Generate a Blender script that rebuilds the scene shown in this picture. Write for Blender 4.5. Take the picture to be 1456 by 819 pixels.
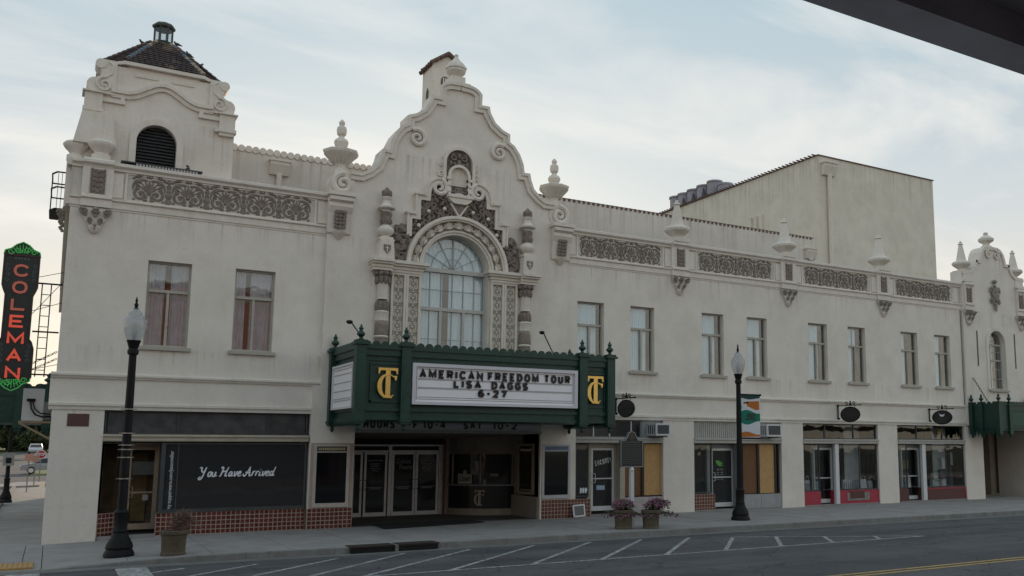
import bpy, bmesh, math, random
from mathutils import Vector, Matrix
random.seed(7)
R = math.radians
PI = math.pi
for o in list(bpy.data.objects): bpy.data.objects.remove(o)
SC = bpy.context.scene
COL = SC.collection

# ------------------------------------------------------------------ camera
YAW, PITCH, ROLL = R(31.285), R(7.6151), R(-0.106)
FPX, CX, CY, CAMZ, CAMD = 1299.68, 868.81, 459.36, 2.45, 28.0
_f = Vector((math.sin(YAW)*math.cos(PITCH), math.cos(YAW)*math.cos(PITCH), math.sin(PITCH)))
_r0 = Vector((math.cos(YAW), -math.sin(YAW), 0)); _d0 = _f.cross(_r0)
_r = _r0*math.cos(ROLL) + _d0*math.sin(ROLL); _d = -_r0*math.sin(ROLL) + _d0*math.cos(ROLL)
cam_data = bpy.data.cameras.new('camera')
cam = bpy.data.objects.new('camera', cam_data); COL.objects.link(cam)
cam.matrix_world = Matrix(((_r.x, -_d.x, -_f.x, 0), (_r.y, -_d.y, -_f.y, -CAMD), (_r.z, -_d.z, -_f.z, CAMZ), (0, 0, 0, 1)))
cam_data.sensor_fit = 'HORIZONTAL'; cam_data.sensor_width = 36
cam_data.lens = FPX/1456*36
cam_data.shift_x = (728-CX)/1456; cam_data.shift_y = (CY-409.5)/1456
cam_data.clip_start = 0.1; cam_data.clip_end = 4000
SC.camera = cam

def P(px, py, y=0.0):
    """photograph pixel -> (x, z) in metres on the vertical plane at depth y"""
    d = _f + _r*((px-CX)/FPX) + _d*((py-CY)/FPX)
    t = (CAMD+y)/d.y
    return d.x*t, d.z*t + CAMZ
def PG(px, py, z=0.0):
    d = _f + _r*((px-CX)/FPX) + _d*((py-CY)/FPX)
    t = (z-CAMZ)/d.z
    return d.x*t, d.y*t-CAMD

# ------------------------------------------------------------------ world and sun
SUN_EL, SUN_AZ = R(10.5), R(20.0)         # low behind the theatre
w = bpy.data.worlds.new('World'); SC.world = w; w.use_nodes = True
nt = w.node_tree; nt.nodes.clear()
N = nt.nodes.new; L = nt.links.new
out = N('ShaderNodeOutputWorld'); bg = N('ShaderNodeBackground'); L(bg.outputs[0], out.inputs[0])
sky = N('ShaderNodeTexSky'); sky.sky_type = 'NISHITA'; sky.sun_disc = False
sky.sun_elevation = SUN_EL; sky.sun_rotation = SUN_AZ
sky.altitude = 250; sky.air_density = 1.0; sky.dust_density = 1.6; sky.ozone_density = 1.6
tc = N('ShaderNodeTexCoord')
sep = N('ShaderNodeSeparateXYZ'); L(tc.outputs['Generated'], sep.inputs[0])
zc = N('ShaderNodeMath'); zc.operation = 'MAXIMUM'; zc.inputs[1].default_value = 0.0; L(sep.outputs['Z'], zc.inputs[0])
zz = N('ShaderNodeMath'); zz.operation = 'ADD'; zz.inputs[1].default_value = 0.16; L(zc.outputs[0], zz.inputs[0])
dv = N('ShaderNodeVectorMath'); dv.operation = 'DIVIDE'
cmb = N('ShaderNodeCombineXYZ'); cmb.inputs[2].default_value = 1.0
for i in (0, 1): L(zz.outputs[0], cmb.inputs[i])
L(tc.outputs['Generated'], dv.inputs[0]); L(cmb.outputs[0], dv.inputs[1])
mp = N('ShaderNodeMapping'); mp.inputs['Scale'].default_value = (0.55, 1.25, 0.0); mp.inputs['Rotation'].default_value = (0, 0, R(-30)); mp.inputs['Location'].default_value = (9.4, 4.4, 0.0); L(dv.outputs[0], mp.inputs['Vector'])
nz = N('ShaderNodeTexNoise'); nz.inputs['Scale'].default_value = 1.7; nz.inputs['Detail'].default_value = 8; nz.inputs['Roughness'].default_value = 0.56; nz.inputs['Distortion'].default_value = 0.5
L(mp.outputs[0], nz.inputs['Vector'])
cr = N('ShaderNodeValToRGB'); cr.color_ramp.elements[0].position = 0.46; cr.color_ramp.elements[1].position = 0.70; L(nz.outputs['Fac'], cr.inputs[0])
# pale high cloud and haze veil: whiter towards the horizon as in hazy evening air
hz = N('ShaderNodeMapRange'); hz.inputs['From Min'].default_value = 0.0; hz.inputs['From Max'].default_value = 0.5
hz.inputs['To Min'].default_value = 1.0; hz.inputs['To Max'].default_value = 0.0; L(zc.outputs[0], hz.inputs['Value'])
veil = N('ShaderNodeMixRGB'); veil.inputs[1].default_value = (3.15, 4.15, 4.75, 1); veil.inputs[2].default_value = (6.1, 5.75, 5.25, 1); L(hz.outputs[0], veil.inputs[0])
h2 = N('ShaderNodeMapRange'); h2.inputs['From Max'].default_value = 0.24; h2.inputs['To Min'].default_value = 0.8; h2.inputs['To Max'].default_value = 0.0; L(zc.outputs[0], h2.inputs['Value'])
veil0 = veil; veil = N('ShaderNodeMixRGB'); veil.inputs[2].default_value = (7.0, 5.85, 4.2, 1); L(h2.outputs[0], veil.inputs[0]); L(veil0.outputs[0], veil.inputs[1])
mixv = N('ShaderNodeMixRGB'); mixv.inputs[0].default_value = 0.905; L(sky.outputs[0], mixv.inputs[1]); L(veil.outputs[0], mixv.inputs[2])
cl = N('ShaderNodeMixRGB'); cl.inputs[2].default_value = (7.5, 7.05, 6.4, 1)
cf = N('ShaderNodeMath'); cf.operation = 'MULTIPLY'; cf.inputs[1].default_value = 0.7; L(cr.outputs[0], cf.inputs[0])
L(cf.outputs[0], cl.inputs[0]); L(mixv.outputs[0], cl.inputs[1])
L(cl.outputs[0], bg.inputs[0]); bg.inputs[1].default_value = 0.10

sd = bpy.data.lights.new('sun', 'SUN'); sd.energy = 2.0; sd.angle = R(0.6); sd.color = (1.0, 0.74, 0.5)
sun = bpy.data.objects.new('sun', sd); COL.objects.link(sun)
_sdir = Vector((math.sin(SUN_AZ)*math.cos(SUN_EL), math.cos(SUN_AZ)*math.cos(SUN_EL), math.sin(SUN_EL)))
sun.rotation_euler = (-_sdir).to_track_quat('-Z', 'Y').to_euler(); sun.location = (0, 60, 40)
SC.view_settings.view_transform = 'Standard'; SC.view_settings.look = 'None'
SC.view_settings.exposure = 0.52; SC.view_settings.gamma = 1.0
SC.render.engine = 'CYCLES'
SC.cycles.max_bounces = 6; SC.cycles.transparent_max_bounces = 12

# ------------------------------------------------------------------ mesh helpers
class MB:
    def __init__(s, ox=0, oy=0, oz=0): s.v = []; s.f = []; s.m = []; s.o = (ox, oy, oz)
    def add(s, vs, fs, m=0):
        b = len(s.v); s.v += [tuple(v) for v in vs]
        for f in fs: s.f.append(tuple(i+b for i in f)); s.m.append(m)
        return s
    def box(s, x0, x1, y0, y1, z0, z1, m=0):
        if x0 > x1: x0, x1 = x1, x0
        if y0 > y1: y0, y1 = y1, y0
        if z0 > z1: z0, z1 = z1, z0
        return s.add([(x0,y0,z0),(x1,y0,z0),(x1,y1,z0),(x0,y1,z0),(x0,y0,z1),(x1,y0,z1),(x1,y1,z1),(x0,y1,z1)],
              [(0,3,2,1),(4,5,6,7),(0,1,5,4),(1,2,6,5),(2,3,7,6),(3,0,4,7)], m)
    def bar(s, a, b, wd, hg, m=0, up=(0,0,1)):
        a = Vector(a); b = Vector(b); t = (b-a).normalized(); u = Vector(up)
        if abs(t.dot(u)) > .95: u = Vector((1,0,0))
        sd_ = t.cross(u).normalized(); u = sd_.cross(t)
        vs = []
        for p in (a, b):
            for i, j in ((-1,-1),(1,-1),(1,1),(-1,1)): vs.append(p + sd_*(i*wd/2) + u*(j*hg/2))
        return s.add(vs, [(0,1,2,3),(7,6,5,4),(0,4,5,1),(1,5,6,2),(2,6,7,3),(3,7,4,0)], m)
    def prism(s, pts, y0, y1, m=0):
        """polygon in x,z extruded in y"""
        ar = sum(pts[i][0]*pts[(i+1)%len(pts)][1]-pts[(i+1)%len(pts)][0]*pts[i][1] for i in range(len(pts)))
        if ar < 0: pts = pts[::-1]
        n = len(pts)
        vs = [(x, y0, z) for x, z in pts] + [(x, y1, z) for x, z in pts]
        fs = [tuple(range(n)), tuple(range(2*n-1, n-1, -1))]
        fs += [(i, i+n, (i+1)%n+n, (i+1)%n) for i in range(n)]
        return s.add(vs, fs, m)
    def prismx(s, pts, x0, x1, m=0):
        n = len(pts)
        vs = [(x0, y, z) for y, z in pts] + [(x1, y, z) for y, z in pts]
        fs = [tuple(range(n)), tuple(range(2*n-1, n-1, -1))] + [(i, i+n, (i+1)%n+n, (i+1)%n) for i in range(n)]
        return s.add(vs, fs, m)
    def slab(s, pts, z0, z1, m=0):
        n = len(pts)
        ar = sum(pts[i][0]*pts[(i+1)%n][1]-pts[(i+1)%n][0]*pts[i][1] for i in range(n))
        if ar < 0: pts = pts[::-1]
        vs = [(x, y, z0) for x, y in pts] + [(x, y, z1) for x, y in pts]
        fs = [tuple(range(n-1, -1, -1)), tuple(range(n, 2*n))] + [(i, (i+1)%n, (i+1)%n+n, i+n) for i in range(n)]
        return s.add(vs, fs, m)
    def ribbon(s, path, wd, y0, y1, m=0, side=1):
        """moulding of width wd along an x,z path (offset to one side), depth y0..y1"""
        n = len(path); offs = []
        for i in range(n):
            a = Vector(path[max(i-1,0)]); b = Vector(path[i]); c = Vector(path[min(i+1,n-1)])
            d1 = (b-a) if i > 0 else (c-b); d2 = (c-b) if i < n-1 else (b-a)
            if d1.length < 1e-6: d1 = d2
            if d2.length < 1e-6: d2 = d1
            n1 = Vector((-d1.y, d1.x)).normalized(); n2 = Vector((-d2.y, d2.x)).normalized()
            nn = (n1+n2)
            if nn.length < 1e-4: nn = n1
            nn.normalize(); k = max(nn.dot(n1), .5)
            offs.append(b + nn*(side*wd/k))
        vs = []
        for i in range(n):
            p = path[i]; q = offs[i]
            vs += [(p[0], y0, p[1]), (q.x, y0, q.y), (q.x, y1, q.y), (p[0], y1, p[1])]
        fs = []
        for i in range(n-1):
            for j in range(4):
                fs.append((i*4+j, i*4+(j+1)%4, i*4+4+(j+1)%4, i*4+4+j))
        fs += [(3,2,1,0), ((n-1)*4, (n-1)*4+1, (n-1)*4+2, (n-1)*4+3)]
        return s.add(vs, fs, m)
    def lathe(s, cx, cy, z0, prof, n=16, m=0, flute=0, fz=None):
        vs = []; fs = []
        for r, z in prof:
            for i in range(n):
                a = 2*PI*i/n; rr = r
                if flute and (fz is None or fz[0] <= z <= fz[1]): rr = r*(1+flute*(1 if i % 2 else -1))
                vs.append((cx+rr*math.cos(a), cy+rr*math.sin(a), z0+z))
        k = len(prof)
        for j in range(k-1):
            for i in range(n):
                fs.append((j*n+i, j*n+(i+1)%n, (j+1)*n+(i+1)%n, (j+1)*n+i))
        fs.append(tuple(range(n-1, -1, -1))); fs.append(tuple((k-1)*n+i for i in range(n)))
        return s.add(vs, fs, m)
    def tube(s, pts, r, n=6, m=0, flat=1.0):
        pts = [Vector(p) for p in pts]; k = len(pts); vs = []; fs = []
        rr = r if isinstance(r, (list, tuple)) else [r]*k
        prev = None
        for i, p in enumerate(pts):
            t = (pts[min(i+1, k-1)] - pts[max(i-1, 0)])
            t = t.normalized() if t.length > 1e-9 else Vector((1,0,0))
            if prev is None:
                u = Vector((0,1,0)) if abs(t.y) < .9 else Vector((0,0,1))
            else: u = prev
            u = (u - t*u.dot(t)); u = u.normalized() if u.length > 1e-6 else t.orthogonal().normalized()
            prev = u; v_ = t.cross(u)
            for j in range(n):
                a = 2*PI*j/n
                vs.append(p + u*(math.cos(a)*rr[i]*flat) + v_*(math.sin(a)*rr[i]))
        for i in range(k-1):
            for j in range(n): fs.append((i*n+j, i*n+(j+1)%n, (i+1)*n+(j+1)%n, (i+1)*n+j))
        fs += [tuple(range(n-1, -1, -1)), tuple((k-1)*n+j for j in range(n))]
        return s.add(vs, fs, m)
    def ell(s, c, rx, ry, rz, n=8, k=5, m=0, rot=0.0):
        vs = []; fs = []; ca, sa = math.cos(rot), math.sin(rot)
        for j in range(1, k):
            ph = PI*j/k
            for i in range(n):
                a = 2*PI*i/n
                x = rx*math.sin(ph)*math.cos(a); y = ry*math.sin(ph)*math.sin(a); z = rz*math.cos(ph)
                vs.append((c[0]+x*ca-z*sa, c[1]+y, c[2]+x*sa+z*ca))
        T = len(vs); vs.append((c[0]-rz*sa, c[1], c[2]+rz*ca)); vs.append((c[0]+rz*sa, c[1], c[2]-rz*ca))
        for j in range(k-2):
            for i in range(n): fs.append((j*n+i, (j+1)*n+i, (j+1)*n+(i+1)%n, j*n+(i+1)%n))
        for i in range(n):
            fs.append((T, i, (i+1)%n)); fs.append((T+1, (k-2)*n+(i+1)%n, (k-2)*n+i))
        return s.add(vs, fs, m)
    def spiral(s, cx, cz, y, r0, r1, a0, turns, th, m=0, n=22, k=5, flat=.7):
        pts = []; rr = []
        for i in range(n+1):
            t = i/n; a = a0 + turns*2*PI*t; r = r0+(r1-r0)*t
            pts.append((cx+r*math.cos(a), y, cz+r*math.sin(a))); rr.append(th*(1-.45*t))
        return s.tube(pts, rr, k, m, flat)
    def merge(s, other, dx=0, dy=0, dz=0, mir=False):
        b = len(s.v)
        for v in other.v: s.v.append(((-v[0] if mir else v[0])+dx, v[1]+dy, v[2]+dz))
        for f, mm in zip(other.f, other.m):
            f = tuple(i+b for i in f); s.f.append(f[::-1] if mir else f); s.m.append(mm)
        return s
    def mesh(s, name, mats, smooth=True, angle=35):
        me = bpy.data.meshes.new(name)
        ox, oy, oz = s.o
        me.from_pydata([(x-ox, y-oy, z-oz) for x, y, z in s.v], [], s.f)
        if not isinstance(mats, (list, tuple)): mats = [mats]
        for m_ in mats: me.materials.append(m_)
        if len(mats) > 1: me.polygons.foreach_set('material_index', s.m)
        me.update()
        bm = bmesh.new(); bm.from_mesh(me); bmesh.ops.recalc_face_normals(bm, faces=bm.faces); bm.to_mesh(me); bm.free()
        if smooth:
            me.polygons.foreach_set('use_smooth', [True]*len(me.polygons)); me.set_sharp_from_angle(angle=R(angle))
        return me
    def build(s, name, mats, parent=None, smooth=True, angle=35):
        o = bpy.data.objects.new(name, s.mesh(name, mats, smooth, angle)); COL.objects.link(o)
        o.location = s.o
        if parent is not None:
            o.parent = parent
            wl = world_loc(parent); o.location = (s.o[0]-wl.x, s.o[1]-wl.y, s.o[2]-wl.z)
        return o
def world_loc(o):
    v = Vector((0,0,0))
    while o is not None: v += o.location; o = o.parent
    return v
def tag(o, label=None, cat=None, group=None, kind=None):
    if label: o['label'] = label
    if cat: o['category'] = cat
    if group: o['group'] = group
    if kind: o['kind'] = kind
    return o
def thing(name, label, cat, loc=(0,0,0), group=None):
    o = bpy.data.objects.new(name, None); COL.objects.link(o); o.location = loc; o.empty_display_size = .2
    return tag(o, label, cat, group)
def part_root(name, parent, loc):
    o = bpy.data.objects.new(name, None); COL.objects.link(o); o.parent = parent
    o.location = Vector(loc) - world_loc(parent); return o
def tubecap(me, k):
    return me
def copy_tree(o, loc=None, parent=None, label=None, rot=None):
    c = o.copy(); COL.objects.link(c)
    if parent is not None: c.parent = parent
    if loc is not None: c.location = loc
    if rot is not None: c.rotation_euler = rot
    if label: c['label'] = label
    for ch in list(o.children): copy_tree(ch, parent=c)
    return c
def inst(me, name, parent, loc, rot=(0,0,0), scale=(1,1,1)):
    o = bpy.data.objects.new(name, me); COL.objects.link(o); o.parent = parent
    o.location = Vector(loc) - (world_loc(parent) if parent else Vector((0,0,0))); o.rotation_euler = rot; o.scale = scale
    return o
def text_mesh(name, string, mat, wdt=None, hgt=None, bold=0.0, shear=0.0, depth=.01, gap=1.0, align='CENTER', italic_spacing=1.0):
    cu = bpy.data.curves.new(name, 'FONT'); cu.body = string; cu.size = 1; cu.offset = bold; cu.shear = shear
    cu.extrude = .02; cu.align_x = align; cu.space_character = gap; cu.resolution_u = 3
    ob = bpy.data.objects.new(name, cu); COL.objects.link(ob)
    dg = bpy.context.evaluated_depsgraph_get(); dg.update()
    me = bpy.data.meshes.new_from_object(ob.evaluated_get(dg)); bpy.data.objects.remove(ob)
    xs = [v.co.x for v in me.vertices]; ys = [v.co.y for v in me.vertices]; zs = [v.co.z for v in me.vertices]
    W, H = max(xs)-min(xs), max(ys)-min(ys)
    sx = (wdt/W) if wdt else (hgt/H); sy = (hgt/H) if hgt else sx
    mx = (max(xs)+min(xs))/2; my = min(ys)
    for v in me.vertices:
        x, y, z = v.co; v.co = ((x-mx)*sx, -(z-min(zs))/max(1e-6, max(zs)-min(zs))*depth, (y-my)*sy)
    me.materials.clear(); me.materials.append(mat); me.name = name
    bm = bmesh.new(); bm.from_mesh(me); bmesh.ops.recalc_face_normals(bm, faces=bm.faces); bm.to_mesh(me); bm.free()
    return me
def put_text(name, string, mat, parent, loc, rot=(0,0,0), **k):
    return inst(text_mesh(name, string, mat, **k), name, parent, loc, rot)
GLY = {'A':(1,[[(0,0),(.5,1),(1,0)],[(.2,.34),(.8,.34)]]),'M':(1.2,[[(0,0),(0,1),(.5,.22),(1,1),(1,0)]]),'E':(.82,[[(1,1),(0,1),(0,0),(1,0)],[(0,.5),(.85,.5)]]),
 'R':(.9,[[(0,0),(0,1),(.7,1),(.95,.9),(1,.75),(.95,.58),(.7,.47),(0,.47)],[(.55,.47),(1,0)]]),'I':(.0,[[(.5,0),(.5,1)]]),'N':(.95,[[(0,0),(0,1),(1,0),(1,1)]]),'F':(.8,[[(1,1),(0,1),(0,0)],[(0,.5),(.85,.5)]]),
 'C':(.95,[[(1,.78),(.85,.94),(.6,1),(.4,1),(.12,.88),(0,.6),(0,.4),(.12,.12),(.4,0),(.6,0),(.85,.06),(1,.22)]]),'G':(.95,[[(1,.8),(.85,.95),(.6,1),(.4,1),(.12,.88),(0,.6),(0,.4),(.12,.12),(.4,0),(.65,0),(1,.12),(1,.45),(.6,.45)]]),
 'D':(.92,[[(0,.5),(0,1),(.55,1),(.88,.85),(1,.6),(1,.4),(.88,.15),(.55,0),(0,0),(0,.5)]]),'O':(1,[[(0,.5),(0,.62),(.12,.88),(.4,1),(.6,1),(.88,.88),(1,.62),(1,.38),(.88,.12),(.6,0),(.4,0),(.12,.12),(0,.38),(0,.5)]]),
 'T':(.9,[[(0,1),(1,1)],[(.5,1),(.5,0)]]),'U':(.92,[[(0,1),(0,.3),(.12,.08),(.4,0),(.6,0),(.88,.08),(1,.3),(1,1)]]),'L':(.78,[[(0,1),(0,0),(1,0)]]),'H':(.9,[[(0,0),(0,1)],[(1,0),(1,1)],[(0,.5),(1,.5)]]),
 'S':(.88,[[(.95,.82),(.75,1),(.3,1),(.05,.85),(.05,.67),(.25,.55),(.75,.46),(.95,.34),(.95,.15),(.7,0),(.25,0),(.03,.18)]]),'-':(.5,[[(0,.5),(1,.5)]]),'7':(.85,[[(0,1),(1,1),(.4,0)]]),'4':(.9,[[(.75,0),(.75,1),(0,.3),(1,.3)]]),'1':(.3,[[(0,.8),(1,1),(1,0)]]),
 '6':(.88,[[(.92,.88),(.7,1),(.4,1),(.1,.8),(0,.5),(0,.25),(.2,.03),(.5,0),(.8,.03),(1,.2),(1,.38),(.8,.55),(.5,.58),(.2,.53),(.02,.35)]]),'2':(.88,[[(.03,.78),(.2,.97),(.5,1),(.8,.97),(.97,.78),(.9,.55),(0,0),(1,0)]]),'P':(.88,[[(0,0),(0,1),(.7,1),(1,.85),(1,.62),(.7,.46),(0,.46)]])}
GLY['!'] = (0, [[(.5,.36),(.5,1)],[(.5,0),(.5,.12)]])
GLY['0'] = (.85, GLY['O'][1])
def block_mesh(name, s, m, W, H, th, depth=.02, gap=.42):
    '''bold sign letters built from flat strokes, fitted to width W and height H'''
    tot = sum(GLY[c][0] for c in s)+gap*(len(s)-1); k = (W-th*len(s))/max(.1, tot); x = -W/2; mb = MB()
    for c in s:
        w_, st = GLY[c]
        for pl in st:
            q = [(x+th/2+p[0]*w_*k, th/2+p[1]*(H-th)) for p in pl]
            if c == '-': q = [(a, H/2) for a, _ in q]
            for sd in (1, -1): mb.ribbon(q, th/2, -depth, 0, side=sd)
        x += w_*k+th+gap*k
    return mb.mesh(name, m, smooth=False)
def arc(cx, cz, r, a0, a1, n=16):
    return [(cx+r*math.cos(R(a0+(a1-a0)*i/n)), cz+r*math.sin(R(a0+(a1-a0)*i/n))) for i in range(n+1)]
def bez(p0, p1, p2, n=8):
    return [((1-t)**2*p0[0]+2*t*(1-t)*p1[0]+t*t*p2[0], (1-t)**2*p0[1]+2*t*(1-t)*p1[1]+t*t*p2[1]) for t in [i/n for i in range(n+1)]]

# ------------------------------------------------------------------ materials
def mat(name, col, rough=.6, metal=0, spec=.5, var=.0, vscale=3.0, bump=0.0, bscale=40.0, stretch=None, emit=None, estr=0, col2=None, dirt=0.0, dscale=1.2):
    m = bpy.data.materials.new(name); m.use_nodes = True; t = m.node_tree; b = t.nodes['Principled BSDF']
    b.inputs['Base Color'].default_value = (*col, 1); b.inputs['Roughness'].default_value = rough; b.inputs['Metallic'].default_value = metal
    b.inputs['Specular IOR Level'].default_value = spec
    if emit: b.inputs['Emission Color'].default_value = (*emit, 1); b.inputs['Emission Strength'].default_value = estr
    g = t.nodes.new('ShaderNodeNewGeometry'); src = g.outputs['Position']
    if stretch:
        mp_ = t.nodes.new('ShaderNodeMapping'); mp_.inputs['Scale'].default_value = stretch; t.links.new(src, mp_.inputs[0]); src = mp_.outputs[0]
    cout = None
    if var or col2:
        n_ = t.nodes.new('ShaderNodeTexNoise'); n_.inputs['Scale'].default_value = vscale; n_.inputs['Detail'].default_value = 6; n_.inputs['Roughness'].default_value = .65
        t.links.new(src, n_.inputs['Vector'])
        r_ = t.nodes.new('ShaderNodeValToRGB'); e = r_.color_ramp.elements; e[0].position = .3; e[1].position = .7
        c2 = col2 or tuple(min(1, c*(1+var)) for c in col); c1 = col if col2 else tuple(c*(1-var) for c in col)
        e[0].color = (*c1, 1); e[1].color = (*c2, 1); t.links.new(n_.outputs['Fac'], r_.inputs[0]); cout = r_.outputs[0]
    if dirt:
        n2 = t.nodes.new('ShaderNodeTexNoise'); n2.inputs['Scale'].default_value = dscale; n2.inputs['Detail'].default_value = 10; n2.inputs['Roughness'].default_value = .7
        mp2 = t.nodes.new('ShaderNodeMapping'); mp2.inputs['Scale'].default_value = (1.6, 1.6, .35); t.links.new(g.outputs['Position'], mp2.inputs[0]); t.links.new(mp2.outputs[0], n2.inputs['Vector'])
        r2 = t.nodes.new('ShaderNodeValToRGB'); r2.color_ramp.elements[0].position = .52; r2.color_ramp.elements[1].position = .8; t.links.new(n2.outputs['Fac'], r2.inputs[0])
        mu = t.nodes.new('ShaderNodeMixRGB'); mu.blend_type = 'MULTIPLY'; mu.inputs[2].default_value = (.58, .53, .46, 1)
        mm = t.nodes.new('ShaderNodeMath'); mm.operation = 'MULTIPLY'; mm.inputs[1].default_value = dirt; t.links.new(r2.outputs[0], mm.inputs[0]); t.links.new(mm.outputs[0], mu.inputs[0])
        if cout is None: mu.inputs[1].default_value = (*col, 1)
        else: t.links.new(cout, mu.inputs[1])
        cout = mu.outputs[0]
    if cout is not None: t.links.new(cout, b.inputs['Base Color'])
    if bump:
        n3 = t.nodes.new('ShaderNodeTexNoise'); n3.inputs['Scale'].default_value = bscale; n3.inputs['Detail'].default_value = 5; t.links.new(g.outputs['Position'], n3.inputs['Vector'])
        bu = t.nodes.new('ShaderNodeBump'); bu.inputs['Strength'].default_value = bump; bu.inputs['Distance'].default_value = .02
        t.links.new(n3.outputs['Fac'], bu.inputs['Height']); t.links.new(bu.outputs[0], b.inputs['Normal'])
    return m
def glass_mat(name, tint=(.8,.85,.85), refl=1.0, rough=.01, haze=0.0):
    """window glass: clear pane with mirror reflection rising at grazing angles"""
    m = bpy.data.materials.new(name); m.use_nodes = True; t = m.node_tree; t.nodes.clear()
    o_ = t.nodes.new('ShaderNodeOutputMaterial'); mx = t.nodes.new('ShaderNodeMixShader')
    tr = t.nodes.new('ShaderNodeBsdfTransparent'); tr.inputs[0].default_value = (*tint, 1)
    gl = t.nodes.new('ShaderNodeBsdfGlossy'); gl.inputs['Roughness'].default_value = rough
    fr = t.nodes.new('ShaderNodeFresnel'); fr.inputs['IOR'].default_value = 1.52
    mu = t.nodes.new('ShaderNodeMath'); mu.operation = 'MULTIPLY'; mu.inputs[1].default_value = refl; mu.use_clamp = True
    ge = t.nodes.new('ShaderNodeNewGeometry'); n_ = t.nodes.new('ShaderNodeTexNoise'); n_.inputs['Scale'].default_value = 1.3
    ir = t.nodes.new('ShaderNodeMapRange'); ir.inputs['To Min'].default_value = 1.52; ir.inputs['To Max'].default_value = 1/1.52; t.links.new(ge.outputs['Backfacing'], ir.inputs['Value']); t.links.new(ir.outputs[0], fr.inputs['IOR'])   # same reflectance on both faces of the thin pane
    bu = t.nodes.new('ShaderNodeBump'); bu.inputs['Strength'].default_value = .06; bu.inputs['Distance'].default_value = .05
    t.links.new(ge.outputs['Position'], n_.inputs['Vector']); t.links.new(n_.outputs['Fac'], bu.inputs['Height']); t.links.new(bu.outputs[0], gl.inputs['Normal'])
    t.links.new(fr.outputs[0], mu.inputs[0]); t.links.new(mu.outputs[0], mx.inputs[0]); t.links.new(tr.outputs[0], mx.inputs[1]); t.links.new(gl.outputs[0], mx.inputs[2])
    if haze:
        df = t.nodes.new('ShaderNodeBsdfDiffuse'); df.inputs[0].default_value = (.5,.5,.52,1); m2 = t.nodes.new('ShaderNodeMixShader'); m2.inputs[0].default_value = haze
        t.links.new(mx.outputs[0], m2.inputs[1]); t.links.new(df.outputs[0], m2.inputs[2]); mx = m2
    t.links.new(mx.outputs[0], o_.inputs[0]); return m

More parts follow.
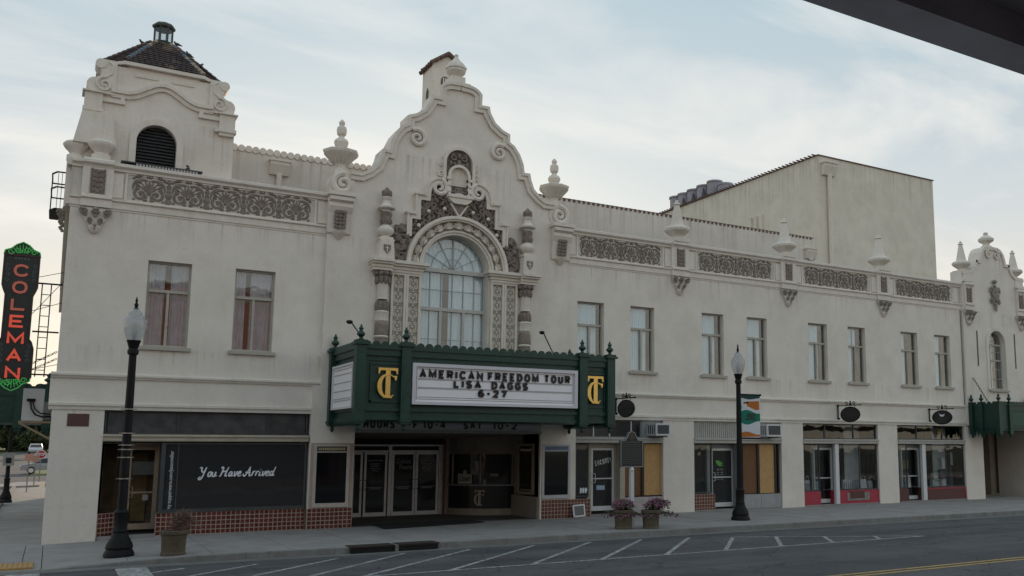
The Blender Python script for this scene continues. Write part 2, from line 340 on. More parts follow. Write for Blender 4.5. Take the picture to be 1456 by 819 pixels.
def stucco_mat(name, col, dirt=.7):
    m = mat(name, col, .85, var=.07, vscale=.9, bump=.35, bscale=14, spec=.25)
    t = m.node_tree; b = t.nodes['Principled BSDF']; lk = b.inputs['Base Color'].links[0].from_socket
    g = t.nodes.new('ShaderNodeNewGeometry')
    def layer(prev, scale, stretch, p0, p1, colr, amt):
        mp_ = t.nodes.new('ShaderNodeMapping'); mp_.inputs['Scale'].default_value = stretch; t.links.new(g.outputs['Position'], mp_.inputs[0])
        n_ = t.nodes.new('ShaderNodeTexNoise'); n_.inputs['Scale'].default_value = scale; n_.inputs['Detail'].default_value = 9; n_.inputs['Roughness'].default_value = .68; t.links.new(mp_.outputs[0], n_.inputs['Vector'])
        r_ = t.nodes.new('ShaderNodeValToRGB'); r_.color_ramp.elements[0].position = p0; r_.color_ramp.elements[1].position = p1; t.links.new(n_.outputs['Fac'], r_.inputs[0])
        mm = t.nodes.new('ShaderNodeMath'); mm.operation = 'MULTIPLY'; mm.inputs[1].default_value = amt; t.links.new(r_.outputs[0], mm.inputs[0])
        mu = t.nodes.new('ShaderNodeMixRGB'); mu.blend_type = 'MULTIPLY'; mu.inputs[2].default_value = (*colr, 1)
        t.links.new(mm.outputs[0], mu.inputs[0]); t.links.new(prev, mu.inputs[1]); return mu.outputs[0]
    c = layer(lk, 2.2, (2.2, 2.2, .16), .55, .85, (.80, .77, .72), dirt*.6)
    c = layer(c, .8, (1, 1, 1), .45, .75, (.86, .84, .80), dirt)         # vertical rain streaks
    c = layer(c, 6.5, (1, 1, 1.6), .58, .68, (.84, .82, .79), dirt*.9)              # trowel patches
    c = layer(c, 17, (1, 1, 1.3), .67, .73, (.52, .46, .38), dirt*.7)             # flaked specks
    # rain streaks that start under the sills, the belt and the ledge and fade downwards
    sp = t.nodes.new('ShaderNodeSeparateXYZ'); t.links.new(g.outputs['Position'], sp.inputs[0]); msk = None
    for ztop, ln in ((5.06, .75), (8.82, .9), (3.5, .5), (20.3, 3.2), (11.75, 1.6)):
        a_ = t.nodes.new('ShaderNodeMapRange'); a_.inputs['From Min'].default_value = ztop-ln; a_.inputs['From Max'].default_value = ztop; t.links.new(sp.outputs['Z'], a_.inputs['Value'])
        c_ = t.nodes.new('ShaderNodeMath'); c_.operation = 'LESS_THAN'; c_.inputs[1].default_value = ztop+.02; t.links.new(sp.outputs['Z'], c_.inputs[0])
        d_ = t.nodes.new('ShaderNodeMath'); d_.operation = 'MULTIPLY'; t.links.new(a_.outputs[0], d_.inputs[0]); t.links.new(c_.outputs[0], d_.inputs[1])
        if msk is None: msk = d_.outputs[0]
        else:
            e_ = t.nodes.new('ShaderNodeMath'); e_.operation = 'MAXIMUM'; t.links.new(msk, e_.inputs[0]); t.links.new(d_.outputs[0], e_.inputs[1]); msk = e_.outputs[0]
    mp_ = t.nodes.new('ShaderNodeMapping'); mp_.inputs['Scale'].default_value = (4.5, 4.5, .12); t.links.new(g.outputs['Position'], mp_.inputs[0])
    n_ = t.nodes.new('ShaderNodeTexNoise'); n_.inputs['Scale'].default_value = 1.5; n_.inputs['Detail'].default_value = 7; n_.inputs['Roughness'].default_value = .7; t.links.new(mp_.outputs[0], n_.inputs['Vector'])
    r_ = t.nodes.new('ShaderNodeValToRGB'); r_.color_ramp.elements[0].position = .52; r_.color_ramp.elements[1].position = .70; t.links.new(n_.outputs['Fac'], r_.inputs[0])
    f_ = t.nodes.new('ShaderNodeMath'); f_.operation = 'MULTIPLY'; t.links.new(r_.outputs[0], f_.inputs[0]); t.links.new(msk, f_.inputs[1])
    mu = t.nodes.new('ShaderNodeMixRGB'); mu.blend_type = 'MULTIPLY'; mu.inputs[2].default_value = (.66, .61, .54, 1); t.links.new(f_.outputs[0], mu.inputs[0]); t.links.new(c, mu.inputs[1]); c = mu.outputs[0]
    t.links.new(c, b.inputs['Base Color']); return m

STUCCO = stucco_mat('stucco_cream', (.75, .70, .64))
STUCCO3 = stucco_mat('stucco_rear', (.70, .655, .60))
STUCCO2 = stucco_mat('stucco_fly_tower', (.72, .68, .60), .85)
TRIM = mat('plaster_trim', (.72, .67, .605), .75, var=.06, vscale=6, bump=.15, bscale=30, dirt=.45, spec=.3)
CARVE = mat('carved_cream', (.68, .63, .55), .8, var=.08, vscale=12, bump=.2, bscale=45, dirt=.4)
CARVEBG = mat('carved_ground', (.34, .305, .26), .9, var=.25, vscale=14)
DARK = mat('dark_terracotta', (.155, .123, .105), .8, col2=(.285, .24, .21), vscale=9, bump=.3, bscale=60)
FRIEZEBG = mat('frieze_ground', (.58, .545, .49), .85, var=.1, vscale=6)
GREEN = mat('dark_green_paint', (.008, .045, .033), .45, var=.3, vscale=7, dirt=.3)
GREEN2 = mat('dark_green_panel', (.006, .032, .024), .5, var=.3, vscale=5)
GOLD = mat('gold_leaf', (.85, .55, .16), .35, metal=.55, var=.15, vscale=12)
ACRYL = mat('white_acrylic', (.86, .845, .88), .35, var=.03, vscale=2)
RAIL = mat('letter_rail_metal', (.40, .40, .42), .4)
BLACK = mat('black_letter', (.006, .006, .007), .4)
IRON = mat('black_iron', (.007, .007, .008), .6, spec=.25, var=.3, vscale=12)
ALU = mat('aluminium', (.62, .63, .64), .42, metal=.15, var=.1, vscale=4)
BRONZE = mat('tan_metal', (.34, .26, .19), .45, metal=.2, var=.12, vscale=5)
CREAMWOOD = mat('cream_timber', (.46, .42, .34), .6, var=.15, vscale=6, dirt=.6, stretch=(.6,1,4))
STONEF = mat('window_stone_frame', (.42, .395, .345), .75, var=.08, vscale=8)
GLASS = glass_mat('window_glass', (.92,.95,.96), 2.3)
GLASSD = glass_mat('shop_glass', (.90,.92,.92), 1.0)
GLASSK = glass_mat('dark_shop_glass', (.30,.31,.31), .9, haze=.065)
CURTAIN = mat('sheer_curtain', (.80, .90, .97), .9, var=.06, vscale=10)
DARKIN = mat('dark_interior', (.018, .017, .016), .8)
DIMIN = mat('dim_interior', (.10, .096, .09), .8, var=.4, vscale=1.5)
BLACKP = mat('black_board', (.010, .010, .011), .4)
TILEG = mat('tile_grout', (.42, .33, .27), .9)
TERRA = mat('terracotta_tile', (.115, .072, .06), .9, col2=(.19, .125, .105), vscale=9)
COPPER = mat('verdigris_copper', (.045, .056, .052), .6, var=.4, vscale=8)
CONC = mat('concrete_walk', (.275, .258, .25), .9, var=.16, vscale=1.3, bump=.2, bscale=60, dirt=.5)
KERB = mat('concrete_kerb', (.20, .195, .185), .9, var=.2, vscale=2.5, bump=.2, bscale=50, dirt=.7)
OSB = mat('plywood_light', (.42, .24, .09), .8, col2=(.56, .35, .16), vscale=14, stretch=(1.5,1,.5))
OSB2 = mat('plywood_dark', (.14, .065, .028), .8, col2=(.20, .10, .045), vscale=12, stretch=(1.5,1,.5))
WHITEM = mat('white_metal', (.62, .63, .64), .4, var=.05, vscale=5)
GREYM = mat('grey_metal', (.22, .23, .24), .5, var=.15, vscale=8)
REDP = mat('red_panel', (.36, .024, .055), .5, var=.15, vscale=4)
MAROON = mat('maroon_panel', (.085, .025, .022), .5, var=.2, vscale=4)
WHITEV = mat('white_vinyl', (.75, .78, .84), .5)
PLANTER = mat('planter_stone', (.115, .092, .062), .9, var=.25, vscale=8, bump=.3, bscale=50)
def tile_mat():
    m = mat('oxblood_tile', (.10, .024, .018), .28)
    t = m.node_tree; b = t.nodes['Principled BSDF']; g = t.nodes.new('ShaderNodeNewGeometry')
    sn = t.nodes.new('ShaderNodeVectorMath'); sn.operation = 'SNAP'; sn.inputs[1].default_value = (.135, .135, .135); t.links.new(g.outputs['Position'], sn.inputs[0])
    wn = t.nodes.new('ShaderNodeTexWhiteNoise'); t.links.new(sn.outputs[0], wn.inputs['Vector'])
    r_ = t.nodes.new('ShaderNodeValToRGB'); r_.color_ramp.elements[0].color = (.075, .017, .013, 1); r_.color_ramp.elements[1].color = (.15, .036, .026, 1)
    t.links.new(wn.outputs['Value'], r_.inputs[0]); t.links.new(r_.outputs[0], b.inputs['Base Color']); return m
TILE = tile_mat()
def roof_mat():
    m = mat('roof_tile', (.06, .03, .025), .7)
    t = m.node_tree; b = t.nodes['Principled BSDF']; g = t.nodes.new('ShaderNodeNewGeometry')
    n_ = t.nodes.new('ShaderNodeTexVoronoi'); n_.inputs['Scale'].default_value = 4.5; t.links.new(g.outputs['Position'], n_.inputs['Vector'])
    r_ = t.nodes.new('ShaderNodeValToRGB'); r_.color_ramp.interpolation = 'CONSTANT'; e = r_.color_ramp.elements
    e[0].color = (.042, .028, .028, 1); e[1].position = .35; e[1].color = (.062, .037, .033, 1)
    for p_, c_ in ((.55, (.05, .04, .045, 1)), (.76, (.09, .052, .042, 1)), (.92, (.14, .10, .075, 1))):
        el = e.new(p_); el.color = c_
    sx_ = t.nodes.new('ShaderNodeSeparateColor'); t.links.new(n_.outputs['Color'], sx_.inputs[0]); t.links.new(sx_.outputs[0], r_.inputs[0])
    t.links.new(r_.outputs[0], b.inputs['Base Color']); return m
ROOF = roof_mat()
def asphalt():
    m = mat('asphalt', (.088, .087, .092), .85, var=.18, vscale=.5, bump=.5, bscale=120, spec=.35)
    t = m.node_tree; b = t.nodes['Principled BSDF']; lk = b.inputs['Base Color'].links[0].from_socket; g = t.nodes.new('ShaderNodeNewGeometry')
    def mul(prev, fac, colr, blend='MULTIPLY'):
        mu = t.nodes.new('ShaderNodeMixRGB'); mu.blend_type = blend; mu.inputs[2].default_value = (*colr, 1); t.links.new(fac, mu.inputs[0]); t.links.new(prev, mu.inputs[1]); return mu.outputs[0]
    n_ = t.nodes.new('ShaderNodeTexNoise'); n_.inputs['Scale'].default_value = 55; n_.inputs['Detail'].default_value = 3; t.links.new(g.outputs['Position'], n_.inputs['Vector'])
    r_ = t.nodes.new('ShaderNodeValToRGB'); r_.color_ramp.elements[0].position = .55; r_.color_ramp.elements[1].position = .72; t.links.new(n_.outputs['Fac'], r_.inputs[0])
    c = mul(lk, r_.outputs[0], (2.3, 2.3, 2.35))
    mp_ = t.nodes.new('ShaderNodeMapping'); mp_.inputs['Scale'].default_value = (.05, .55, 1); t.links.new(g.outputs['Position'], mp_.inputs[0])
    n2 = t.nodes.new('ShaderNodeTexNoise'); n2.inputs['Scale'].default_value = 1.6; n2.inputs['Detail'].default_value = 5; t.links.new(mp_.outputs[0], n2.inputs['Vector'])
    r2 = t.nodes.new('ShaderNodeValToRGB'); r2.color_ramp.elements[0].position = .42; r2.color_ramp.elements[1].position = .62; t.links.new(n2.outputs['Fac'], r2.inputs[0])
    c = mul(c, r2.outputs[0], (.70, .70, .72))
    n5 = t.nodes.new('ShaderNodeTexNoise'); n5.inputs['Scale'].default_value = .9; n5.inputs['Detail'].default_value = 7; n5.inputs['Roughness'].default_value = .7; t.links.new(g.outputs['Position'], n5.inputs['Vector'])
    r5 = t.nodes.new('ShaderNodeValToRGB'); r5.color_ramp.elements[0].position = .56; r5.color_ramp.elements[1].position = .66; t.links.new(n5.outputs['Fac'], r5.inputs[0]); c = mul(c, r5.outputs[0], (.74, .74, .76))
    v_ = t.nodes.new('ShaderNodeTexVoronoi'); v_.feature = 'DISTANCE_TO_EDGE'; v_.inputs['Scale'].default_value = .32
    n3 = t.nodes.new('ShaderNodeTexNoise'); n3.inputs['Scale'].default_value = 1.2; n3.inputs['Detail'].default_value = 6; t.links.new(g.outputs['Position'], n3.inputs['Vector'])
    ad = t.nodes.new('ShaderNodeVectorMath'); ad.operation = 'MULTIPLY_ADD'; ad.inputs[1].default_value = (1.4, 1.4, 1.4); t.links.new(n3.outputs['Color'], ad.inputs[0]); t.links.new(g.outputs['Position'], ad.inputs[2]); t.links.new(ad.outputs[0], v_.inputs['Vector'])
    r3 = t.nodes.new('ShaderNodeValToRGB'); r3.color_ramp.elements[0].color = (1,1,1,1); r3.color_ramp.elements[1].color = (0,0,0,1); r3.color_ramp.elements[1].position = .011; t.links.new(v_.outputs['Distance'], r3.inputs[0])
    c = mul(c, r3.outputs[0], (.45, .45, .46)); t.links.new(c, b.inputs['Base Color']); return m
ASPH = asphalt()
def paint(name, col, worn=.45):
    m = mat(name, col, .7); t = m.node_tree; b = t.nodes['Principled BSDF']; g = t.nodes.new('ShaderNodeNewGeometry')
    n_ = t.nodes.new('ShaderNodeTexNoise'); n_.inputs['Scale'].default_value = 9; n_.inputs['Detail'].default_value = 8; n_.inputs['Roughness'].default_value = .75; t.links.new(g.outputs['Position'], n_.inputs['Vector'])
    r_ = t.nodes.new('ShaderNodeValToRGB'); r_.color_ramp.elements[0].position = worn; r_.color_ramp.elements[1].position = worn+.12
    r_.color_ramp.elements[0].color = (*[.3*c+.04 for c in col], 1); r_.color_ramp.elements[1].color = (*col, 1)
    t.links.new(n_.outputs['Fac'], r_.inputs[0]); t.links.new(r_.outputs[0], b.inputs['Base Color']); return m
WPAINT = paint('white_road_paint', (.44, .44, .44)); WPAINT2 = paint('worn_white_road_paint', (.22, .22, .23), .5); YPAINT = paint('yellow_road_paint', (.52, .33, .08), .38)
# ================================================================== the setting: ground, roads, pavement
def gz(x):
    return max(-.10, min(0.0, -.10 + .10*x/3.5))
def struct(o): o['kind'] = 'structure'; return o
GRASSM = mat('verge_grass', (.05, .085, .022), .9, col2=(.10, .13, .03), vscale=.8)
def sheet(name, pts, z, m):
    """flat sheet; pts (x,y) or (x,y,z)"""
    mb = MB(); mb.add([(p[0], p[1], p[2] if len(p) > 2 else z) for p in pts], [tuple(range(len(pts)))]); return struct(mb.build(name, m, smooth=False))
sheet('ground', [(-700,-500),(900,-500),(900,1500),(-700,1500)], -.40, mat('earth', (.09,.085,.06), .95, var=.3, vscale=.05))
sheet('main_street', [(-160,-23.2),(260,-23.2),(260,-5.0),(-160,-5.0)], -.152, ASPH)
sheet('side_street', [(-13,-5.0),(-1.55,-5.0),(-1.55,44),(-13,44)], -.156, ASPH)
sheet('cross_street', [(-120,44),(90,44),(90,62),(-120,62)], -.156, ASPH)
sheet('far_road', [(-9.5,62,-.156),(-1.5,62,-.156),(-.5,110,.1),(1.5,170,1.0),(-5.5,170,1.0),(-8.5,110,.1)], 0, ASPH)
mb = MB()
for x0, x1, xb0, xb1 in ((-120,-9.6,-120,-8.6),(-1.4,80,-.4,80)):
    mb.add([(x0,62,-.17),(x1,62,-.17),(xb1,110,.085),(xb0,110,.085)], [(0,1,2,3)])
for x0, x1, xb0, xb1 in ((-120,-8.6,-120,-5.6),(-.4,80,1.6,80)):
    mb.add([(x0,110,.085),(x1,110,.085),(xb1,170,.985),(xb0,170,.985)], [(0,1,2,3)])
mb.add([(-200,170,.98),(200,170,.98),(300,420,4),(-300,420,4)], [(0,1,2,3)])
struct(mb.build('grass_field', GRASSM, smooth=False))
# kerb line of the near pavement (theatre side): flared and ramped at the corner
KL = [(-1.9,-5.3),(-.9,-5.3),(.6,-5.28),(2.2,-5.3),(4.0,-5.38),(6.0,-5.44),(12,-5.46),(20,-5.55),(34,-5.72),(70,-5.9),(140,-5.9)]
def ky(x):
    for (xa,ya),(xb,yb) in zip(KL, KL[1:]):
        if xa <= x <= xb: return ya+(yb-ya)*(x-xa)/(xb-xa)
    return KL[-1][1]
def kz(x): return -.15+.012 if x < .1 else min(gz(x), -.138+.14*(x-.1)/2.6)
mb = MB()
xs = sorted(set([p[0] for p in KL[:-1]] + [i*1.5 for i in range(0, 60)] + [140]))
for a, b in zip(xs, xs[1:]):
    za, zb = kz(a), kz(b); ya, yb = ky(a), ky(b)
    mb.add([(a,ya,-.2),(b-.008,yb,-.2),(b-.008,yb+.02,zb-.012),(b-.008,yb+.035,zb),(b-.008,yb+.17,zb),(b-.008,yb+.17,-.2),
            (a,ya+.02,za-.012),(a,ya+.035,za),(a,ya+.17,za),(a,ya+.17,-.2)],
           [(0,1,2,6),(6,2,3,7),(7,3,4,8),(8,4,5,9),(0,6,7,8,9),(1,5,4,3,2)])
kerb = struct(mb.build('kerb', KERB, smooth=False))
sheet('gutter', [(x, ky(x)-.42) for x,_ in KL[:-1]] + [(x, ky(x)+.02) for x,_ in KL[:-1]][::-1], -.147, mat('gutter_concrete', (.15,.148,.142), .9, var=.2, vscale=2, dirt=.8))
walk = bpy.data.objects.new('pavement', None); COL.objects.link(walk); struct(walk); walk.location = (0,0,0)
jx = [-1.72, -.35, .02, 1.62] + [1.62+1.72*i for i in range(1, 40)]
def slab(x0, x1, y0a, y0b, y1, zz=0):
    g = .007; dz = random.uniform(-.003, .003)+zz; mb = MB((x0+x1)/2, (y0a+y1)/2, 0)
    za = min(gz(x0), kz(x0)) if y0a < -5 and x0 < 3 else gz(x0); zb = min(gz(x1), kz(x1)) if y0b < -5 and x1 < 3 else gz(x1)
    a0, b0, c0 = x0+g, x1-g, y1-g
    mb.add([(a0,y0a+g,-.3),(b0,y0b+g,-.3),(b0,c0,-.3),(a0,c0,-.3),(a0,y0a+g,za+dz),(b0,y0b+g,zb+dz),(b0,c0,gz(x1)+dz),(a0,c0,gz(x0)+dz)],
           [(0,3,2,1),(4,5,6,7),(0,1,5,4),(1,2,6,5),(2,3,7,6),(3,0,4,7)])
    return mb.build('paving_slab', CONC, walk, smooth=False)
for a, b in zip(jx, jx[1:]):
    slab(a, b, ky(a)+.17, ky(b)+.17, -2.85); slab(a, b, -2.85, -2.85, 0.0)
yy = 0.0
for i in range(20):
    slab(-1.72, -.03, yy, yy, yy+1.9); yy += 1.9
for a, b in ((1.2,6.4),(15.5,19.2),(20.7,24.9),(26.2,30.5),(31.8,36.2)):   # shop door thresholds
    slab(a, b, .005, .005, 1.9, .06 if a > 2 else .10)
slab(37.5, 40.2, .0, .0, 4.5, .02)
mb = MB(); mb.box(-1.74, -1.56, -4.9, 38, -.3, -.005); struct(mb.build('side_kerb', KERB, smooth=False))
struct(MB().slab([(-2.3,36.5),(-.4,38),(-.1,44),(-1.6,44),(-2.6,40)], -.3, 0.0).build('corner_pavement', CONC, smooth=False))
# lobby floor and mat
struct(MB().box(7.9, 14.6, .004, 5.0, -.3, .012).build('lobby_floor', mat('terrazzo', (.075,.07,.065), .6, var=.2, vscale=5), smooth=False))
def lines(name, segs, wd, m, z=-.147):
    mb = MB()
    for (a, b) in segs:
        a = Vector((*a, 0)); b = Vector((*b, 0)); t = (b-a).normalized(); s_ = Vector((-t.y, t.x, 0))*wd/2
        mb.add([tuple(p[:2])+(z,) for p in (a-s_, b-s_, b+s_, a+s_)], [(0,1,2,3)])
    return struct(mb.build(name, m, smooth=False))
lines('edge_marking', [((4.6,-9.5),(21.9,-9.52))], .11, WPAINT, -.1445)
hs = [(3.65,-8.25,5.85,-6.25),(1.4,-8.6,4.05,-6.4),(4.4,-9.1,7.5,-6.05),(5.45,-9.5,9.2,-6.05),(7.3,-9.5,11.0,-6.05),(9.2,-9.5,12.7,-6.05),(11.0,-9.5,14.25,-6.2),(12.8,-9.5,15.7,-6.45),(14.6,-9.5,16.85,-7.0),(16.45,-9.5,18.1,-7.4),(18.3,-9.5,19.3,-8.1),(20.1,-9.5,20.65,-8.75),(1.9,-6.75,2.6,-6.35)]
hatch = bpy.data.objects.new('hatched_marking', None); COL.objects.link(hatch); struct(hatch)
for h in hs:
    mb = MB(h[0], h[1], -.147); a = Vector((h[0],h[1],0)); b = Vector((h[2],h[3],0)); t = (b-a).normalized(); s_ = Vector((-t.y,t.x,0))*.055
    mb.add([tuple(p[:2])+(-.147,) for p in (a-s_,b-s_,b+s_,a+s_)], [(0,1,2,3)]); mb.build('marking_stripe', WPAINT, hatch, smooth=False)
lines('taper_marking', [((16.9,-6.95),(21.75,-9.42))], .09, WPAINT, -.1452)
lines('worn_lane_marking', [((17.5,-6.75),(40,-6.8)),((22,-7.7),(60,-7.75))], .07, WPAINT2)
lines('far_hatch_marking', [((27.5,-10.4),(29.2,-9.9)),((29.8,-10.6),(33,-9.7))], .10, WPAINT2)
lines('centre_line_marking', [((-40,-14.16),(120,-14.16)),((-40,-14.42),(120,-14.42))], .10, YPAINT)
lines('crosswalk_marking', [((-.3,-5.72),(-.3,-9.2)),((1.64,-5.72),(1.64,-9.2))], .60, WPAINT, -.1446)
# tactile ramp plate with truncated domes
mb = MB(-.75, -4.5, -.10); mb.box(-1.55, -.13, -5.0, -4.02, -.3, -.094)
for i in range(16):
    for j in range(9): mb.lathe(-1.5+i*.09, -4.94+j*.105, -.094, [(.026,0),(.016,.012)], 6)
struct(mb.build('tactile_paving', mat('tactile_yellow', (.40,.24,.09), .75, var=.15, vscale=6), smooth=False))
# opposite pavement
struct(MB().box(-160, 260, -29.0, -23.2, -.4, 0.0).build('opposite_pavement', CONC, smooth=False))
# kerb inlet: dark slot with iron lip
inl = thing('kerb_inlet', 'dark rusty iron kerb inlet in the gutter before the theatre doors', 'drain', (7.4,-5.5,0))
RUST = mat('rusty_iron', (.028,.018,.014), .8, var=.4, vscale=10)
MB().box(6.33, 7.42, -5.60, -5.1, -.02, .018).build('lip', RUST, inl); MB().box(7.50, 8.56, -5.60, -5.1, -.02, .018).build('lip', RUST, inl)
MB().box(6.35, 8.54, -5.56, -5.2, -.15, -.021).build('slot', BLACKP, inl); MB().box(7.42, 7.50, -5.62, -5.1, -.15, .01).build('divider', KERB, inl)
# ================================================================== the theatre: walls, parapets, tower
TH = thing('theatre_building', 'cream stucco theatre with curved gable, tile roofed corner tower and shops along its ground floor', 'theatre', (0,0,0))
X0, XB0, XB1, XP, XE = 0.0, 6.78, 15.17, 36.3, 40.95     # corner, centre bay, right pavilion
GX = 10.97                                               # axis of the gable
YB = -.12                                                # centre bay stands proud
def wall(name, x0, x1, z0, z1, holes, y, depth=.2, m=STUCCO, parent=TH):
    """wall face at y with rectangular openings (x0,x1,z0,z1) and their reveals"""
    mb = MB(); xs = sorted({x0, x1, *[h[0] for h in holes], *[h[1] for h in holes]}); zs = sorted({z0, z1, *[h[2] for h in holes], *[h[3] for h in holes]})
    for a, b in zip(xs, xs[1:]):
        for c, d in zip(zs, zs[1:]):
            cx_, cz_ = (a+b)/2, (c+d)/2
            if any(h[0] < cx_ < h[1] and h[2] < cz_ < h[3] for h in holes): continue
            mb.add([(a,y,c),(b,y,c),(b,y,d),(a,y,d)], [(0,1,2,3)])
    for h in holes:
        a, b, c, d = h[:4]; e = y+depth
        mb.add([(a,y,c),(a,y,d),(a,e,d),(a,e,c),(b,y,c),(b,y,d),(b,e,d),(b,e,c)], [(0,1,2,3),(7,6,5,4),(1,5,6,2),(0,3,7,4)])
    return mb.build(name, m, parent, smooth=False)
WZ0, WZ1 = 5.13, 7.53
WINL = [(1.97,3.09),(4.25,5.36)]
WINR = [(15.62,16.72),(17.85,18.9),(21.1,22.16),(23.34,24.37),(26.62,27.69),(28.9,29.95),(32.18,33.28),(34.42,35.5)]
wall('upper_wall', X0, XB0, 4.33, 8.8, [(a,b,WZ0,WZ1) for a,b in WINL], 0)
wall('upper_wall', XB1, XP, 4.33, 8.8, [(a,b,WZ0,WZ1) for a,b in WINR], 0)
# belts over the shops: two mouldings with a plain fascia between
def moulded(name, x0, x1, prof, m=TRIM, parent=TH):
    return MB().prismx(prof, x0, x1).build(name, m, parent, smooth=False)
def belt(x0, x1, y):
    moulded('upper_belt', x0, x1, [(y,4.19),(y-.05,4.19),(y-.06,4.22),(y-.11,4.26),(y-.11,4.31),(y-.02,4.34),(y,4.34)])
    moulded('fascia', x0, x1, [(y+.01,3.52),(y-.005,3.52),(y-.005,4.19),(y+.01,4.19)], STUCCO)
    moulded('lower_belt', x0, x1, [(y+.3,3.36),(y-.05,3.36),(y-.06,3.43),(y-.10,3.47),(y-.10,3.53),(y,3.55),(y+.3,3.55)])
belt(X0-.12, XB0, 0); belt(XB1, XP, 0)
# frieze zone: ledge, field, coping
def friezezone(x0, x1, y=0):
    moulded('ledge', x0, x1, [(y+.02,8.80),(y-.02,8.80),(y-.02,8.84),(y-.05,8.86),(y-.05,9.03),(y-.11,9.06),(y-.11,9.10),(y+.02,9.12)])
    moulded('frieze_field', x0, x1, [(y+.02,9.10),(y+.02,9.93),(y+.3,9.93),(y+.3,9.10)], FRIEZEBG)
    moulded('coping', x0, x1, [(y+.3,9.92),(y-.04,9.92),(y-.05,9.98),(y-.13,10.04),(y-.13,10.12),(y-.02,10.16),(y+.38,10.16),(y+.38,9.92)])
friezezone(X0-.03, XB0); friezezone(XB1, XP+.1)
# ---- frieze ornament: scrolled palmettes with balusters between
def motif(w_, h_):
    """palmette: fan of ribs between two arching stems, curling into scrolls at the foot"""
    mb = MB(); s = w_/.94; k = h_/.74
    for sg in (-1, 1):
        mb.spiral(sg*.22*s, .20*k, 0, .19*s, .055*s, R(75) if sg > 0 else R(105), -1.15*sg, .052*s, n=20)
        pts = [(sg*x*s, 0, z*k) for x, z in bez((.05,.58),(.46,.64),(.44,.30), 8)]
        mb.tube(pts, [.035*s,.042*s,.048*s,.05*s,.05*s,.045*s,.038*s,.03*s,.02*s], 5, 0, .7)
        for x, z, a, b_, rt in ((.30,.68,.13,.045,-.25),(.42,.62,.07,.032,-.75),(.20,.725,.07,.03,.35),(.31,.44,.09,.032,.8),(.34,.36,.07,.026,1.2),(.27,.52,.08,.03,.4),(.22,.20,.05,.05,0),(.10,.05,.08,.035,.2),(.40,.05,.045,.03,.4)):
            mb.ell((sg*x*s, -.01, z*k), a*s, .045, b_*k, 6, 4, rot=sg*rt)
        mb.spiral(sg*.09*s, .12*k, -.01, .07*s, .02*s, R(-60) if sg > 0 else R(240), 1.1*sg, .026*s, n=10, k=4)
    for q in range(-3, 4):
        a = q*.30; L_ = (.36-.03*abs(q))*k
        mb.tube([(0,0,.24*k),(math.sin(a)*L_*.55,-.02,.24*k+math.cos(a)*L_*.6),(math.sin(a)*L_,0,.24*k+math.cos(a)*L_)], [.018*s,.036*s,.016*s], 5, 0, .8)
    for q in (-1,0,1): mb.ell((q*.07*s,-.02,.70*k), .028*s, .04, .065*k, 6, 4, rot=-q*.4)
    mb.ell((0,-.02,.24*k), .06*s, .06, .06*k, 7, 5)
    mb.prism([(x*s,z*k) for x, z in ((-.36,.12),(-.20,.04),(.20,.04),(.36,.12),(.38,.30),(.36,.46),(.20,.60),(-.20,.60),(-.36,.46),(-.38,.30))], .022, .034)  # dark backing plate, imitates the shadow between ribs and scrolls
    return mb
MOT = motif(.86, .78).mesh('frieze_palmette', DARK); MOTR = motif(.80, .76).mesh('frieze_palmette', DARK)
BAL = MB().lathe(0,0,0,[(.055,.02),(.075,.04),(.075,.14),(.045,.16),(.05,.18),(.085,.24),(.085,.30),(.04,.36),(.06,.39),(.04,.42),(.05,.50),(.07,.54),(.03,.58),(.06,.66),(.02,.74)],8).mesh('frieze_baluster', DARK)
def frieze(x0, x1, n, me, first=True):
    p = (x1-x0)/n
    for i in range(n):
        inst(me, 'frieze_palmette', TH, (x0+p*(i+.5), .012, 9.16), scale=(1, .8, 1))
        if i: inst(BAL, 'frieze_baluster', TH, (x0+p*i, .012, 9.14), scale=(1.05, .7, 1))
    b = MB()
    b.box(x0-.10, x0-.04, -.012, .02, 9.13, 9.91); b.box(x1+.04, x1+.10, -.012, .02, 9.13, 9.91)
    b.box(x0-.04, x1+.04, -.010, .02, 9.875, 9.912); b.box(x0-.04, x1+.04, -.010, .02, 9.122, 9.152)
    for xa, xb in ((x0-.42, x0-.14), (x1+.14, x1+.42)): b.box(xa, xb, -.014, .02, 9.18, 9.85)
    b.build('frieze_border', TRIM, TH, smooth=False)
frieze(1.36, 6.36, 5, MOT); frieze(15.66, 19.25, 4, MOTR); frieze(20.92, 24.75, 4, MOTR); frieze(26.42, 30.3, 4, MOTR); frieze(31.95, 35.75, 4, MOTR)
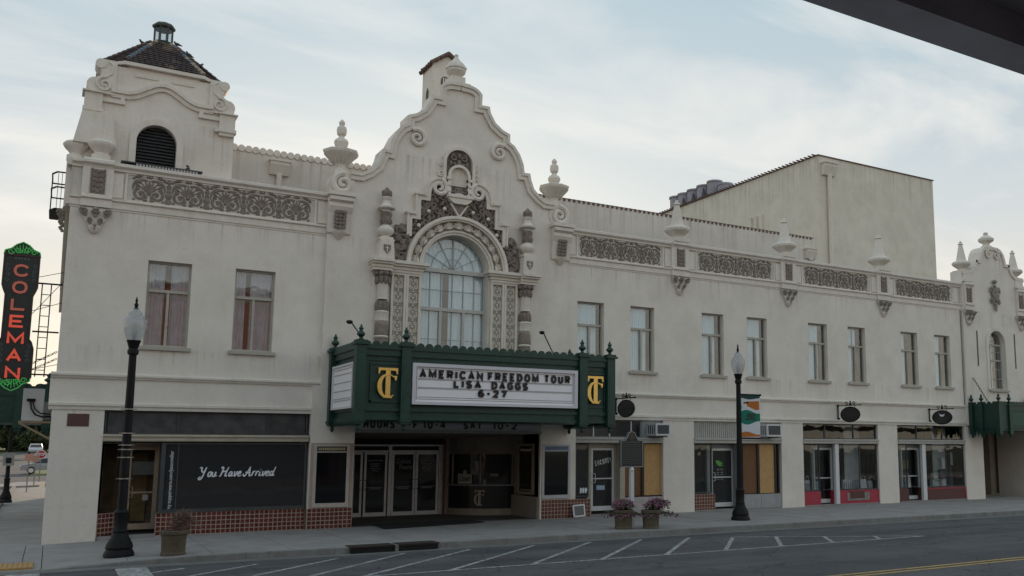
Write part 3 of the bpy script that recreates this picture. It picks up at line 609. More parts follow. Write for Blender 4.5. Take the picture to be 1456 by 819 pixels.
# ---- piers of the parapet with dark tablet, and bracket below
def tablet_mb(w_, h_):
    mb = MB()
    for i in range(5):
        z = h_*(i+.5)/5; mb.ell((0,0,z), w_*.16, .03, h_*.07, 6, 4)
        for sg in (-1, 1):
            mb.ell((sg*w_*.28,0,z+.02), w_*.15, .03, h_*.055, 6, 4, rot=sg*(.5 if i % 2 else -.5)); mb.ell((sg*w_*.42,0,z+h_*.1), w_*.06, .03, h_*.05, 5, 4)
    mb.box(-w_/2, w_/2, .0, .02, 0, h_); return mb
TAB = tablet_mb(.36, .68).mesh('dark_tablet', DARK)
def bracket_mb():
    """acanthus bracket: three curling leaves at the top, two below, a bud"""
    mb = MB()
    for x, z, sc, lean in ((-.24,.50,1,-.5),(0,.50,1.1,0),(.24,.50,1,.5),(-.11,.28,.8,-.3),(.11,.28,.8,.3),(0,.12,.7,0)):
        for k in range(-2,3):
            a = lean+k*.42; L_ = (.15-.018*abs(k))*sc
            mb.ell((x+math.sin(a)*L_*.55, -.09-.03*(2-abs(k))*sc, z+math.cos(a)*L_*.75), .035*sc, .05*sc, L_*.62, 6, 4, rot=-a)
        mb.ell((x+lean*.08, -.20*sc, z+.13*sc), .06*sc, .045, .035, 6, 4); mb.ell((x,-.08,z), .05*sc,.05,.06*sc,6,4)
    for sg in (-1, 1): mb.spiral(sg*.30, .60, -.10, .085, .02, R(90), sg*-1.2, .035, n=12)
    return mb
BRK = bracket_mb().mesh('foliage_bracket', mat('bracket_terracotta', (.22,.19,.165), .8, col2=(.36,.33,.29), vscale=9)); BRKB = MB().prism([(-.40,.70),(.40,.70),(.17,.22),(.13,.10),(0,.0),(-.13,.10),(-.17,.22)], -.06, .0).lathe(0,-.05,0,[(.02,.0),(.09,.06),(.12,.14),(.14,.17),(.12,.20)],10).mesh('bracket_back', TRIM)
def pier(xc, hw=.40, tab=True, brk=True, dy=0.0):
    b = MB(); b.prismx([(y_+dy,z_) for y_,z_ in ((0.02,8.84),(-.12,8.84),(-.12,9.04),(-.18,9.07),(-.18,9.12),(-.10,9.15),(-.10,9.92),(-.13,9.98),(-.21,10.04),(-.21,10.12),(-.12,10.18),(.42,10.18),(.42,8.84))], xc-hw, xc+hw)
    b.build('parapet_pier', TRIM, TH, smooth=False)
    if tab:
        inst(TAB, 'dark_tablet', TH, (xc, -.115+dy, 9.2))
        for sx in (-1, 1): MB().box(xc+sx*.235-.02, xc+sx*.235+.02, -.125+dy, -.1+dy, 9.17, 9.91).build('tablet_border', TRIM, TH, smooth=False)
    if brk: inst(BRKB, 'bracket_back', TH, (xc, -.02+dy, 8.10)); inst(BRK, 'foliage_bracket', TH, (xc, -.06+dy, 8.10))
pier(.60, .37)
for xc in (20.06, 25.53, 31.12): pier(xc)
# ---- finials
GREYF = mat('flashing_grey', (.05,.05,.056), .5)
FA = MB().box(-.36,.36,-.33,.33,0,.16).lathe(0,0,.16,[(.24,0),(.20,.06),(.24,.12),(.30,.16),(.47,.30),(.49,.38),(.46,.42),(.42,.46),(.30,.47)],24,flute=.05,fz=(.15,.43)).lathe(0,0,.62,[(.30,0),(.27,.06),(.22,.30),(.14,.70),(.10,.86),(.15,.90),(.12,.94),(.07,.97),(.08,1.01),(.02,1.08)],16)
FAM = FA.mesh('finial_urn', TRIM)
for xc in (20.06, 25.53, 31.12): inst(FAM, 'finial', TH, (xc, .12, 10.16))
FW = MB().lathe(0,0,-.16,[(.24,0),(.24,.16)],14).lathe(0,0,0,[(.22,0),(.17,.04),(.2,.10),(.29,.20),(.33,.28),(.33,.33),(.29,.38),(.22,.40)],26,flute=.05,fz=(.15,.36)).mesh('finial_bowl', TRIM)
for xc, yc in ((.64, .12), (.06, .55)): inst(FW, 'finial_bowl', TH, (xc, yc, 10.34))
MB().prism([(-.06,10.66),(.98,10.66),(.84,11.55),(.10,11.55)], .16, 1.1).build('corner_pylon', STUCCO, TH, smooth=False)
MB().box(1.12,3.2,-.06,.34,10.215,10.245).build('parapet_flashing', GREYF, TH, smooth=False)
bs_ = MB()
for k in range(20): bs_.box(1.5+k*.08,1.55+k*.08,-.04,.0,10.165,10.214)
bs_.build('flashing_clips', mat('clip_white', (.55,.55,.55), .6), TH, smooth=False)
FB = MB().box(-.34,.34,-.34,.34,0,.22).box(-.26,.26,-.26,.26,.22,.42).lathe(0,0,.42,[(.22,0),(.17,.1),(.20,.2),(.3,.26),(.62,.52),(.66,.58),(.66,.64),(.52,.67),(.30,.72),(.20,.78)],8,flute=0).lathe(0,0,1.18,[(.16,0),(.24,.08),(.27,.18),(.22,.27),(.12,.32),(.10,.38),(.17,.44),(.19,.58),(.16,.68),(.08,.72),(.11,.78),(.11,.84),(.03,.93)],12)
for i in range(16):
    a = 2*PI*i/16; FB.bar((.30*math.cos(a),.30*math.sin(a),.69), (.60*math.cos(a),.60*math.sin(a),.98), .05, .05)
FBM = FB.mesh('finial_basin', TRIM)
for xc in (7.16, 14.72): inst(FBM, 'finial', TH, (xc, .16, 10.52), scale=(.84,.84,1))
# ---- centre bay wall with arched window opening, and gable
ZW0, ZSP, RW = 4.2, 8.13, 1.16
def right_profile():
    q = [(684,137.8),(683.3,151.5),(694.2,153.5),(695.9,162.7),(702.7,176.4),(713,186.7),(723.2,192.8),(723.2,203.8),(730,209.6),(737,220.9),(742,234.5),(743.8,247.2),(751.6,248.2),(753,256.8),(757.4,270.4),(766,280.7),(774.5,287.5),(786,289.0)]
    return [P(x, y, YB) for x, y in q]
RP = right_profile(); RPo = [(x-GX, z) for x, z in RP]
top = bez((.36,14.50),(.62,14.46),(RPo[0][0],RPo[0][1]+.03), 4)
half = [(0,14.52)] + top + RPo[1:]
END = (half[-1][0], 10.28)
gpoly = [(GX+x, z) for x, z in half] + [(XB1, 10.26), (XB1, 4.2)]
lpoly = [(GX-x, z) for x, z in half] + [(XB0, 10.26), (XB0, 4.2)]
# front face split at the axis so each half can have its arch cut out
archh = [(RW*math.sin(PI/2*i/14), ZSP+RW*math.cos(PI/2*i/14)) for i in range(15)]
mb = MB()
for pl, sg in ((gpoly, 1), (lpoly, -1)):
    cut = [(GX+sg*x, z) for x, z in archh[::-1]]
    face = pl + [(GX+sg*RW, 4.2)] + cut          # ends at arch crown on the axis
    n = len(face)
    mb.add([(x, YB, z) for x, z in face], [tuple(range(n))])
    back = [(x, z) for x, z in pl if z > 9.9] + [(GX, 9.9)] if False else None
    edge = pl[:-1]
    for (xa, za), (xb, zb) in zip(edge, edge[1:]): mb.add([(xa,YB,za),(xb,YB,zb),(xb,.55,zb),(xa,.55,za)], [(0,1,2,3)])
    hb = [(GX, 9.9)] + [(x, z) for x, z in edge] + [(edge[-1][0], 9.9)]
    mb.add([(x, .55, z) for x, z in hb], [tuple(range(len(hb)))])
    cc = [(GX+sg*RW, 4.2)] + cut
    for (xa, za), (xb, zb) in zip(cc, cc[1:]): mb.add([(xa,YB,za),(xb,YB,zb),(xb,.3,zb),(xa,.3,za)], [(0,1,2,3)])
    xe = XB1 if sg > 0 else XB0
    mb.add([(xe,YB,4.2),(xe,YB,10.26),(xe,.6,10.26),(xe,.6,4.2)], [(0,1,2,3)])
mb.build('gable_wall', STUCCO, TH, smooth=False)
for sg in (1, -1):
    path = [(GX+sg*x, z) for x, z in half]
    MB().ribbon(path, .24, YB-.09, YB+.002, side=(-1 if sg > 0 else 1)).build('gable_moulding', TRIM, TH, angle=40)
    MB().ribbon([(GX+sg*x*0.999, z) for x, z in half], .10, YB-.14, YB-.088, side=(-1 if sg > 0 else 1)).build('gable_rim', TRIM, TH, angle=40)
    # volutes at the shoulders and feet
    v = MB(); cxv, czv = GX+sg*(RPo[7][0]-.37), RPo[7][1]-.42
    v.spiral(cxv, czv, YB-.06, .30, .04, R(55) if sg > 0 else R(125), sg*1.6, .085, n=34, k=6, flat=.9)
    v.lathe(0,0,0,[(.01,0)],3) if False else None
    v.build('gable_volute', TRIM, TH)
    v = MB(); v.spiral(GX+sg*3.80, 10.46, YB-.10, .33, .04, R(95) if sg > 0 else R(85), -sg*1.65, .10, n=38, k=6, flat=.9)
    v.prism(arc(GX+sg*3.80, 10.46, .40, 0, 360, 22)[:-1], YB-.05, .3); v.build('foot_volute', TRIM, TH)
# gable ball finial on a stepped pedestal
fx_ = GX-.06
b = MB().box(fx_-.42,fx_+.42,-.16,.5,14.40,14.58).box(fx_-.25,fx_+.25,-.1,.45,14.58,14.80).lathe(fx_,.15,14.80,[(.20,0),(.14,.05),(.18,.09),(.30,.17),(.33,.24),(.31,.30),(.35,.32),(.34,.40),(.26,.52),(.15,.62),(.08,.72),(.05,.78),(.075,.82),(.02,.88)],20)
b.build('gable_finial', TRIM, TH)
# consoles under the foot volutes, dark leaf on each
for sg in (-1, 1):
    xc = GX+sg*3.86; c = MB()
    c.prismx([(YB,10.02),(YB-.30,10.02),(YB-.34,9.96),(YB-.34,9.88),(YB-.22,9.82),(YB-.26,9.7),(YB-.16,9.5),(YB-.06,8.9),(YB,8.85)], xc-.36, xc+.36)
    c.box(xc-.42, xc+.42, YB-.38, YB+.02, 10.02, 10.14); c.lathe(xc, YB-.02, 8.70, [(.03,0),(.12,.1),(.2,.18),(.24,.24)], 10)
    c.build('console', TRIM, TH, smooth=False)
    l = MB()
    for i in range(5):
        z = 9.08+i*.11
        for s2 in (-1,0,1): l.ell((xc+s2*.11, YB-.15-.02*i, z), .08, .05, .075, 6, 4, rot=s2*-.4)
    l.ell((xc,YB-.08,8.86),.1,.07,.1,7,5); l.build('console_leaf', DARK, TH)
# ---- walls behind: parapet wall of the auditorium with mission-tile coping, sides, roof
BWY = 2.0; xl, xr, BZ = 4.2, P(1157,332,BWY)[0], 11.80
MB().box(xl, xr, BWY, BWY+.35, 9.0, BZ).build('rear_parapet_wall', STUCCO3, TH, smooth=False)
ct = MB().tube([(0,-.03,0),(0,.40,.0)], .112, 10); ct.m[-2] = 1; ct = ct.mesh('coping_tile', [TERRA, STUCCO])
nn = int((xr-xl)/.215)
ctr = MB().tube([(0,-.02,0),(0,.40,.0)], .066, 8).mesh('coping_tile', TERRA)
for i in range(nn): inst(ct if i*.215 < 10 else ctr, 'coping_tile', TH, (xl+.1+i*.215, BWY, BZ-.035), rot=(0, 0, random.uniform(-.03,.03)))
MB().box(xr-.35, xr, BWY+.35, 11.9, 9.0, BZ-.02).build('rear_side_wall', STUCCO, TH, smooth=False)
MB().box(.3, 60, .5, 30, 9.55, 9.7).build('roof_deck', DIMIN, TH, smooth=False)
mb = MB(); mb.add([(X0,.0,-.4),(X0,0,9.93),(X0,24,9.93),(X0,24,-.4)], [(0,1,2,3)]); mb.build('side_wall', STUCCO, TH, smooth=False)
MB().prismx([(24,-.4),(24,9.9),(24.3,9.9),(24.3,-.4)], X0, 60).build('back_wall', STUCCO, TH, smooth=False)
sb = MB(); sb.box(X0-.11, X0, 0.001, 24, 4.19, 4.33); sb.box(X0-.10, X0, 0.001, 24, 3.38, 3.54); sb.box(X0-.11, X0, .001, 24, 8.86, 9.08); sb.box(X0-.14, X0+.3, .001, 24, 9.95, 10.15); sb.build('side_belt', TRIM, TH, smooth=False)
inst(BRK, 'foliage_bracket', TH, (-.06, .62, 8.10), rot=(0,0,R(-90)))
MB().prismx([(.25,8.84),(.99,8.84),(.99,10.18),(.25,10.18)], -.16, 0.02).build('parapet_pier', TRIM, TH, smooth=False)
MB().box(xl+10, xr, BWY-.012, BWY+.36, BZ, BZ+.022).build('coping_bed', TERRA, TH, smooth=False)
# rain hoppers and downpipes
def hopper(x, y, z, zb, s=1.0):
    h = MB(x, y, z); h.prismx([(y,z),(y-.22*s,z),(y-.22*s,z-.10*s),(y-.10*s,z-.42*s),(y,z-.42*s)], x-.30*s, x+.30*s); h.lathe(x, y-.10*s, zb, [(.09*s,0),(.09*s,z-.4*s-zb)], 8)
    h.box(x-.34*s, x+.34*s, y-.26*s, y, z, z+.05*s); return h.build('rain_hopper', TRIM, TH, smooth=False)
px_, pz_ = P(397, 232, BWY); hopper(px_, BWY, pz_, 9.6)
px_, pz_ = P(1160, 357, BWY); hopper(px_-.4, BWY, pz_, pz_-.5)
# ---- fly tower
FY = 12.0; fx0, fz1 = P(1163,221,FY); fx1 = P(1326,262,FY)[0]
fly = MB(); fly.box(fx0, fx1, FY, FY+19, 6, fz1); fly.build('fly_tower', STUCCO2, TH, smooth=False)
for bx_ in ((fx0-.06, fx1+.06, FY-.07, FY+.3, fz1, fz1+.06), (fx0-.06, fx0+.3, FY+.301, FY+19, fz1, fz1+.06)): MB().box(*bx_).build('fly_tower_coping', TERRA, TH, smooth=False)
GREYV = mat('hatch_dark', (.07,.07,.08), .8)
FT = MB().tube([(0,-.02,0),(0,.3,0)], .05, 7).mesh('coping_tile', TERRA)
for i in range(int(19/.34)): inst(FT, 'coping_tile', TH, (fx0-.02, FY+.2+i*.34, fz1+.05), rot=(0,0,R(90)))
px_, pz_ = P(1174,245,FY); hopper(fx0+.75, FY, pz_+.5, 6.5, 1.7)
VENT = mat('ventilator_metal', (.30,.29,.34), .6, var=.15, vscale=2); VX = fx0+.7
def onx(px, py, X):
    d = _f + _r*((px-CX)/FPX) + _d*((py-CY)/FPX); t = X/d.x; return d.y*t-CAMD, d.z*t+CAMZ
for px, py in ((1031,262),(1016,258.5),(1001.5,265),(988,271),(975,276.5),(963.5,281)):
    y, z = onx(px, py, VX); r_ = abs(onx(px-7.4,py,VX)[0]-y)*.98
    MB().lathe(VX, y, fz1-.2, [(r_*.9,0),(r_*.9,z-fz1+.2-.14),(r_,z-fz1+.2-.12),(r_,z-fz1+.2)], 18).build('roof_ventilator', VENT, TH)
for px, py, hh in ((1000,284,17),(985.5,289.5,15),(971.5,294.5,13)):
    (ya,za),(yb,zb),(yc,zc_) = onx(px-4,py,VX-.5),onx(px+4,py,VX-.5),onx(px,py-hh,VX-.5)
    MB().prismx([(ya,fz1-.1),(yb,fz1-.1),(yc,zc_)], VX-.52, VX-.44).build('vent_hatch', GREYV, TH, smooth=False)
vz = MB()
for k in range(4): MB().box(fx0-.14, fx0, FY+5.2+k*.55, FY+5.42+k*.55, fz1-5.6, fz1-2.6+(-.6 if k == 3 else 0)).build('wall_rib', STUCCO2, TH, smooth=False)
vz.bar((fx0-.1, FY+9.5, fz1-3.3), (fx0-.1, FY+13.5, fz1-3.6), .25, .3); vz.build('wall_flue', STUCCO2, TH, smooth=False)
# ================================================================== corner tower
TX, TY = 2.09, 2.35; HW = 1.96
def tower_face():
    # front wall with arched louvre opening
    x0, x1, y, z0, z1 = TX-HW+.02, TX+HW, .45, 9.7, 12.35
    cx_, zs_, r_ = 2.0, 11.02, .52; ov = MB()
    pl = [(x0,z0),(cx_-r_,z0),(cx_-r_,zs_)] + [(cx_-r_*math.cos(PI*i/14), zs_+r_*math.sin(PI*i/14)) for i in range(1,14)] + [(cx_+r_,zs_),(cx_+r_,z0),(x1,z0),(x1,11.75),(x1-.28,11.75),(x1-.28,12.2),(x1-.62,12.2),(x1-.62,13.1),(x0+.62,13.1),(x0+.62,12.2),(x0+.08,12.2),(x0,11.4)]
    ov.add([(x,y,z) for x,z in pl], [tuple(range(len(pl)))])
    for (xa,za),(xb,zb) in zip(pl[1:17], pl[2:18]): ov.add([(xa,y,za),(xb,y,zb),(xb,y+.25,zb),(xa,y+.25,za)], [(0,1,2,3)])
    for sgn, lo, hi in ((1, 17, 24),):
        for (xa,za),(xb,zb) in zip(pl[18:], pl[19:]+pl[:1]): ov.add([(xa,y,za),(xb,y,zb),(xb,y+3.7,zb),(xa,y+3.7,za)], [(0,1,2,3)])
    ov.build('tower_wall', STUCCO, TH, smooth=False)
    MB().ribbon([(cx_-r_,9.9)]+[(cx_-r_*math.cos(PI*i/18), zs_+r_*math.sin(PI*i/18)) for i in range(19)]+[(cx_+r_,9.9)], .17, y-.075, y+.01, side=1).build('louvre_surround', TRIM, TH, angle=40)
    lv = MB()
    for i in range(16):
        z = 10.05+i*.095; hw = r_-.03 if z < zs_ else math.sqrt(max(.01,(r_-.02)**2-(z-zs_)**2))
        inst(MB().prismx([(.10,-.055),(.02,-.055),(0,-.045),(.08,.03),(.1,.03)], -hw, hw).mesh('louvre', GREYDK), 'louvre', TH, (cx_, y+.10, z))
    MB().box(cx_-r_, cx_+r_, y+.24, y+.26, 9.8, 11.6).build('louvre_back', DARKIN, TH, smooth=False)
    # swept moulding below the eaves
    cpts = [(x0+.62,12.28)] + bez((x0+1.05,12.28),(x0+1.3,12.34),(x0+1.45,12.47),5) + bez((x0+1.6,12.56),(TX,12.82),(x1-1.6,12.56),8) + bez((x1-1.45,12.47),(x1-1.3,12.34),(x1-1.05,12.28),5) + [(x1-.62,12.28)]
    lo = [(x0+.0,11.95),(x0+.62,11.95),(x0+.95,11.95),(x0+.95,12.28)]
    MB().ribbon(cpts, .10, y-.13, y+.004, side=1).build('swept_moulding', TRIM, TH, angle=40)
    MB().ribbon(cpts, .12, y-.07, y+.004, side=-1).build('swept_moulding', TRIM, TH, angle=40)
    for sg in (-1, 1):
        xe = TX+sg*HW
        m_ = MB(); m_.box(xe-sg*.04, xe-sg*1.0, y-.09, y+.004, 11.98, 12.08); m_.box(xe+sg*.04, xe-sg*.55, y-.14, y+.004, 11.63, 11.74) if sg > 0 else m_.box(xe+sg*.03, xe-sg*.6, y-.14, y+.004, 11.55, 11.66)
        m_.box(xe-sg*.88, xe-sg*.99, y-.078, y+.004, 12.08, 12.34)
        m_.build('stepped_moulding', TRIM, TH, smooth=False)
    for xa_ in (-.75, .2): MB().box(TX+xa_, TX+xa_+.6, y-.03, y+.004, 12.88, 12.98).build('blank_panel', TRIM, TH, smooth=False)
GREYDK = mat('louvre_grey', (.055,.058,.062), .6, var=.2, vscale=4)
tower_face()
# drum under the eaves, corner volutes
ch, hw_ = .65, 1.62
def octo(cx_, cy_, h, c): return [(cx_-h+c,cy_-h),(cx_+h-c,cy_-h),(cx_+h,cy_-h+c),(cx_+h,cy_+h-c),(cx_+h-c,cy_+h),(cx_-h+c,cy_+h),(cx_-h,cy_+h-c),(cx_-h,cy_-h+c)]
OY = .40+hw_
MB().slab(octo(TX, OY+.01, hw_-.06, ch), 12.2, 13.22).build('tower_drum', STUCCO, TH, smooth=False)
MB().slab(octo(TX, OY, hw_+.07, ch), 13.16, 13.26).build('eaves_band', TRIM, TH, smooth=False)
for sg in (-1, 1):
    for yy_ in (OY-hw_+.22, OY+hw_-.2):
        v = MB(); xb = TX+sg*(hw_-.05); s2 = sg
        prof = [(0,0),(.0,1.0),(.40,1.0),(.50,.94),(.50,.82),(.40,.72),(.36,.62),(.40,.50),(.56,.40),(.70,.26),(.70,.08),(.60,0)]
        v.prism([(xb-.35*s2+s2*x, 12.2+z) for x, z in prof], yy_-.255, yy_+.24)
        v.tube([(xb-.35*s2+s2*.50, yy_-.27, 12.42),(xb-.35*s2+s2*.50, yy_+.27, 12.42)], .22, 14); v.tube([(xb-.35*s2+s2*.40, yy_-.28, 13.06),(xb-.35*s2+s2*.40, yy_+.28, 13.06)], .14, 12)
        v.spiral(xb-.35*s2+s2*.28, 12.46, yy_-.29, .22, .03, R(100), -s2*1.5, .045, n=24); v.tube([(xb-.35*s2+s2*x, yy_-.25, 12.2+z) for x, z in ((.30,.46),(.12,.60),(.10,.85),(.2,.95))], .04, 6)
        v.build('corner_volute', TRIM, TH, smooth=False)
        xe = TX+sg*(HW-.22); b = MB().box(xe-.22, xe+.22, yy_-.30, yy_+.25, 11.74, 12.18).box(xe-.25, xe+.25, yy_-.34, yy_+.27, 11.64, 11.74).box(xe-.21, xe+.21, yy_-.29, yy_+.25, 11.54, 11.64).box(xe-.28, xe+.28, yy_-.37, yy_+.28, 12.18, 12.22); b.build('volute_block', TRIM, TH, smooth=False)
# roof: eight slopes of small tiles, hips, lantern
AP = 15.0; rt = MB(); n_rows = 13
oc = octo(TX, OY, hw_+.06, ch); ot = octo(TX, OY, .34, .14)
ZE, ZT = 13.27, 14.55
for i in range(8):
    a0, a1 = Vector((*oc[i],ZE)), Vector((*oc[(i+1)%8],ZE)); b0, b1 = Vector((*ot[i],ZT)), Vector((*ot[(i+1)%8],ZT))
    rt.add([a0,a1,b1,b0], [(0,1,2,3)])
    nrm = (a1-a0).cross(b0-a0).normalized()
    for r in range(n_rows):
        t0, t1 = r/n_rows, (r+1.25)/n_rows
        p0, p1 = a0.lerp(b0,t0), a1.lerp(b1,t0); q0, q1 = a0.lerp(b0,min(t1,1)), a1.lerp(b1,min(t1,1))
        k = max(1, int((p1-p0).length/.15))
        for j in range(k):
            u0, u1 = j/k+.006, (j+1)/k-.006; off = (.5/k if r % 2 and k > 1 else 0)
            u0, u1 = min(1,u0+off), min(1,u1+off)
            if u1-u0 < .004: continue
            A, B, C_, D = p0.lerp(p1,u0), p0.lerp(p1,u1), q0.lerp(q1,u1), q0.lerp(q1,u0); h = .032+random.uniform(0,.012)
            rt.add([A+nrm*h, B+nrm*h, C_+nrm*.008, D+nrm*.008, A, B], [(0,1,2,3),(0,4,5,1)])
rto = rt.build('roof_tiles', ROOF, TH, smooth=False); rto['kind'] = 'stuff'
HIPM = [mat('hip_tile_dark', (.06,.05,.05), .6), mat('hip_tile_pale', (.34,.29,.22), .6), mat('hip_tile_blue', (.10,.13,.16), .6), mat('hip_tile_clay', (.14,.075,.055), .6)]
hipmesh = []
for i in range(8):
    a, b_ = Vector((*oc[i],ZE)), Vector((*ot[i],ZT)); t = (b_-a).normalized()
    for j in range(11):
        p = a.lerp(b_, j/11); q = a.lerp(b_, (j+1.05)/11)
        MB(p.x,p.y,p.z).tube([p+Vector((0,0,.03)), q+Vector((0,0,.02))], [.062,.052], 6).build('hip_tile', random.choice(HIPM if i in (0,1) else (HIPM[0],HIPM[3],HIPM[0])), TH)
lz = ZT-.05
ln = MB(); ln.lathe(TX,OY,lz-.1,[(.46,0),(.38,.1),(.29,.2),(.27,.24),(.29,.28)],8); ln.lathe(TX,OY,lz+.60,[(.27,0),(.325,.05),(.325,.11),(.25,.18),(.10,.22),(.03,.26)],8)
for i in range(8):
    a = PI/8+2*PI*i/8; ln.bar((TX+.265*math.cos(a),OY+.265*math.sin(a),lz+.1),(TX+.265*math.cos(a),OY+.265*math.sin(a),lz+.64),.04,.04)
ln.build('lantern', COPPER, TH, smooth=False)
for i in range(8):
    a = PI/8+2*PI*(i+.5)/8; r_ = .24
    MB(TX,OY,lz).bar((TX+r_*math.cos(a),OY+r_*math.sin(a),lz+.15),(TX+r_*math.cos(a),OY+r_*math.sin(a),lz+.62),.012,.17,up=(-math.sin(a),math.cos(a),0)).build('lantern_pane', GLASSD, TH, smooth=False)
# belfry turret behind the gable: small gable roofed box with grilled openings
BY0, BY1 = 3.0, 4.1; bxa, bze = P(616, 88, BY0); bzp = P(637, 78.5, BY0)[1]; bxb = bxa+2*(P(637,90,BY0)[0]-bxa); bxm = (bxa+bxb)/2
MB().prism([(bxa,9.6),(bxb,9.6),(bxb,bze),(bxm,bzp-.05),(bxa,bze)], BY0, BY1).build('belfry', STUCCO, TH, smooth=False)
br_ = MB()
for sg in (-1, 1):
    e0 = Vector((bxm+sg*((bxb-bxa)/2+.10), 0, bze-.08)); e1 = Vector((bxm, 0, bzp+.02)); n_ = 7
    for i in range(6):
        yq = BY0-.06+(BY1-BY0+.1)*i/5
        for j in range(4):
            p, q_ = e0.lerp(e1, j/4), e0.lerp(e1, (j+1.1)/4); br_.tube([(p.x,yq,p.z+.02),(q_.x,yq,q_.z+.035)], [.085,.07], 6)
    br_.add([(e0.x,BY0-.1,e0.z),(e1.x,BY0-.1,e1.z),(e1.x,BY1+.1,e1.z),(e0.x,BY1+.1,e0.z)], [(0,1,2,3)])
br_.build('belfry_roof', TERRA, TH, smooth=False)
ox, oz = P(632.5, 124, BY0); hw2 = P(638.5,124,BY0)[0]-ox; oh = P(632.5,109,BY0)[1]-oz
MB().prism([(ox-hw2,oz),(ox+hw2,oz)]+arc(ox,oz+oh-hw2,hw2,0,180,8), BY0-.012, BY0+.02).build('belfry_opening', DIMIN, TH, smooth=False)
s2 = MB()
for k in (-.4,.1,.6): s2.box(ox+k*hw2-.02, ox+k*hw2+.02, BY0-.035, BY0-.012, oz, oz+oh-.06)
s2.build('belfry_grille', TRIM, TH, smooth=False)
MB().prismx([(BY0+.40,bze-2.0),(BY0+.66,bze-2.0),(BY0+.66,bze-1.0),(BY0+.53,bze-.82),(BY0+.40,bze-1.0)], bxa-.012, bxa+.02).build('belfry_opening', DIMIN, TH, smooth=False)
# ================================================================== upper windows
def curtain_mb(x0, x1, y, z0, z1, per=.09, amp=.018):
    n = max(6, int((x1-x0)/per*4)); mb = MB(); vs = []
    for i in range(n+1):
        x = x0+(x1-x0)*i/n; yy = y+amp*math.sin(i*PI/2+.3*math.sin(i*.7))
        vs += [(x, yy, z0), (x, yy+.01*math.sin(i), z1)]
    return mb.add(vs, [(2*i, 2*i+2, 2*i+3, 2*i+1) for i in range(n)])
SHEER = mat('grey_drape', (.50,.49,.53), .9, var=.15, vscale=6)
def window(x0, x1, z0, z1, cur, cm=None, y=0.0):
    w_ = part_root('window', TH, (x0, y, z0))
    f = MB(x0,y,z0); yf = y+.13
    zt = z0+(z1-z0)*.655; xm = (x0+x1)/2; t = .055
    f.box(x0,x0+t,yf,yf+.09,z0,z1); f.box(x1-t,x1,yf,yf+.09,z0,z1); f.box(x0+t,x1-t,yf,yf+.09,z1-t,z1); f.box(x0+t,x1-t,yf,yf+.09,z0,z0+t)
    f.box(x0+t,x1-t,yf-.02,yf+.09,zt-.04,zt+.04); f.box(xm-.035,xm+.035,yf-.01,yf+.09,z0+t,zt-.04)
    f.lathe(xm-.012,yf-.03,z0+.75,[(.012,0),(.02,.03),(.012,.06)],6); f.lathe(xm+.012,yf-.03,z0+.55,[(.012,0),(.02,.03),(.012,.06)],6)
    f.build('frame', STONEF, w_, smooth=False)
    for a,b,c,d in ((x0+t,x1-t,zt+.04,z1-t),(x0+t,xm-.035,z0+t,zt-.04),(xm+.035,x1-t,z0+t,zt-.04)):
        MB(x0,y,z0).box(a,b,yf+.045,yf+.053,c,d).build('pane', GLASS, w_, smooth=False)
    MB(x0,y,z0).box(x0-.09,x1+.09,y-.10,y+.12,z0-.10,z0-.004).build('sill', STONEF, w_, smooth=False)
    if cur:
        c = MB(x0,y,z0)
        for a, b in cur: c.merge(curtain_mb(x0+(x1-x0)*a, x0+(x1-x0)*b, yf+.115, z0+.02, z1-.02))
        c.build('curtain', cm or CURTAIN, w_)
for (a,b), cc in zip(WINL, ([(.0,.42),(.56,1.0)], [(.0,.3),(.42,1.0)])): window(a, b, WZ0, WZ1, cc, SHEER)
for (a,b), cc in zip(WINR, ([(0,.80)],[(0,.76)],[(0,.74)],[(0,.78)],[(0,.66)],[(0,.4),(.46,.62)],[(0,.45)],[(0,.55)])): window(a, b, WZ0, WZ1, cc)
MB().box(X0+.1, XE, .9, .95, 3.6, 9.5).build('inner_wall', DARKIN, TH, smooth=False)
# ================================================================== the great arched window
W = part_root('arched_window', TH, (GX, YB, 4.2)); O = (GX, YB, 4.2)
yf = YB+.24; f = MB(*O)
f.box(GX-RW,GX-RW+.06,yf,yf+.09,4.2,ZSP); f.box(GX+RW-.06,GX+RW,yf,yf+.09,4.2,ZSP)
f.ribbon([(GX-RW,ZSP)]+[(GX-RW*math.cos(PI*i/24), ZSP+RW*math.sin(PI*i/24)) for i in range(1,24)]+[(GX+RW,ZSP)], .06, yf, yf+.09, side=-1)
f.box(GX-RW+.06,GX+RW-.06,yf-.03,yf+.09,ZSP-.08,ZSP+.05)
z2 = P(640,441,.12)[1]; f.box(GX-RW+.06,GX+RW-.06,yf-.02,yf+.09,z2-.06,z2+.05)
for x in (-.40,.40): f.box(GX+x-.045,GX+x+.045,yf-.01,yf+.09,4.2,z2-.06)
f.build('frame', mat('window_white_frame', (.50,.49,.46), .6, var=.08, vscale=8), W, smooth=False)
g = MB(*O)
for k in range(1,6):
    if True: g.box(GX-RW+k*2*RW/6-.009, GX-RW+k*2*RW/6+.009, yf+.02, yf+.05, z2+.05, ZSP-.08)
zm = (z2+.05+ZSP-.08)/2; g.box(GX-RW+.06, GX+RW-.06, yf+.021, yf+.049, zm-.009, zm+.009)
for a,b in ((-RW+.06,-.445),(-.355,.355),(.445,RW-.06)):
    g.box(GX+(a+b)/2-.008, GX+(a+b)/2+.008, yf+.02, yf+.05, 4.2, z2-.06)
    for z in (5.0,5.85): g.box(GX+a, GX+b, yf+.021, yf+.049, z-.008, z+.008)
for a in (30,62,90,118,150): g.bar((GX, yf+.035, ZSP+.05), (GX+1.12*math.cos(R(a)), yf+.035, ZSP+1.12*math.sin(R(a))), .02, .03 if a != 90 else .05)
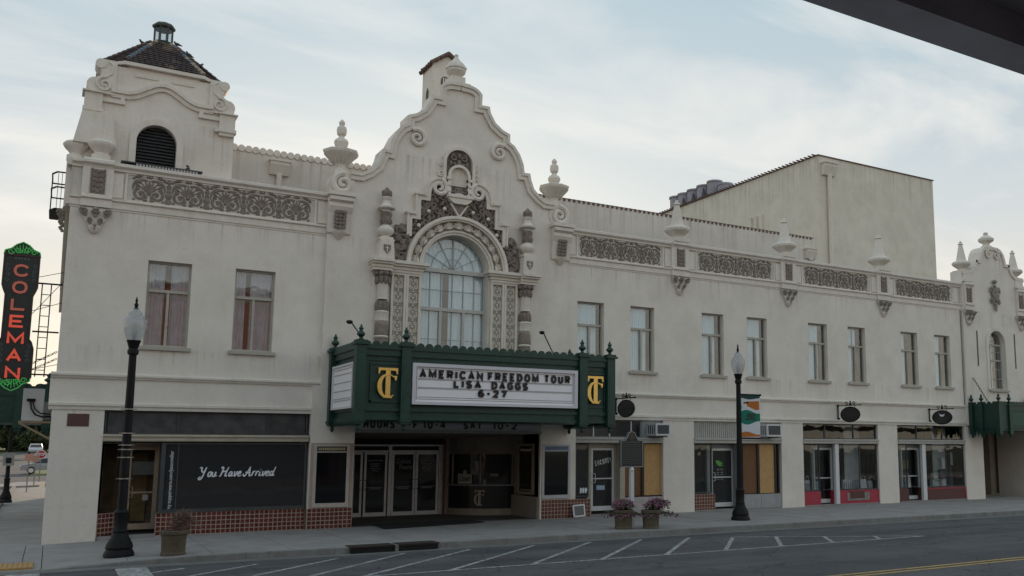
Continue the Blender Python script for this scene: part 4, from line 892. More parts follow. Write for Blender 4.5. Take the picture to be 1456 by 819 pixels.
for r_ in (.36,.74): g.tube([(x, yf+.035, z) for x, z in arc(GX, ZSP+.05, r_, 3, 177, 20)], .010, 4)
g.build('glazing_bars', mat('glazing_bar', (.34,.36,.37), .5), W, smooth=False)
def gp(pl): MB(*O).prism(pl, yf+.06, yf+.068).build('pane', GLASS, W, smooth=False)
gp([(GX+RW-.06,ZSP+.05)]+[(GX+1.1*math.cos(PI*i/20), ZSP+.05+1.05*math.sin(PI*i/20)) for i in range(1,20)]+[(GX-RW+.06,ZSP+.05)])
for a,b,c,d in ((-RW+.06,RW-.06,z2+.05,ZSP-.08),(-RW+.06,-.445,4.2,z2-.06),(-.355,.355,4.2,z2-.06),(.445,RW-.06,4.2,z2-.06)):
    gp([(GX+a,c),(GX+b,c),(GX+b,d),(GX+a,d)])
c = MB(*O); c.merge(curtain_mb(GX-1.15, GX-.30, yf+.15, 4.1, ZSP+.1, .12)); c.merge(curtain_mb(GX-.08, GX+1.16, yf+.15, 4.1, ZSP+.1, .12)); c.merge(curtain_mb(GX-1.15, GX+1.15, yf+.16, ZSP+.1, ZSP+1.2, .14)); c.build('curtain', CURTAIN, W)
# archivolt with a ring of shells
def ringpoly(r0, r1, n=40, a0=0, a1=180): return arc(GX, ZSP, r1, a0, a1, n) + arc(GX, ZSP, r0, a1, a0, n)
def half_ring(r0, r1, y0, y1, mb):
    n = 36; vs = []
    for i in range(n+1):
        a = PI*i/n
        for r_, y_ in ((r0,y0),(r1,y0),(r1,y1),(r0,y1)): vs.append((GX+r_*math.cos(a), y_, ZSP+r_*math.sin(a)))
    return mb.add(vs, [(4*i+j, 4*i+(j+1)%4, 4*i+4+(j+1)%4, 4*i+4+j) for i in range(n) for j in range(4)] + [(3,2,1,0),(4*n,4*n+1,4*n+2,4*n+3)])
a_ = MB(); half_ring(1.16,1.24,YB-.10,YB+.02,a_); half_ring(1.24,1.30,YB-.15,YB+.02,a_); half_ring(1.60,1.66,YB-.24,YB+.02,a_); half_ring(1.66,1.76,YB-.30,YB+.02,a_)
a_.build('archivolt', TRIM, TH, angle=40)
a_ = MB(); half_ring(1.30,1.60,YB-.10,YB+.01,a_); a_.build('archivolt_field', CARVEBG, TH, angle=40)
sh = MB()
for k in range(-2,3): sh.ell((k*.042, -.05+.012*abs(k), .05-.015*abs(k)), .026, .05, .12-.012*abs(k), 6, 4, rot=-k*.32)
sh.ell((0,-.06,-.08), .10, .06, .045, 8, 4); sh.spiral(.11,-.03,-.04,.05,.015,R(90),-1.0,.022,n=10); sh.spiral(-.11,-.03,-.04,.05,.015,R(90),1.0,.022,n=10)
SHM = sh.mesh('shell', CARVE)
for i in range(13):
    a = PI*(i+.5)/13; inst(SHM, 'shell', TH, (GX+1.45*math.cos(a), YB-.12, ZSP+1.45*math.sin(a)), rot=(0, -(a-PI/2), 0))
# side strips of candelabra carving between plain fillets
def strip_motif(wd, h):
    mb = MB()
    for sg in (-1,1):
        mb.spiral(sg*wd*.22, h*.28, 0, wd*.22, wd*.05, R(70) if sg > 0 else R(110), -sg*1.1, wd*.085, n=12, k=4)
        mb.spiral(sg*wd*.24, h*.72, 0, wd*.19, wd*.05, R(-70) if sg > 0 else R(-110), sg*1.1, wd*.075, n=12, k=4)
        mb.ell((sg*wd*.38,0,h*.50), wd*.10, .03, h*.07, 6, 4, rot=sg*.6)
    mb.ell((0,0,h*.5), wd*.11, .05, h*.12, 6, 4); mb.ell((0,0,h*.95), wd*.13, .04, h*.06, 6, 4); mb.ell((0,0,h*.10), wd*.09, .04, h*.10, 6, 4)
    return mb
SW, SHh = .33, .46
SMM = strip_motif(SW, SHh).mesh('strip_carving', CARVE)
for sg in (-1,1):
    for off in (1.28+.17, 1.77+.17):
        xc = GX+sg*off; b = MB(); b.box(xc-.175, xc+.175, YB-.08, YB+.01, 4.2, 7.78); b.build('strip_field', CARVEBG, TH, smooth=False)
        fr = MB()
        for s2 in (-1,1): fr.box(xc+s2*.205-.035, xc+s2*.205+.035, YB-.15, YB+.01, 4.2, 7.84)
        fr.box(xc-.17, xc+.17, YB-.148, YB+.01, 7.77, 7.84); fr.build('strip_fillet', TRIM, TH, smooth=False)
        for k in range(6): inst(SMM, 'strip_carving', TH, (xc, YB-.085, 7.76-SHh*(k+1)))
    # entablature, breaking forward over the column
    x_in, x_out = GX+sg*1.20, GX+sg*2.22
    e = MB()
    for z0,z1,d in ((7.84,7.93,.18),(7.93,8.03,.22),(8.03,8.10,.30),(8.10,8.20,.37)):
        e.box(x_in-sg*(d-.18), x_out, YB-d, YB+.01, z0, z1); e.box(x_out+sg*.001, GX+sg*(2.72+d*.5), YB-d-.16, YB+.01, z0, z1)
    e.build('entablature', TRIM, TH, smooth=False)
    # lower column: dark and pale drums
    xc = GX+sg*2.46; yc = YB-.16
    MB().box(xc-.25, xc+.25, YB-.07, YB+.01, 4.2, 7.84).build('column_back', TRIM, TH, smooth=False)
    def drum(nm, m, z, prof, n=16, y=None, leaves=(), **kw):
        b_ = MB(); yy_ = yc if y is None else y; b_.lathe(xc, yy_, z, prof, n, **kw)
        for cnt, r_, zz_, a_, b2, c_ in leaves:
            for k in range(cnt): t_ = 2*PI*k/cnt; b_.ell((xc+r_*math.cos(t_), yy_+r_*math.sin(t_), zz_), a_, b2, c_, 6, 4)
        b_.build(nm, m, TH)
    drum('column_shaft', TRIM, 6.93, [(.17,0),(.17,.5),(.19,.53)]); drum('column_bulb', TRIM, 6.18, [(.13,0),(.15,.03),(.2,.08),(.2,.32),(.22,.35),(.2,.38),(.15,.41)], 20, flute=.05, fz=(.05,.33)); drum('column_shaft', TRIM, 4.2, [(.17,0),(.17,1.2)]); drum('column_ring', TRIM, 5.72, [(.2,0),(.23,.04),(.2,.08)])
    drum('column_band', DARK, 5.80, [(.20,0),(.215,.02),(.20,.34),(.17,.38)]); drum('column_band', DARK, 5.38, [(.21,0),(.19,.1),(.22,.2),(.18,.34)], 14, leaves=((9,.19,5.5,.06,.05,.1),)); drum('column_band', DARK, 6.58, [(.18,0),(.18,.3)], 12, leaves=((9,.17,6.72,.06,.05,.17),))
    drum('column_capital', DARK, 7.42, [(.17,0),(.2,.4)], 12, leaves=((9,.19,7.54,.07,.06,.14),(9,.24,7.74,.07,.06,.07)))
    yc = YB-.26
    MB().prism([(xc-.25,8.20),(xc+.25,8.20),(xc+.21,8.74),(xc+.25,8.80),(xc-.25,8.80),(xc-.21,8.74)], yc-.22, YB).box(xc-.20,xc+.20,yc-.18,YB,8.80,8.88).build('candelabrum_pedestal', TRIM, TH, smooth=False)
    drum('candelabrum_bulb', TRIM, 8.88, [(.16,0),(.12,.04),(.2,.1),(.25,.2),(.24,.28),(.17,.36),(.1,.40),(.12,.42)], 20, flute=.05, fz=(.08,.34)); drum('candelabrum_dish', TRIM, 9.70, [(.13,0),(.15,.05),(.28,.10),(.29,.15),(.18,.2),(.13,.28),(.13,.3),(.12,.36),(.17,.42),(.18,.46),(.1,.5)])
    drum('candelabrum_band', DARK, 9.30, [(.15,0),(.17,.05),(.15,.38),(.12,.42)], 12, leaves=((8,.15,9.40,.06,.05,.08),(8,.14,9.62,.055,.05,.07))); drum('candelabrum_tip', DARK, 10.18, [(.12,0),(.15,.06),(.15,.16),(.06,.28),(.02,.32)], 10, leaves=((8,.13,10.3,.045,.04,.1),))
    s_ = MB(); s_.prism([(xc-.11,8.62),(xc+.11,8.62),(xc+.11,8.46),(xc,8.33),(xc-.11,8.46)], yc-.235, yc-.21); s_.build('shield', DARK, TH, smooth=False)
    s_ = MB(); s_.box(xc-.012,xc+.012,yc-.245,yc-.234,8.38,8.60); s_.box(xc-.06,xc+.06,yc-.2455,yc-.2345,8.50,8.53); s_.build('shield_cross', TRIM, TH, smooth=False)
    # dark heraldic leaf clump beside the arch
    h = MB(); rnd = random.Random(5)
    for k in range(44):
        t = rnd.random(); zz_ = 8.22+1.15*t; lo = 1.62 if t < .5 else 1.62-.25*(t-.5); xx = lo+.10+rnd.random()*(.46 if t < .75 else .34)
        h.ell((GX+sg*xx, YB-.07-.12*rnd.random(), zz_), .05+.07*rnd.random(), .06, .05+.08*rnd.random(), 6, 4, rot=rnd.uniform(-1,1))
    for k in range(4): h.spiral(GX+sg*(1.88+.08*(k % 2)), 8.40+.27*k, YB-.16, .15, .04, R(90*k), sg*1.3, .045, n=14)
    h.prism([(GX+sg*1.70,8.2),(GX+sg*2.20,8.2),(GX+sg*2.22,9.0),(GX+sg*2.08,9.4),(GX+sg*1.72,9.36),(GX+sg*1.60,8.8)], YB-.07, YB+.01); h.build('leaf_clump', DARK, TH)
    # stepped border and upper volute of the surround
    sp = [(1.60,9.06),(1.74,9.06),(1.74,9.80),(1.46,9.80),(1.46,10.46),(1.14,10.46)]
    curve = bez((1.14,10.46),(1.15,11.05),(.62,11.10), 7)
    path = [(GX+sg*x, z) for x, z in sp[1:]+curve[1:]]
    MB().ribbon(path, .16, YB-.17, YB+.004, side=(1 if sg > 0 else -1)).build('surround_border', TRIM, TH, angle=35)
    MB().ribbon([(GX+sg*x, z) for x, z in [(x+.02, z+.02) for x, z in sp[1:]+curve[1:]]], .05, YB-.22, YB+.003, side=(1 if sg > 0 else -1)).build('surround_rim', TRIM, TH, angle=35)
    for x0,x1,z in ((1.50,1.80,9.80),(1.20,1.52,10.46)): MB().box(GX+sg*x0, GX+sg*x1, YB-.25, YB+.003, z-.005, z+.07).build('step_cap', TRIM, TH, smooth=False)
    caps = MB(); caps.spiral(GX+sg*.68, 10.80, YB-.13, .27, .05, R(100) if sg > 0 else R(80), -sg*-1.55, .085, n=30, k=6, flat=.9); caps.build('surround_volute', TRIM, TH)
    # small scrolled finial at the niche shoulder
    m_ = MB(); m_.spiral(GX+sg*.62, 11.32, YB-.08, .11, .03, R(-60), sg*1.3, .035, n=14); m_.spiral(GX+sg*.60, 11.62, YB-.08, .08, .02, R(-60), -sg*1.3, .03, n=12); m_.tube([(GX+sg*.50,YB-.06,11.1),(GX+sg*.50,YB-.06,11.75),(GX+sg*.56,YB-.06,11.9)], .035, 6); m_.build('shoulder_scroll', TRIM, TH)
# dark relief ground between arch and border
bg_ = [(1.60,9.07),(1.60,9.66),(1.32,9.66),(1.32,10.34),(1.0,10.34),(.98,10.9),(.62,10.95)]
pl = [(GX+x,z) for x,z in bg_] + [(GX-x,z) for x,z in bg_[::-1]]
archb = [(GX+1.70*math.cos(R(a)), ZSP+1.70*math.sin(R(a))) for a in range(150,29,-8)]
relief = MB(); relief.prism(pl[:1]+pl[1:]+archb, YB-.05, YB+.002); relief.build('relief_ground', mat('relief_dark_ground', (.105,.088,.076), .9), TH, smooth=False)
rf = MB(); rnd = random.Random(11)
def inside(x, z):
    x = abs(x)
    if x*x+(z-ZSP)**2 < 1.80**2: return False
    return (x < 1.54 and z < 9.60 and z > 9.1) or (x < 1.26 and z < 10.28) or (x < .92 and z < 10.8)
pts_ = []
for k in range(900):
    x, z = rnd.random()*1.6, 9.0+rnd.random()*1.85
    if inside(x, z) and all((x-a)**2+(z-b)**2 > .135**2 for a, b in pts_) and x > .04: pts_.append((x, z))
for x, z in pts_:
    tr_, ph, th_ = rnd.choice((-1,1)), rnd.random()*360, rnd.uniform(.035,.05); kind = rnd.random()
    for sg in (-1,1):
        if kind < .6: rf.spiral(GX+sg*x, z, YB-.10, .12, .03, R(ph) if sg > 0 else PI-R(ph), sg*tr_*1.2, th_, n=12, k=4)
        else: rf.ell((GX+sg*x, YB-.09, z), .11, .06, .055, 6, 4, rot=sg*R(ph)); rf.ell((GX+sg*x, YB-.11, z+.02), .05, .06, .10, 6, 4, rot=sg*R(ph+60))
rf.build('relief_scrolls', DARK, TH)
rs = MB()
for sg in (-1,1):
    for x, z in ((.50,10.10),(1.04,9.95),(1.36,9.44)): rs.ell((GX+sg*x, YB-.17, z), .065,.05,.065,10,6)
rs.build('rosette', TRIM, TH)
# niche
nb = MB(); nb.ribbon([(GX-.46,10.95),(GX-.46,11.72)]+[(GX-.46*math.cos(PI*i/16), 11.72+.46*math.sin(PI*i/16)) for i in range(1,16)]+[(GX+.46,11.72),(GX+.46,10.95)], .10, YB-.14, YB+.003, side=1)
nb.ribbon([(GX-.30,10.62),(GX-.30,11.28)]+[(GX-.30*math.cos(PI*i/14), 11.28+.30*math.sin(PI*i/14)) for i in range(1,14)]+[(GX+.30,11.28),(GX+.30,10.62)], .09, YB-.16, YB+.003, side=1)
for z in (10.72,10.92,11.12): 
    for sg in (-1,1): nb.box(GX+sg*.30, GX+sg*.44, YB-.20, YB, z, z+.09)
nb.prism([(GX-.42,10.50),(GX+.42,10.50),(GX+.36,10.40),(GX+.2,10.3),(GX-.2,10.3),(GX-.36,10.40)], YB-.30, YB); nb.box(GX-.44,GX+.44,YB-.34,YB,10.50,10.60); nb.build('niche', TRIM, TH, angle=40)
nf = MB(); nf.prism([(GX-.30,10.6),(GX+.30,10.6),(GX+.30,11.28)]+[(GX+.30*math.cos(PI*i/14), 11.28+.30*math.sin(PI*i/14)) for i in range(1,15)], YB-.02, YB+.002); nf.lathe(GX, YB-.04, 10.60, [(.22,0),(.22,.05),(.16,.08)],12); nf.build('niche_back', CARVE, TH, smooth=False)
nd = MB(); nd.prism([(GX-.47,10.62),(GX+.47,10.62),(GX+.47,11.72)]+[(GX+.46*math.cos(PI*i/16), 11.72+.46*math.sin(PI*i/16)) for i in range(1,16)]+[(GX-.47,11.72)], YB-.012, YB+.001); nd.build('niche_ground', mat('niche_ground', (.17,.145,.13), .9), TH, smooth=False)
nr = MB()
for sg in (-1,1):
    nr.spiral(GX+sg*.17, 11.92, YB-.07, .12, .03, R(90), -sg*1.2, .045, n=14); nr.ell((GX+sg*.28,YB-.06,11.72),.06,.05,.10,6,4); nr.ell((GX+sg*.16,YB-.07,11.70),.08,.06,.05,6,4)
    for z in (10.7,10.9,11.1,11.3,11.5): nr.ell((GX+sg*.415,YB-.05,z),.035,.05,.09,6,4)
nr.ell((GX,YB-.08,11.74),.08,.07,.13,8,5); nr.ell((GX,YB-.08,11.98),.06,.06,.10,8,5); nr.build('niche_relief', DARK, TH)
nt_ = MB(); nt_.prism([(GX-.30,10.30),(GX+.30,10.30),(GX,9.86)], YB-.18, YB); nt_.build('niche_drop', DARK, TH, smooth=False)
nt_ = MB(); nt_.ribbon([(GX-.32,10.30),(GX,9.84),(GX+.32,10.30)], .05, YB-.21, YB, side=1); nt_.build('niche_drop_rim', TRIM, TH, smooth=False)
# lower wall strip of the centre bay under the arch (hidden behind the marquee)
# ================================================================== right pavilion
PX = (XP+XE)/2+.12; PW = .62; PZ = 7.35
ph_ = [(PW*math.sin(PI/2*i/10), PZ+PW*math.cos(PI/2*i/10)) for i in range(11)]
def pav_profile():
    pts = [(0,12.12),(.42,12.10)] + bez((.42,12.10),(.90,12.02),(1.0,11.36),5) + [(1.28,11.36)] + bez((1.28,11.36),(1.42,10.95),(1.72,10.80),5) + [(2.35,10.72)]
    return pts
PP = pav_profile(); mb = MB()
for sg in (1,-1):
    xe = PX+sg*2.35
    face = [(PX+sg*x, z) for x, z in PP] + [(xe,4.3),(PX+sg*PW,4.3)]
    lower = [(PX+sg*PW,5.12),(PX,5.12),(PX,4.3)]
    cut = [(PX+sg*x, z) for x, z in ph_[::-1]]
    poly = [(PX+sg*x, z) for x, z in PP] + [(xe,4.3),(PX,4.3),(PX,5.12),(PX+sg*PW,5.12)] + cut
    mb.add([(x,YB,z) for x,z in poly], [tuple(range(len(poly)))])
    top_ = [(PX+sg*x, z) for x, z in PP] + [(xe,4.3)]
    for (xa,za),(xb,zb) in zip(top_, top_[1:]): mb.add([(xa,YB,za),(xb,YB,zb),(xb,.5,zb),(xa,.5,za)], [(0,1,2,3)])
    hb = [(PX,9.9)]+top_[:-1]+[(xe,9.9)]; mb.add([(x,.5,z) for x,z in hb], [tuple(range(len(hb)))])
    cc = [(PX,5.12),(PX+sg*PW,5.12)]+cut
    for (xa,za),(xb,zb) in zip(cc, cc[1:]): mb.add([(xa,YB,za),(xb,YB,zb),(xb,.3,zb),(xa,.3,za)], [(0,1,2,3)])
    MB().ribbon(top_[:-1], .15, YB-.07, YB+.003, side=(-1 if sg > 0 else 1)).build('pavilion_moulding', TRIM, TH, angle=40)
    v = MB(); v.spiral(PX+sg*.30, 11.72, YB-.07, .22, .04, R(95) if sg > 0 else R(85), -sg*1.6, .055, n=26); v.build('pavilion_volute', TRIM, TH)
    fx2 = PX+sg*1.98; pier(fx2, .30, True, True, YB); MB().box(fx2-.36,fx2+.36,YB-.14,.42,10.2,10.34).box(fx2-.29,fx2+.29,YB-.06,.38,10.34,10.62).build('pedestal', TRIM, TH, smooth=False); inst(FAM, 'finial', TH, (fx2, .12, 10.62), scale=(.88,.88,.95))
    sl_ = MB(); sl_.box(PX+sg*1.42-.045, PX+sg*1.42+.045, YB-.01, YB+.003, 6.2, 7.9); sl_.build('wall_slot', DIMIN, TH, smooth=False)
    st_ = MB(); st_.box(PX+sg*2.33-.05, PX+sg*2.33+.06, YB-.03, YB+.05, 4.3, 8.8); st_.build('edge_strip', TRIM, TH, smooth=False)
mb.build('pavilion_wall', STUCCO, TH, smooth=False)
MB().ribbon([(PX-PW,5.12),(PX-PW,PZ)]+[(PX-PW*math.cos(PI*i/18), PZ+PW*math.sin(PI*i/18)) for i in range(1,18)]+[(PX+PW,PZ),(PX+PW,5.12)], .18, YB-.05, YB+.003, side=1).build('arch_surround', TRIM, TH, angle=40)
MB().lathe(PX,.15,12.10,[(.30,0),(.26,.08),(.18,.14),(.15,.22),(.36,.36),(.38,.46),(.20,.60),(.08,.68),(.13,.74),(.05,.82)],16).build('pavilion_finial', TRIM, TH)
ck = MB(); rnd = random.Random(3)
for k in range(26):
    a = rnd.random()*2*PI; r_ = .1+.26*rnd.random(); ck.ell((PX+r_*math.cos(a), YB-.08-.06*rnd.random(), 9.75+1.5*r_*math.sin(a)), .07,.06,.09,6,4, rot=rnd.uniform(-1,1))
for sg in (-1,1):
    ck.spiral(PX+sg*.24, 9.95, YB-.10, .14,.03,R(90),-sg*1.3,.045,n=14); ck.spiral(PX+sg*.2, 9.45, YB-.10, .12,.03,R(-90),sg*1.3,.045,n=14)
ck.prism([(PX-.2,10.0),(PX+.2,10.0),(PX+.18,9.6),(PX,9.4),(PX-.18,9.6)], YB-.14, YB); ck.ell((PX,YB-.1,9.12),.08,.07,.22,7,5); ck.ell((PX,YB-.1,10.38),.16,.08,.1,8,5)
ck.build('cartouche', mat('cartouche_terracotta', (.20,.175,.15), .8, col2=(.34,.31,.27), vscale=8), TH)
W2 = part_root('arched_window', TH, (PX, YB, 5.12)); O2 = (PX, YB, 5.12); yf2 = YB+.2
f = MB(*O2); f.ribbon([(PX-PW,5.12),(PX-PW,PZ)]+[(PX-PW*math.cos(PI*i/18), PZ+PW*math.sin(PI*i/18)) for i in range(1,18)]+[(PX+PW,PZ),(PX+PW,5.12)], .06, yf2, yf2+.08, side=-1)
for z, t in ((5.15,.05),(6.55,.04),(7.30,.045)): f.box(PX-PW+.06, PX+PW-.06, yf2-.01, yf2+.07, z-t, z+t)
for z in (5.65,6.1,6.95): f.box(PX-PW+.06, PX+PW-.06, yf2+.02, yf2+.05, z-.012, z+.012)
for x in (-.20,.20): f.box(PX+x-.012, PX+x+.012, yf2+.021, yf2+.049, 5.15, 7.30)
for r_ in (.2,.38): f.tube([(x, yf2+.03, z) for x, z in arc(PX, 7.34, r_, 4, 176, 12)], .012, 4)
f.build('frame', STONEF, W2, smooth=False)
MB(*O2).prism([(PX-PW+.05,5.15),(PX+PW-.05,5.15),(PX+PW-.05,PZ)]+[(PX+.57*math.cos(PI*i/14), PZ+.57*math.sin(PI*i/14)) for i in range(1,14)]+[(PX-PW+.05,PZ)], yf2+.04, yf2+.048).build('pane', GLASS, W2, smooth=False)
MB(*O2).merge(curtain_mb(PX-.6, PX+.15, yf2+.2, 5.0, 7.9)).build('curtain', CURTAIN, W2)
MB(*O2).box(PX-PW-.1, PX+PW+.1, YB-.1, YB+.1, 5.02, 5.116).build('sill', STONEF, W2, smooth=False)
moulded('upper_belt', XE+.05, 60, [(.3,4.19),(-.05,4.19),(-.11,4.26),(-.11,4.31),(-.02,4.34),(.3,4.34)])
# ================================================================== ground floor: piers, shop fronts, lobby
def gpier(x0, x1, y0=-.02, y1=2.2, z1=3.40, zb=-.3, name='pier'):
    return MB().box(x0, x1, y0, y1, zb, z1).build(name, STUCCO, TH, smooth=False)
ZT = 3.37; BZ0, BZ1 = 2.50, 2.72
gpier(X0-.03, 1.18); gpier(19.26, 20.66); gpier(24.99, 26.16); gpier(30.5, 31.7); gpier(36.2, 37.5)
MB().box(.33,.83,-.034,-.018,2.92,3.25).build('plaque', mat('plaque_maroon', (.10,.045,.045), .5), TH, smooth=False)
def room(x0, x1, y0=.16, y1=3.2, m=DARKIN, z1=3.36):
    mb = MB(); mb.add([(x0,y0,.06),(x1,y0,.06),(x1,y1,.06),(x0,y1,.06),(x0,y0,z1),(x1,y0,z1),(x1,y1,z1),(x0,y1,z1)], [(0,1,2,3),(4,7,6,5),(2,6,7,3),(0,3,7,4),(1,5,6,2)])
    return mb.build('shop_interior', m, TH, smooth=False)
def tiles(name, x0, x1, y, z0, z1, s=.128, m=TILE):
    g = MB(); g.box(x0, x1, y+.002, y+.10, z0-.25, z1); gr_ = g.build('tile_grout', TILEG, TH, smooth=False)
    t = MB(); nx = max(1, round((x1-x0)/s)); nz_ = max(1, round((z1-z0)/s)); sx, sz = (x1-x0)/nx, (z1-z0)/nz_
    for i in range(nx):
        for j in range(nz_):
            a, b, c, d = x0+i*sx+.009, x0+(i+1)*sx-.009, z0+j*sz+.009, z0+(j+1)*sz-.009; e = .008; yy = y-.006+random.uniform(-.001,.001)
            t.add([(a,y+.003,c),(b,y+.003,c),(b,y+.003,d),(a,y+.003,d),(a+e,yy,c+e),(b-e,yy,c+e),(b-e,yy,d-e),(a+e,yy,d-e)], [(4,5,6,7),(0,1,5,4),(1,2,6,5),(2,3,7,6),(3,0,4,7)])
    o = t.build(name, m, TH, smooth=False); o['kind'] = 'stuff'; o['kind'] = 'stuff'; return (o, gr_)
def transom_bar(x0, x1, m=CREAMWOOD, y=-.03):
    MB().box(x0, x1, y-.02, y+.20, BZ0+.03, BZ1).box(x0, x1, y-.07, y-.019, BZ1-.06, BZ1-.005).box(x0+.02, x1-.02, y-.04, y-.019, BZ0+.05, BZ0+.09).build('transom_bar', m, TH, smooth=False)
def transom(x0, x1, divs, glass=GLASSK, y=.10, fm=GREYM, divm=None):
    f = MB(); f.box(x0, x1, y-.03, y+.05, ZT-.05, ZT); f.box(x0, x1, y-.03, y+.05, BZ1, BZ1+.04); f.box(x0, x0+.05, y-.029, y+.049, BZ1+.04, ZT-.05); f.box(x1-.05, x1, y-.029, y+.049, BZ1+.04, ZT-.05)
    f.build('transom_frame', fm, TH, smooth=False)
    ds = [x0+.05]+list(divs)+[x1-.05]
    for a, b in zip(ds, ds[1:]):
        MB().box(a+.02, b-.02, y, y+.012, BZ1+.04, ZT-.05).build('transom_pane', glass, TH, smooth=False)
    for d in divs: MB().box(d-.025, d+.025, y-.028, y+.03, BZ1+.04, ZT-.05).build('transom_mullion', divm or fm, TH, smooth=False)
def display(x0, x1, z0, z1, y=.10, glass=GLASSD, fm=GREYM, divs=(), t=.05, name='display_window'):
    w_ = part_root(name, TH, (x0, y, z0)); f = MB(x0,y,z0)
    f.box(x0,x1,y-.02,y+.05,z0,z0+t); f.box(x0,x1,y-.02,y+.05,z1-t,z1); f.box(x0,x0+t,y-.019,y+.049,z0+t,z1-t); f.box(x1-t,x1,y-.019,y+.049,z0+t,z1-t)
    for d in divs: f.box(d-.015,d+.015,y-.01,y+.03,z0+t,z1-t)
    f.build('frame', fm, w_, smooth=False); ds = [x0+t]+list(divs)+[x1-t]
    for a,b in zip(ds,ds[1:]): MB(x0,y,z0).box(a,b,y,y+.01,z0+t,z1-t).build('pane', glass, w_, smooth=False)
    return w_
def door(x0, x1, z0, z1, y, fm=ALU, glass=GLASSD, bar=True, hinge=1, t=.09, push_dark=False, zbar=1.0, kick=.16):
    d = part_root('door', TH, (x0, y, z0)); f = MB(x0,y,z0)
    f.box(x0,x0+t,y,y+.05,z0,z1); f.box(x1-t,x1,y,y+.05,z0,z1); f.box(x0+t,x1-t,y,y+.05,z1-t,z1); f.box(x0+t,x1-t,y,y+.05,z0,z0+kick)
    if bar: f.box(x0+t,x1-t,y-.03,y-.005,z0+zbar-.02,z0+zbar+.02)
    f.build('frame', fm, d, smooth=False)
    MB(x0,y,z0).box(x0+t,x1-t,y+.02,y+.03,z0+kick,z1-t).build('pane', glass, d, smooth=False)
    hx = x0+t*.5 if hinge > 0 else x1-t*.5; s = 1 if hinge > 0 else -1
    h = MB(x0,y,z0); h.tube([(hx,y,z0+zbar+.18),(hx,y-.06,z0+zbar+.18),(hx+s*.10,y-.07,z0+zbar+.17),(hx+s*.10,y-.07,z0+zbar-.13),(hx,y-.06,z0+zbar-.14),(hx,y,z0+zbar-.14)], .014, 6); h.build('handle', BLACKP if push_dark else fm, d)
    return d
def xs_(px, y): return P(px, 680, y)[0]
# ---------------------------------------------------------------- shop A (left): recessed door, big dark window
room(1.18, 6.6, m=DARKIN)
transom(1.2, 6.5, (1.75, 3.0, 5.35), glass=mat('wired_glass', (.060,.064,.068), .35, var=.5, vscale=2.5), fm=GREYDK); transom_bar(1.18, 6.52)
yD = .60; xd0, xd1 = xs_(180,yD), xs_(224,yD)
door(xd0, xd1, .14, 2.40, yD, BRONZE, GLASSD, True, 1, t=.10)
fr = MB(); fr.box(xd0-.09, xd0, yD-.02, yD+.08, .1, 2.5); fr.box(xd1, xd1+.09, yD-.02, yD+.08, .1, 2.5); fr.box(xd0, xd1, yD-.02, yD+.08, 2.41, 2.5); fr.build('door_jamb', BRONZE, TH, smooth=False)
MB().box(1.19, 2.70, .1, 3.1, 2.47, 2.50).build('entry_soffit', DIMIN, TH, smooth=False)
ss = MB(); ss.bar((1.25,.10,1.55),(xd0-.14,yD,1.55), .015, 1.85); ss.build('slanted_pane', GLASSD, TH, smooth=False)
MB().bar((xd0-.14,yD-.05,1.3),(xd0-.06,yD-.05,1.3), .10, 2.4).build('door_post', BRONZE, TH, smooth=False)
_sl = math.atan2(yD-.06, xd0-1.28); _tl = tiles('bulkhead_tiles', 0, math.hypot(yD-.06, xd0-1.28), 0, 0, .62)
for o in _tl: o.location = (1.20,.06,0); o.rotation_euler = (0,0,_sl)
MB().box(2.62, 2.72, .0, yD+.1, .6, 2.5).build('return_post', GREYDK, TH, smooth=False)
MB().box(xd0+.2, xd1-.2, 1.5, 1.52, .3, 2.2).build('inner_curtain', mat('ochre_drape', (.55,.36,.15), .9, var=.3, vscale=5), TH, smooth=False)
MB().box(1.3, xd1+.1, 1.7, 1.74, .1, 2.4).build('inner_screen', mat('brown_screen', (.30,.19,.10), .8, var=.3, vscale=3), TH, smooth=False)
pw_ = MB(); pw_.box(xd0+.12, xd1-.1, yD+.05, yD+.06, 1.62, 1.98); pw_.build('door_notice', mat('grey_notice', (.16,.15,.14), .7, var=.3, vscale=6), TH, smooth=False)
MB().box(xd0+.42, xd0+.56, yD+.006, yD+.014, .92, 1.08).build('door_sticker', mat('pale_sticker', (.30,.27,.28), .7), TH, smooth=False)
display(2.68, 6.50, .64, 2.50, y=.06, glass=GLASSK, fm=GREYDK, divs=(3.05,))
tiles('bulkhead_tiles', 2.58, 6.52, .0, 0.0, .60); MB().box(2.55,6.52,-.02,.12,.60,.645).build('window_sill', GREYDK, TH, smooth=False)
for s_, x_, z_ in ((1,4.0,.0),):
    MB().ribbon([(3.75,1.55),(3.75,2.35),(5.35,2.35),(5.35,1.55)], .04, .5, .52, side=-1).build('hung_picture_frame', mat('dim_frame', (.10,.085,.06), .6), TH, smooth=False)
MB().box(5.85,6.15,.3,.32,2.15,2.32).build('window_notice', mat('dim_notice', (.10,.10,.10), .8, var=.4, vscale=20), TH, smooth=False)
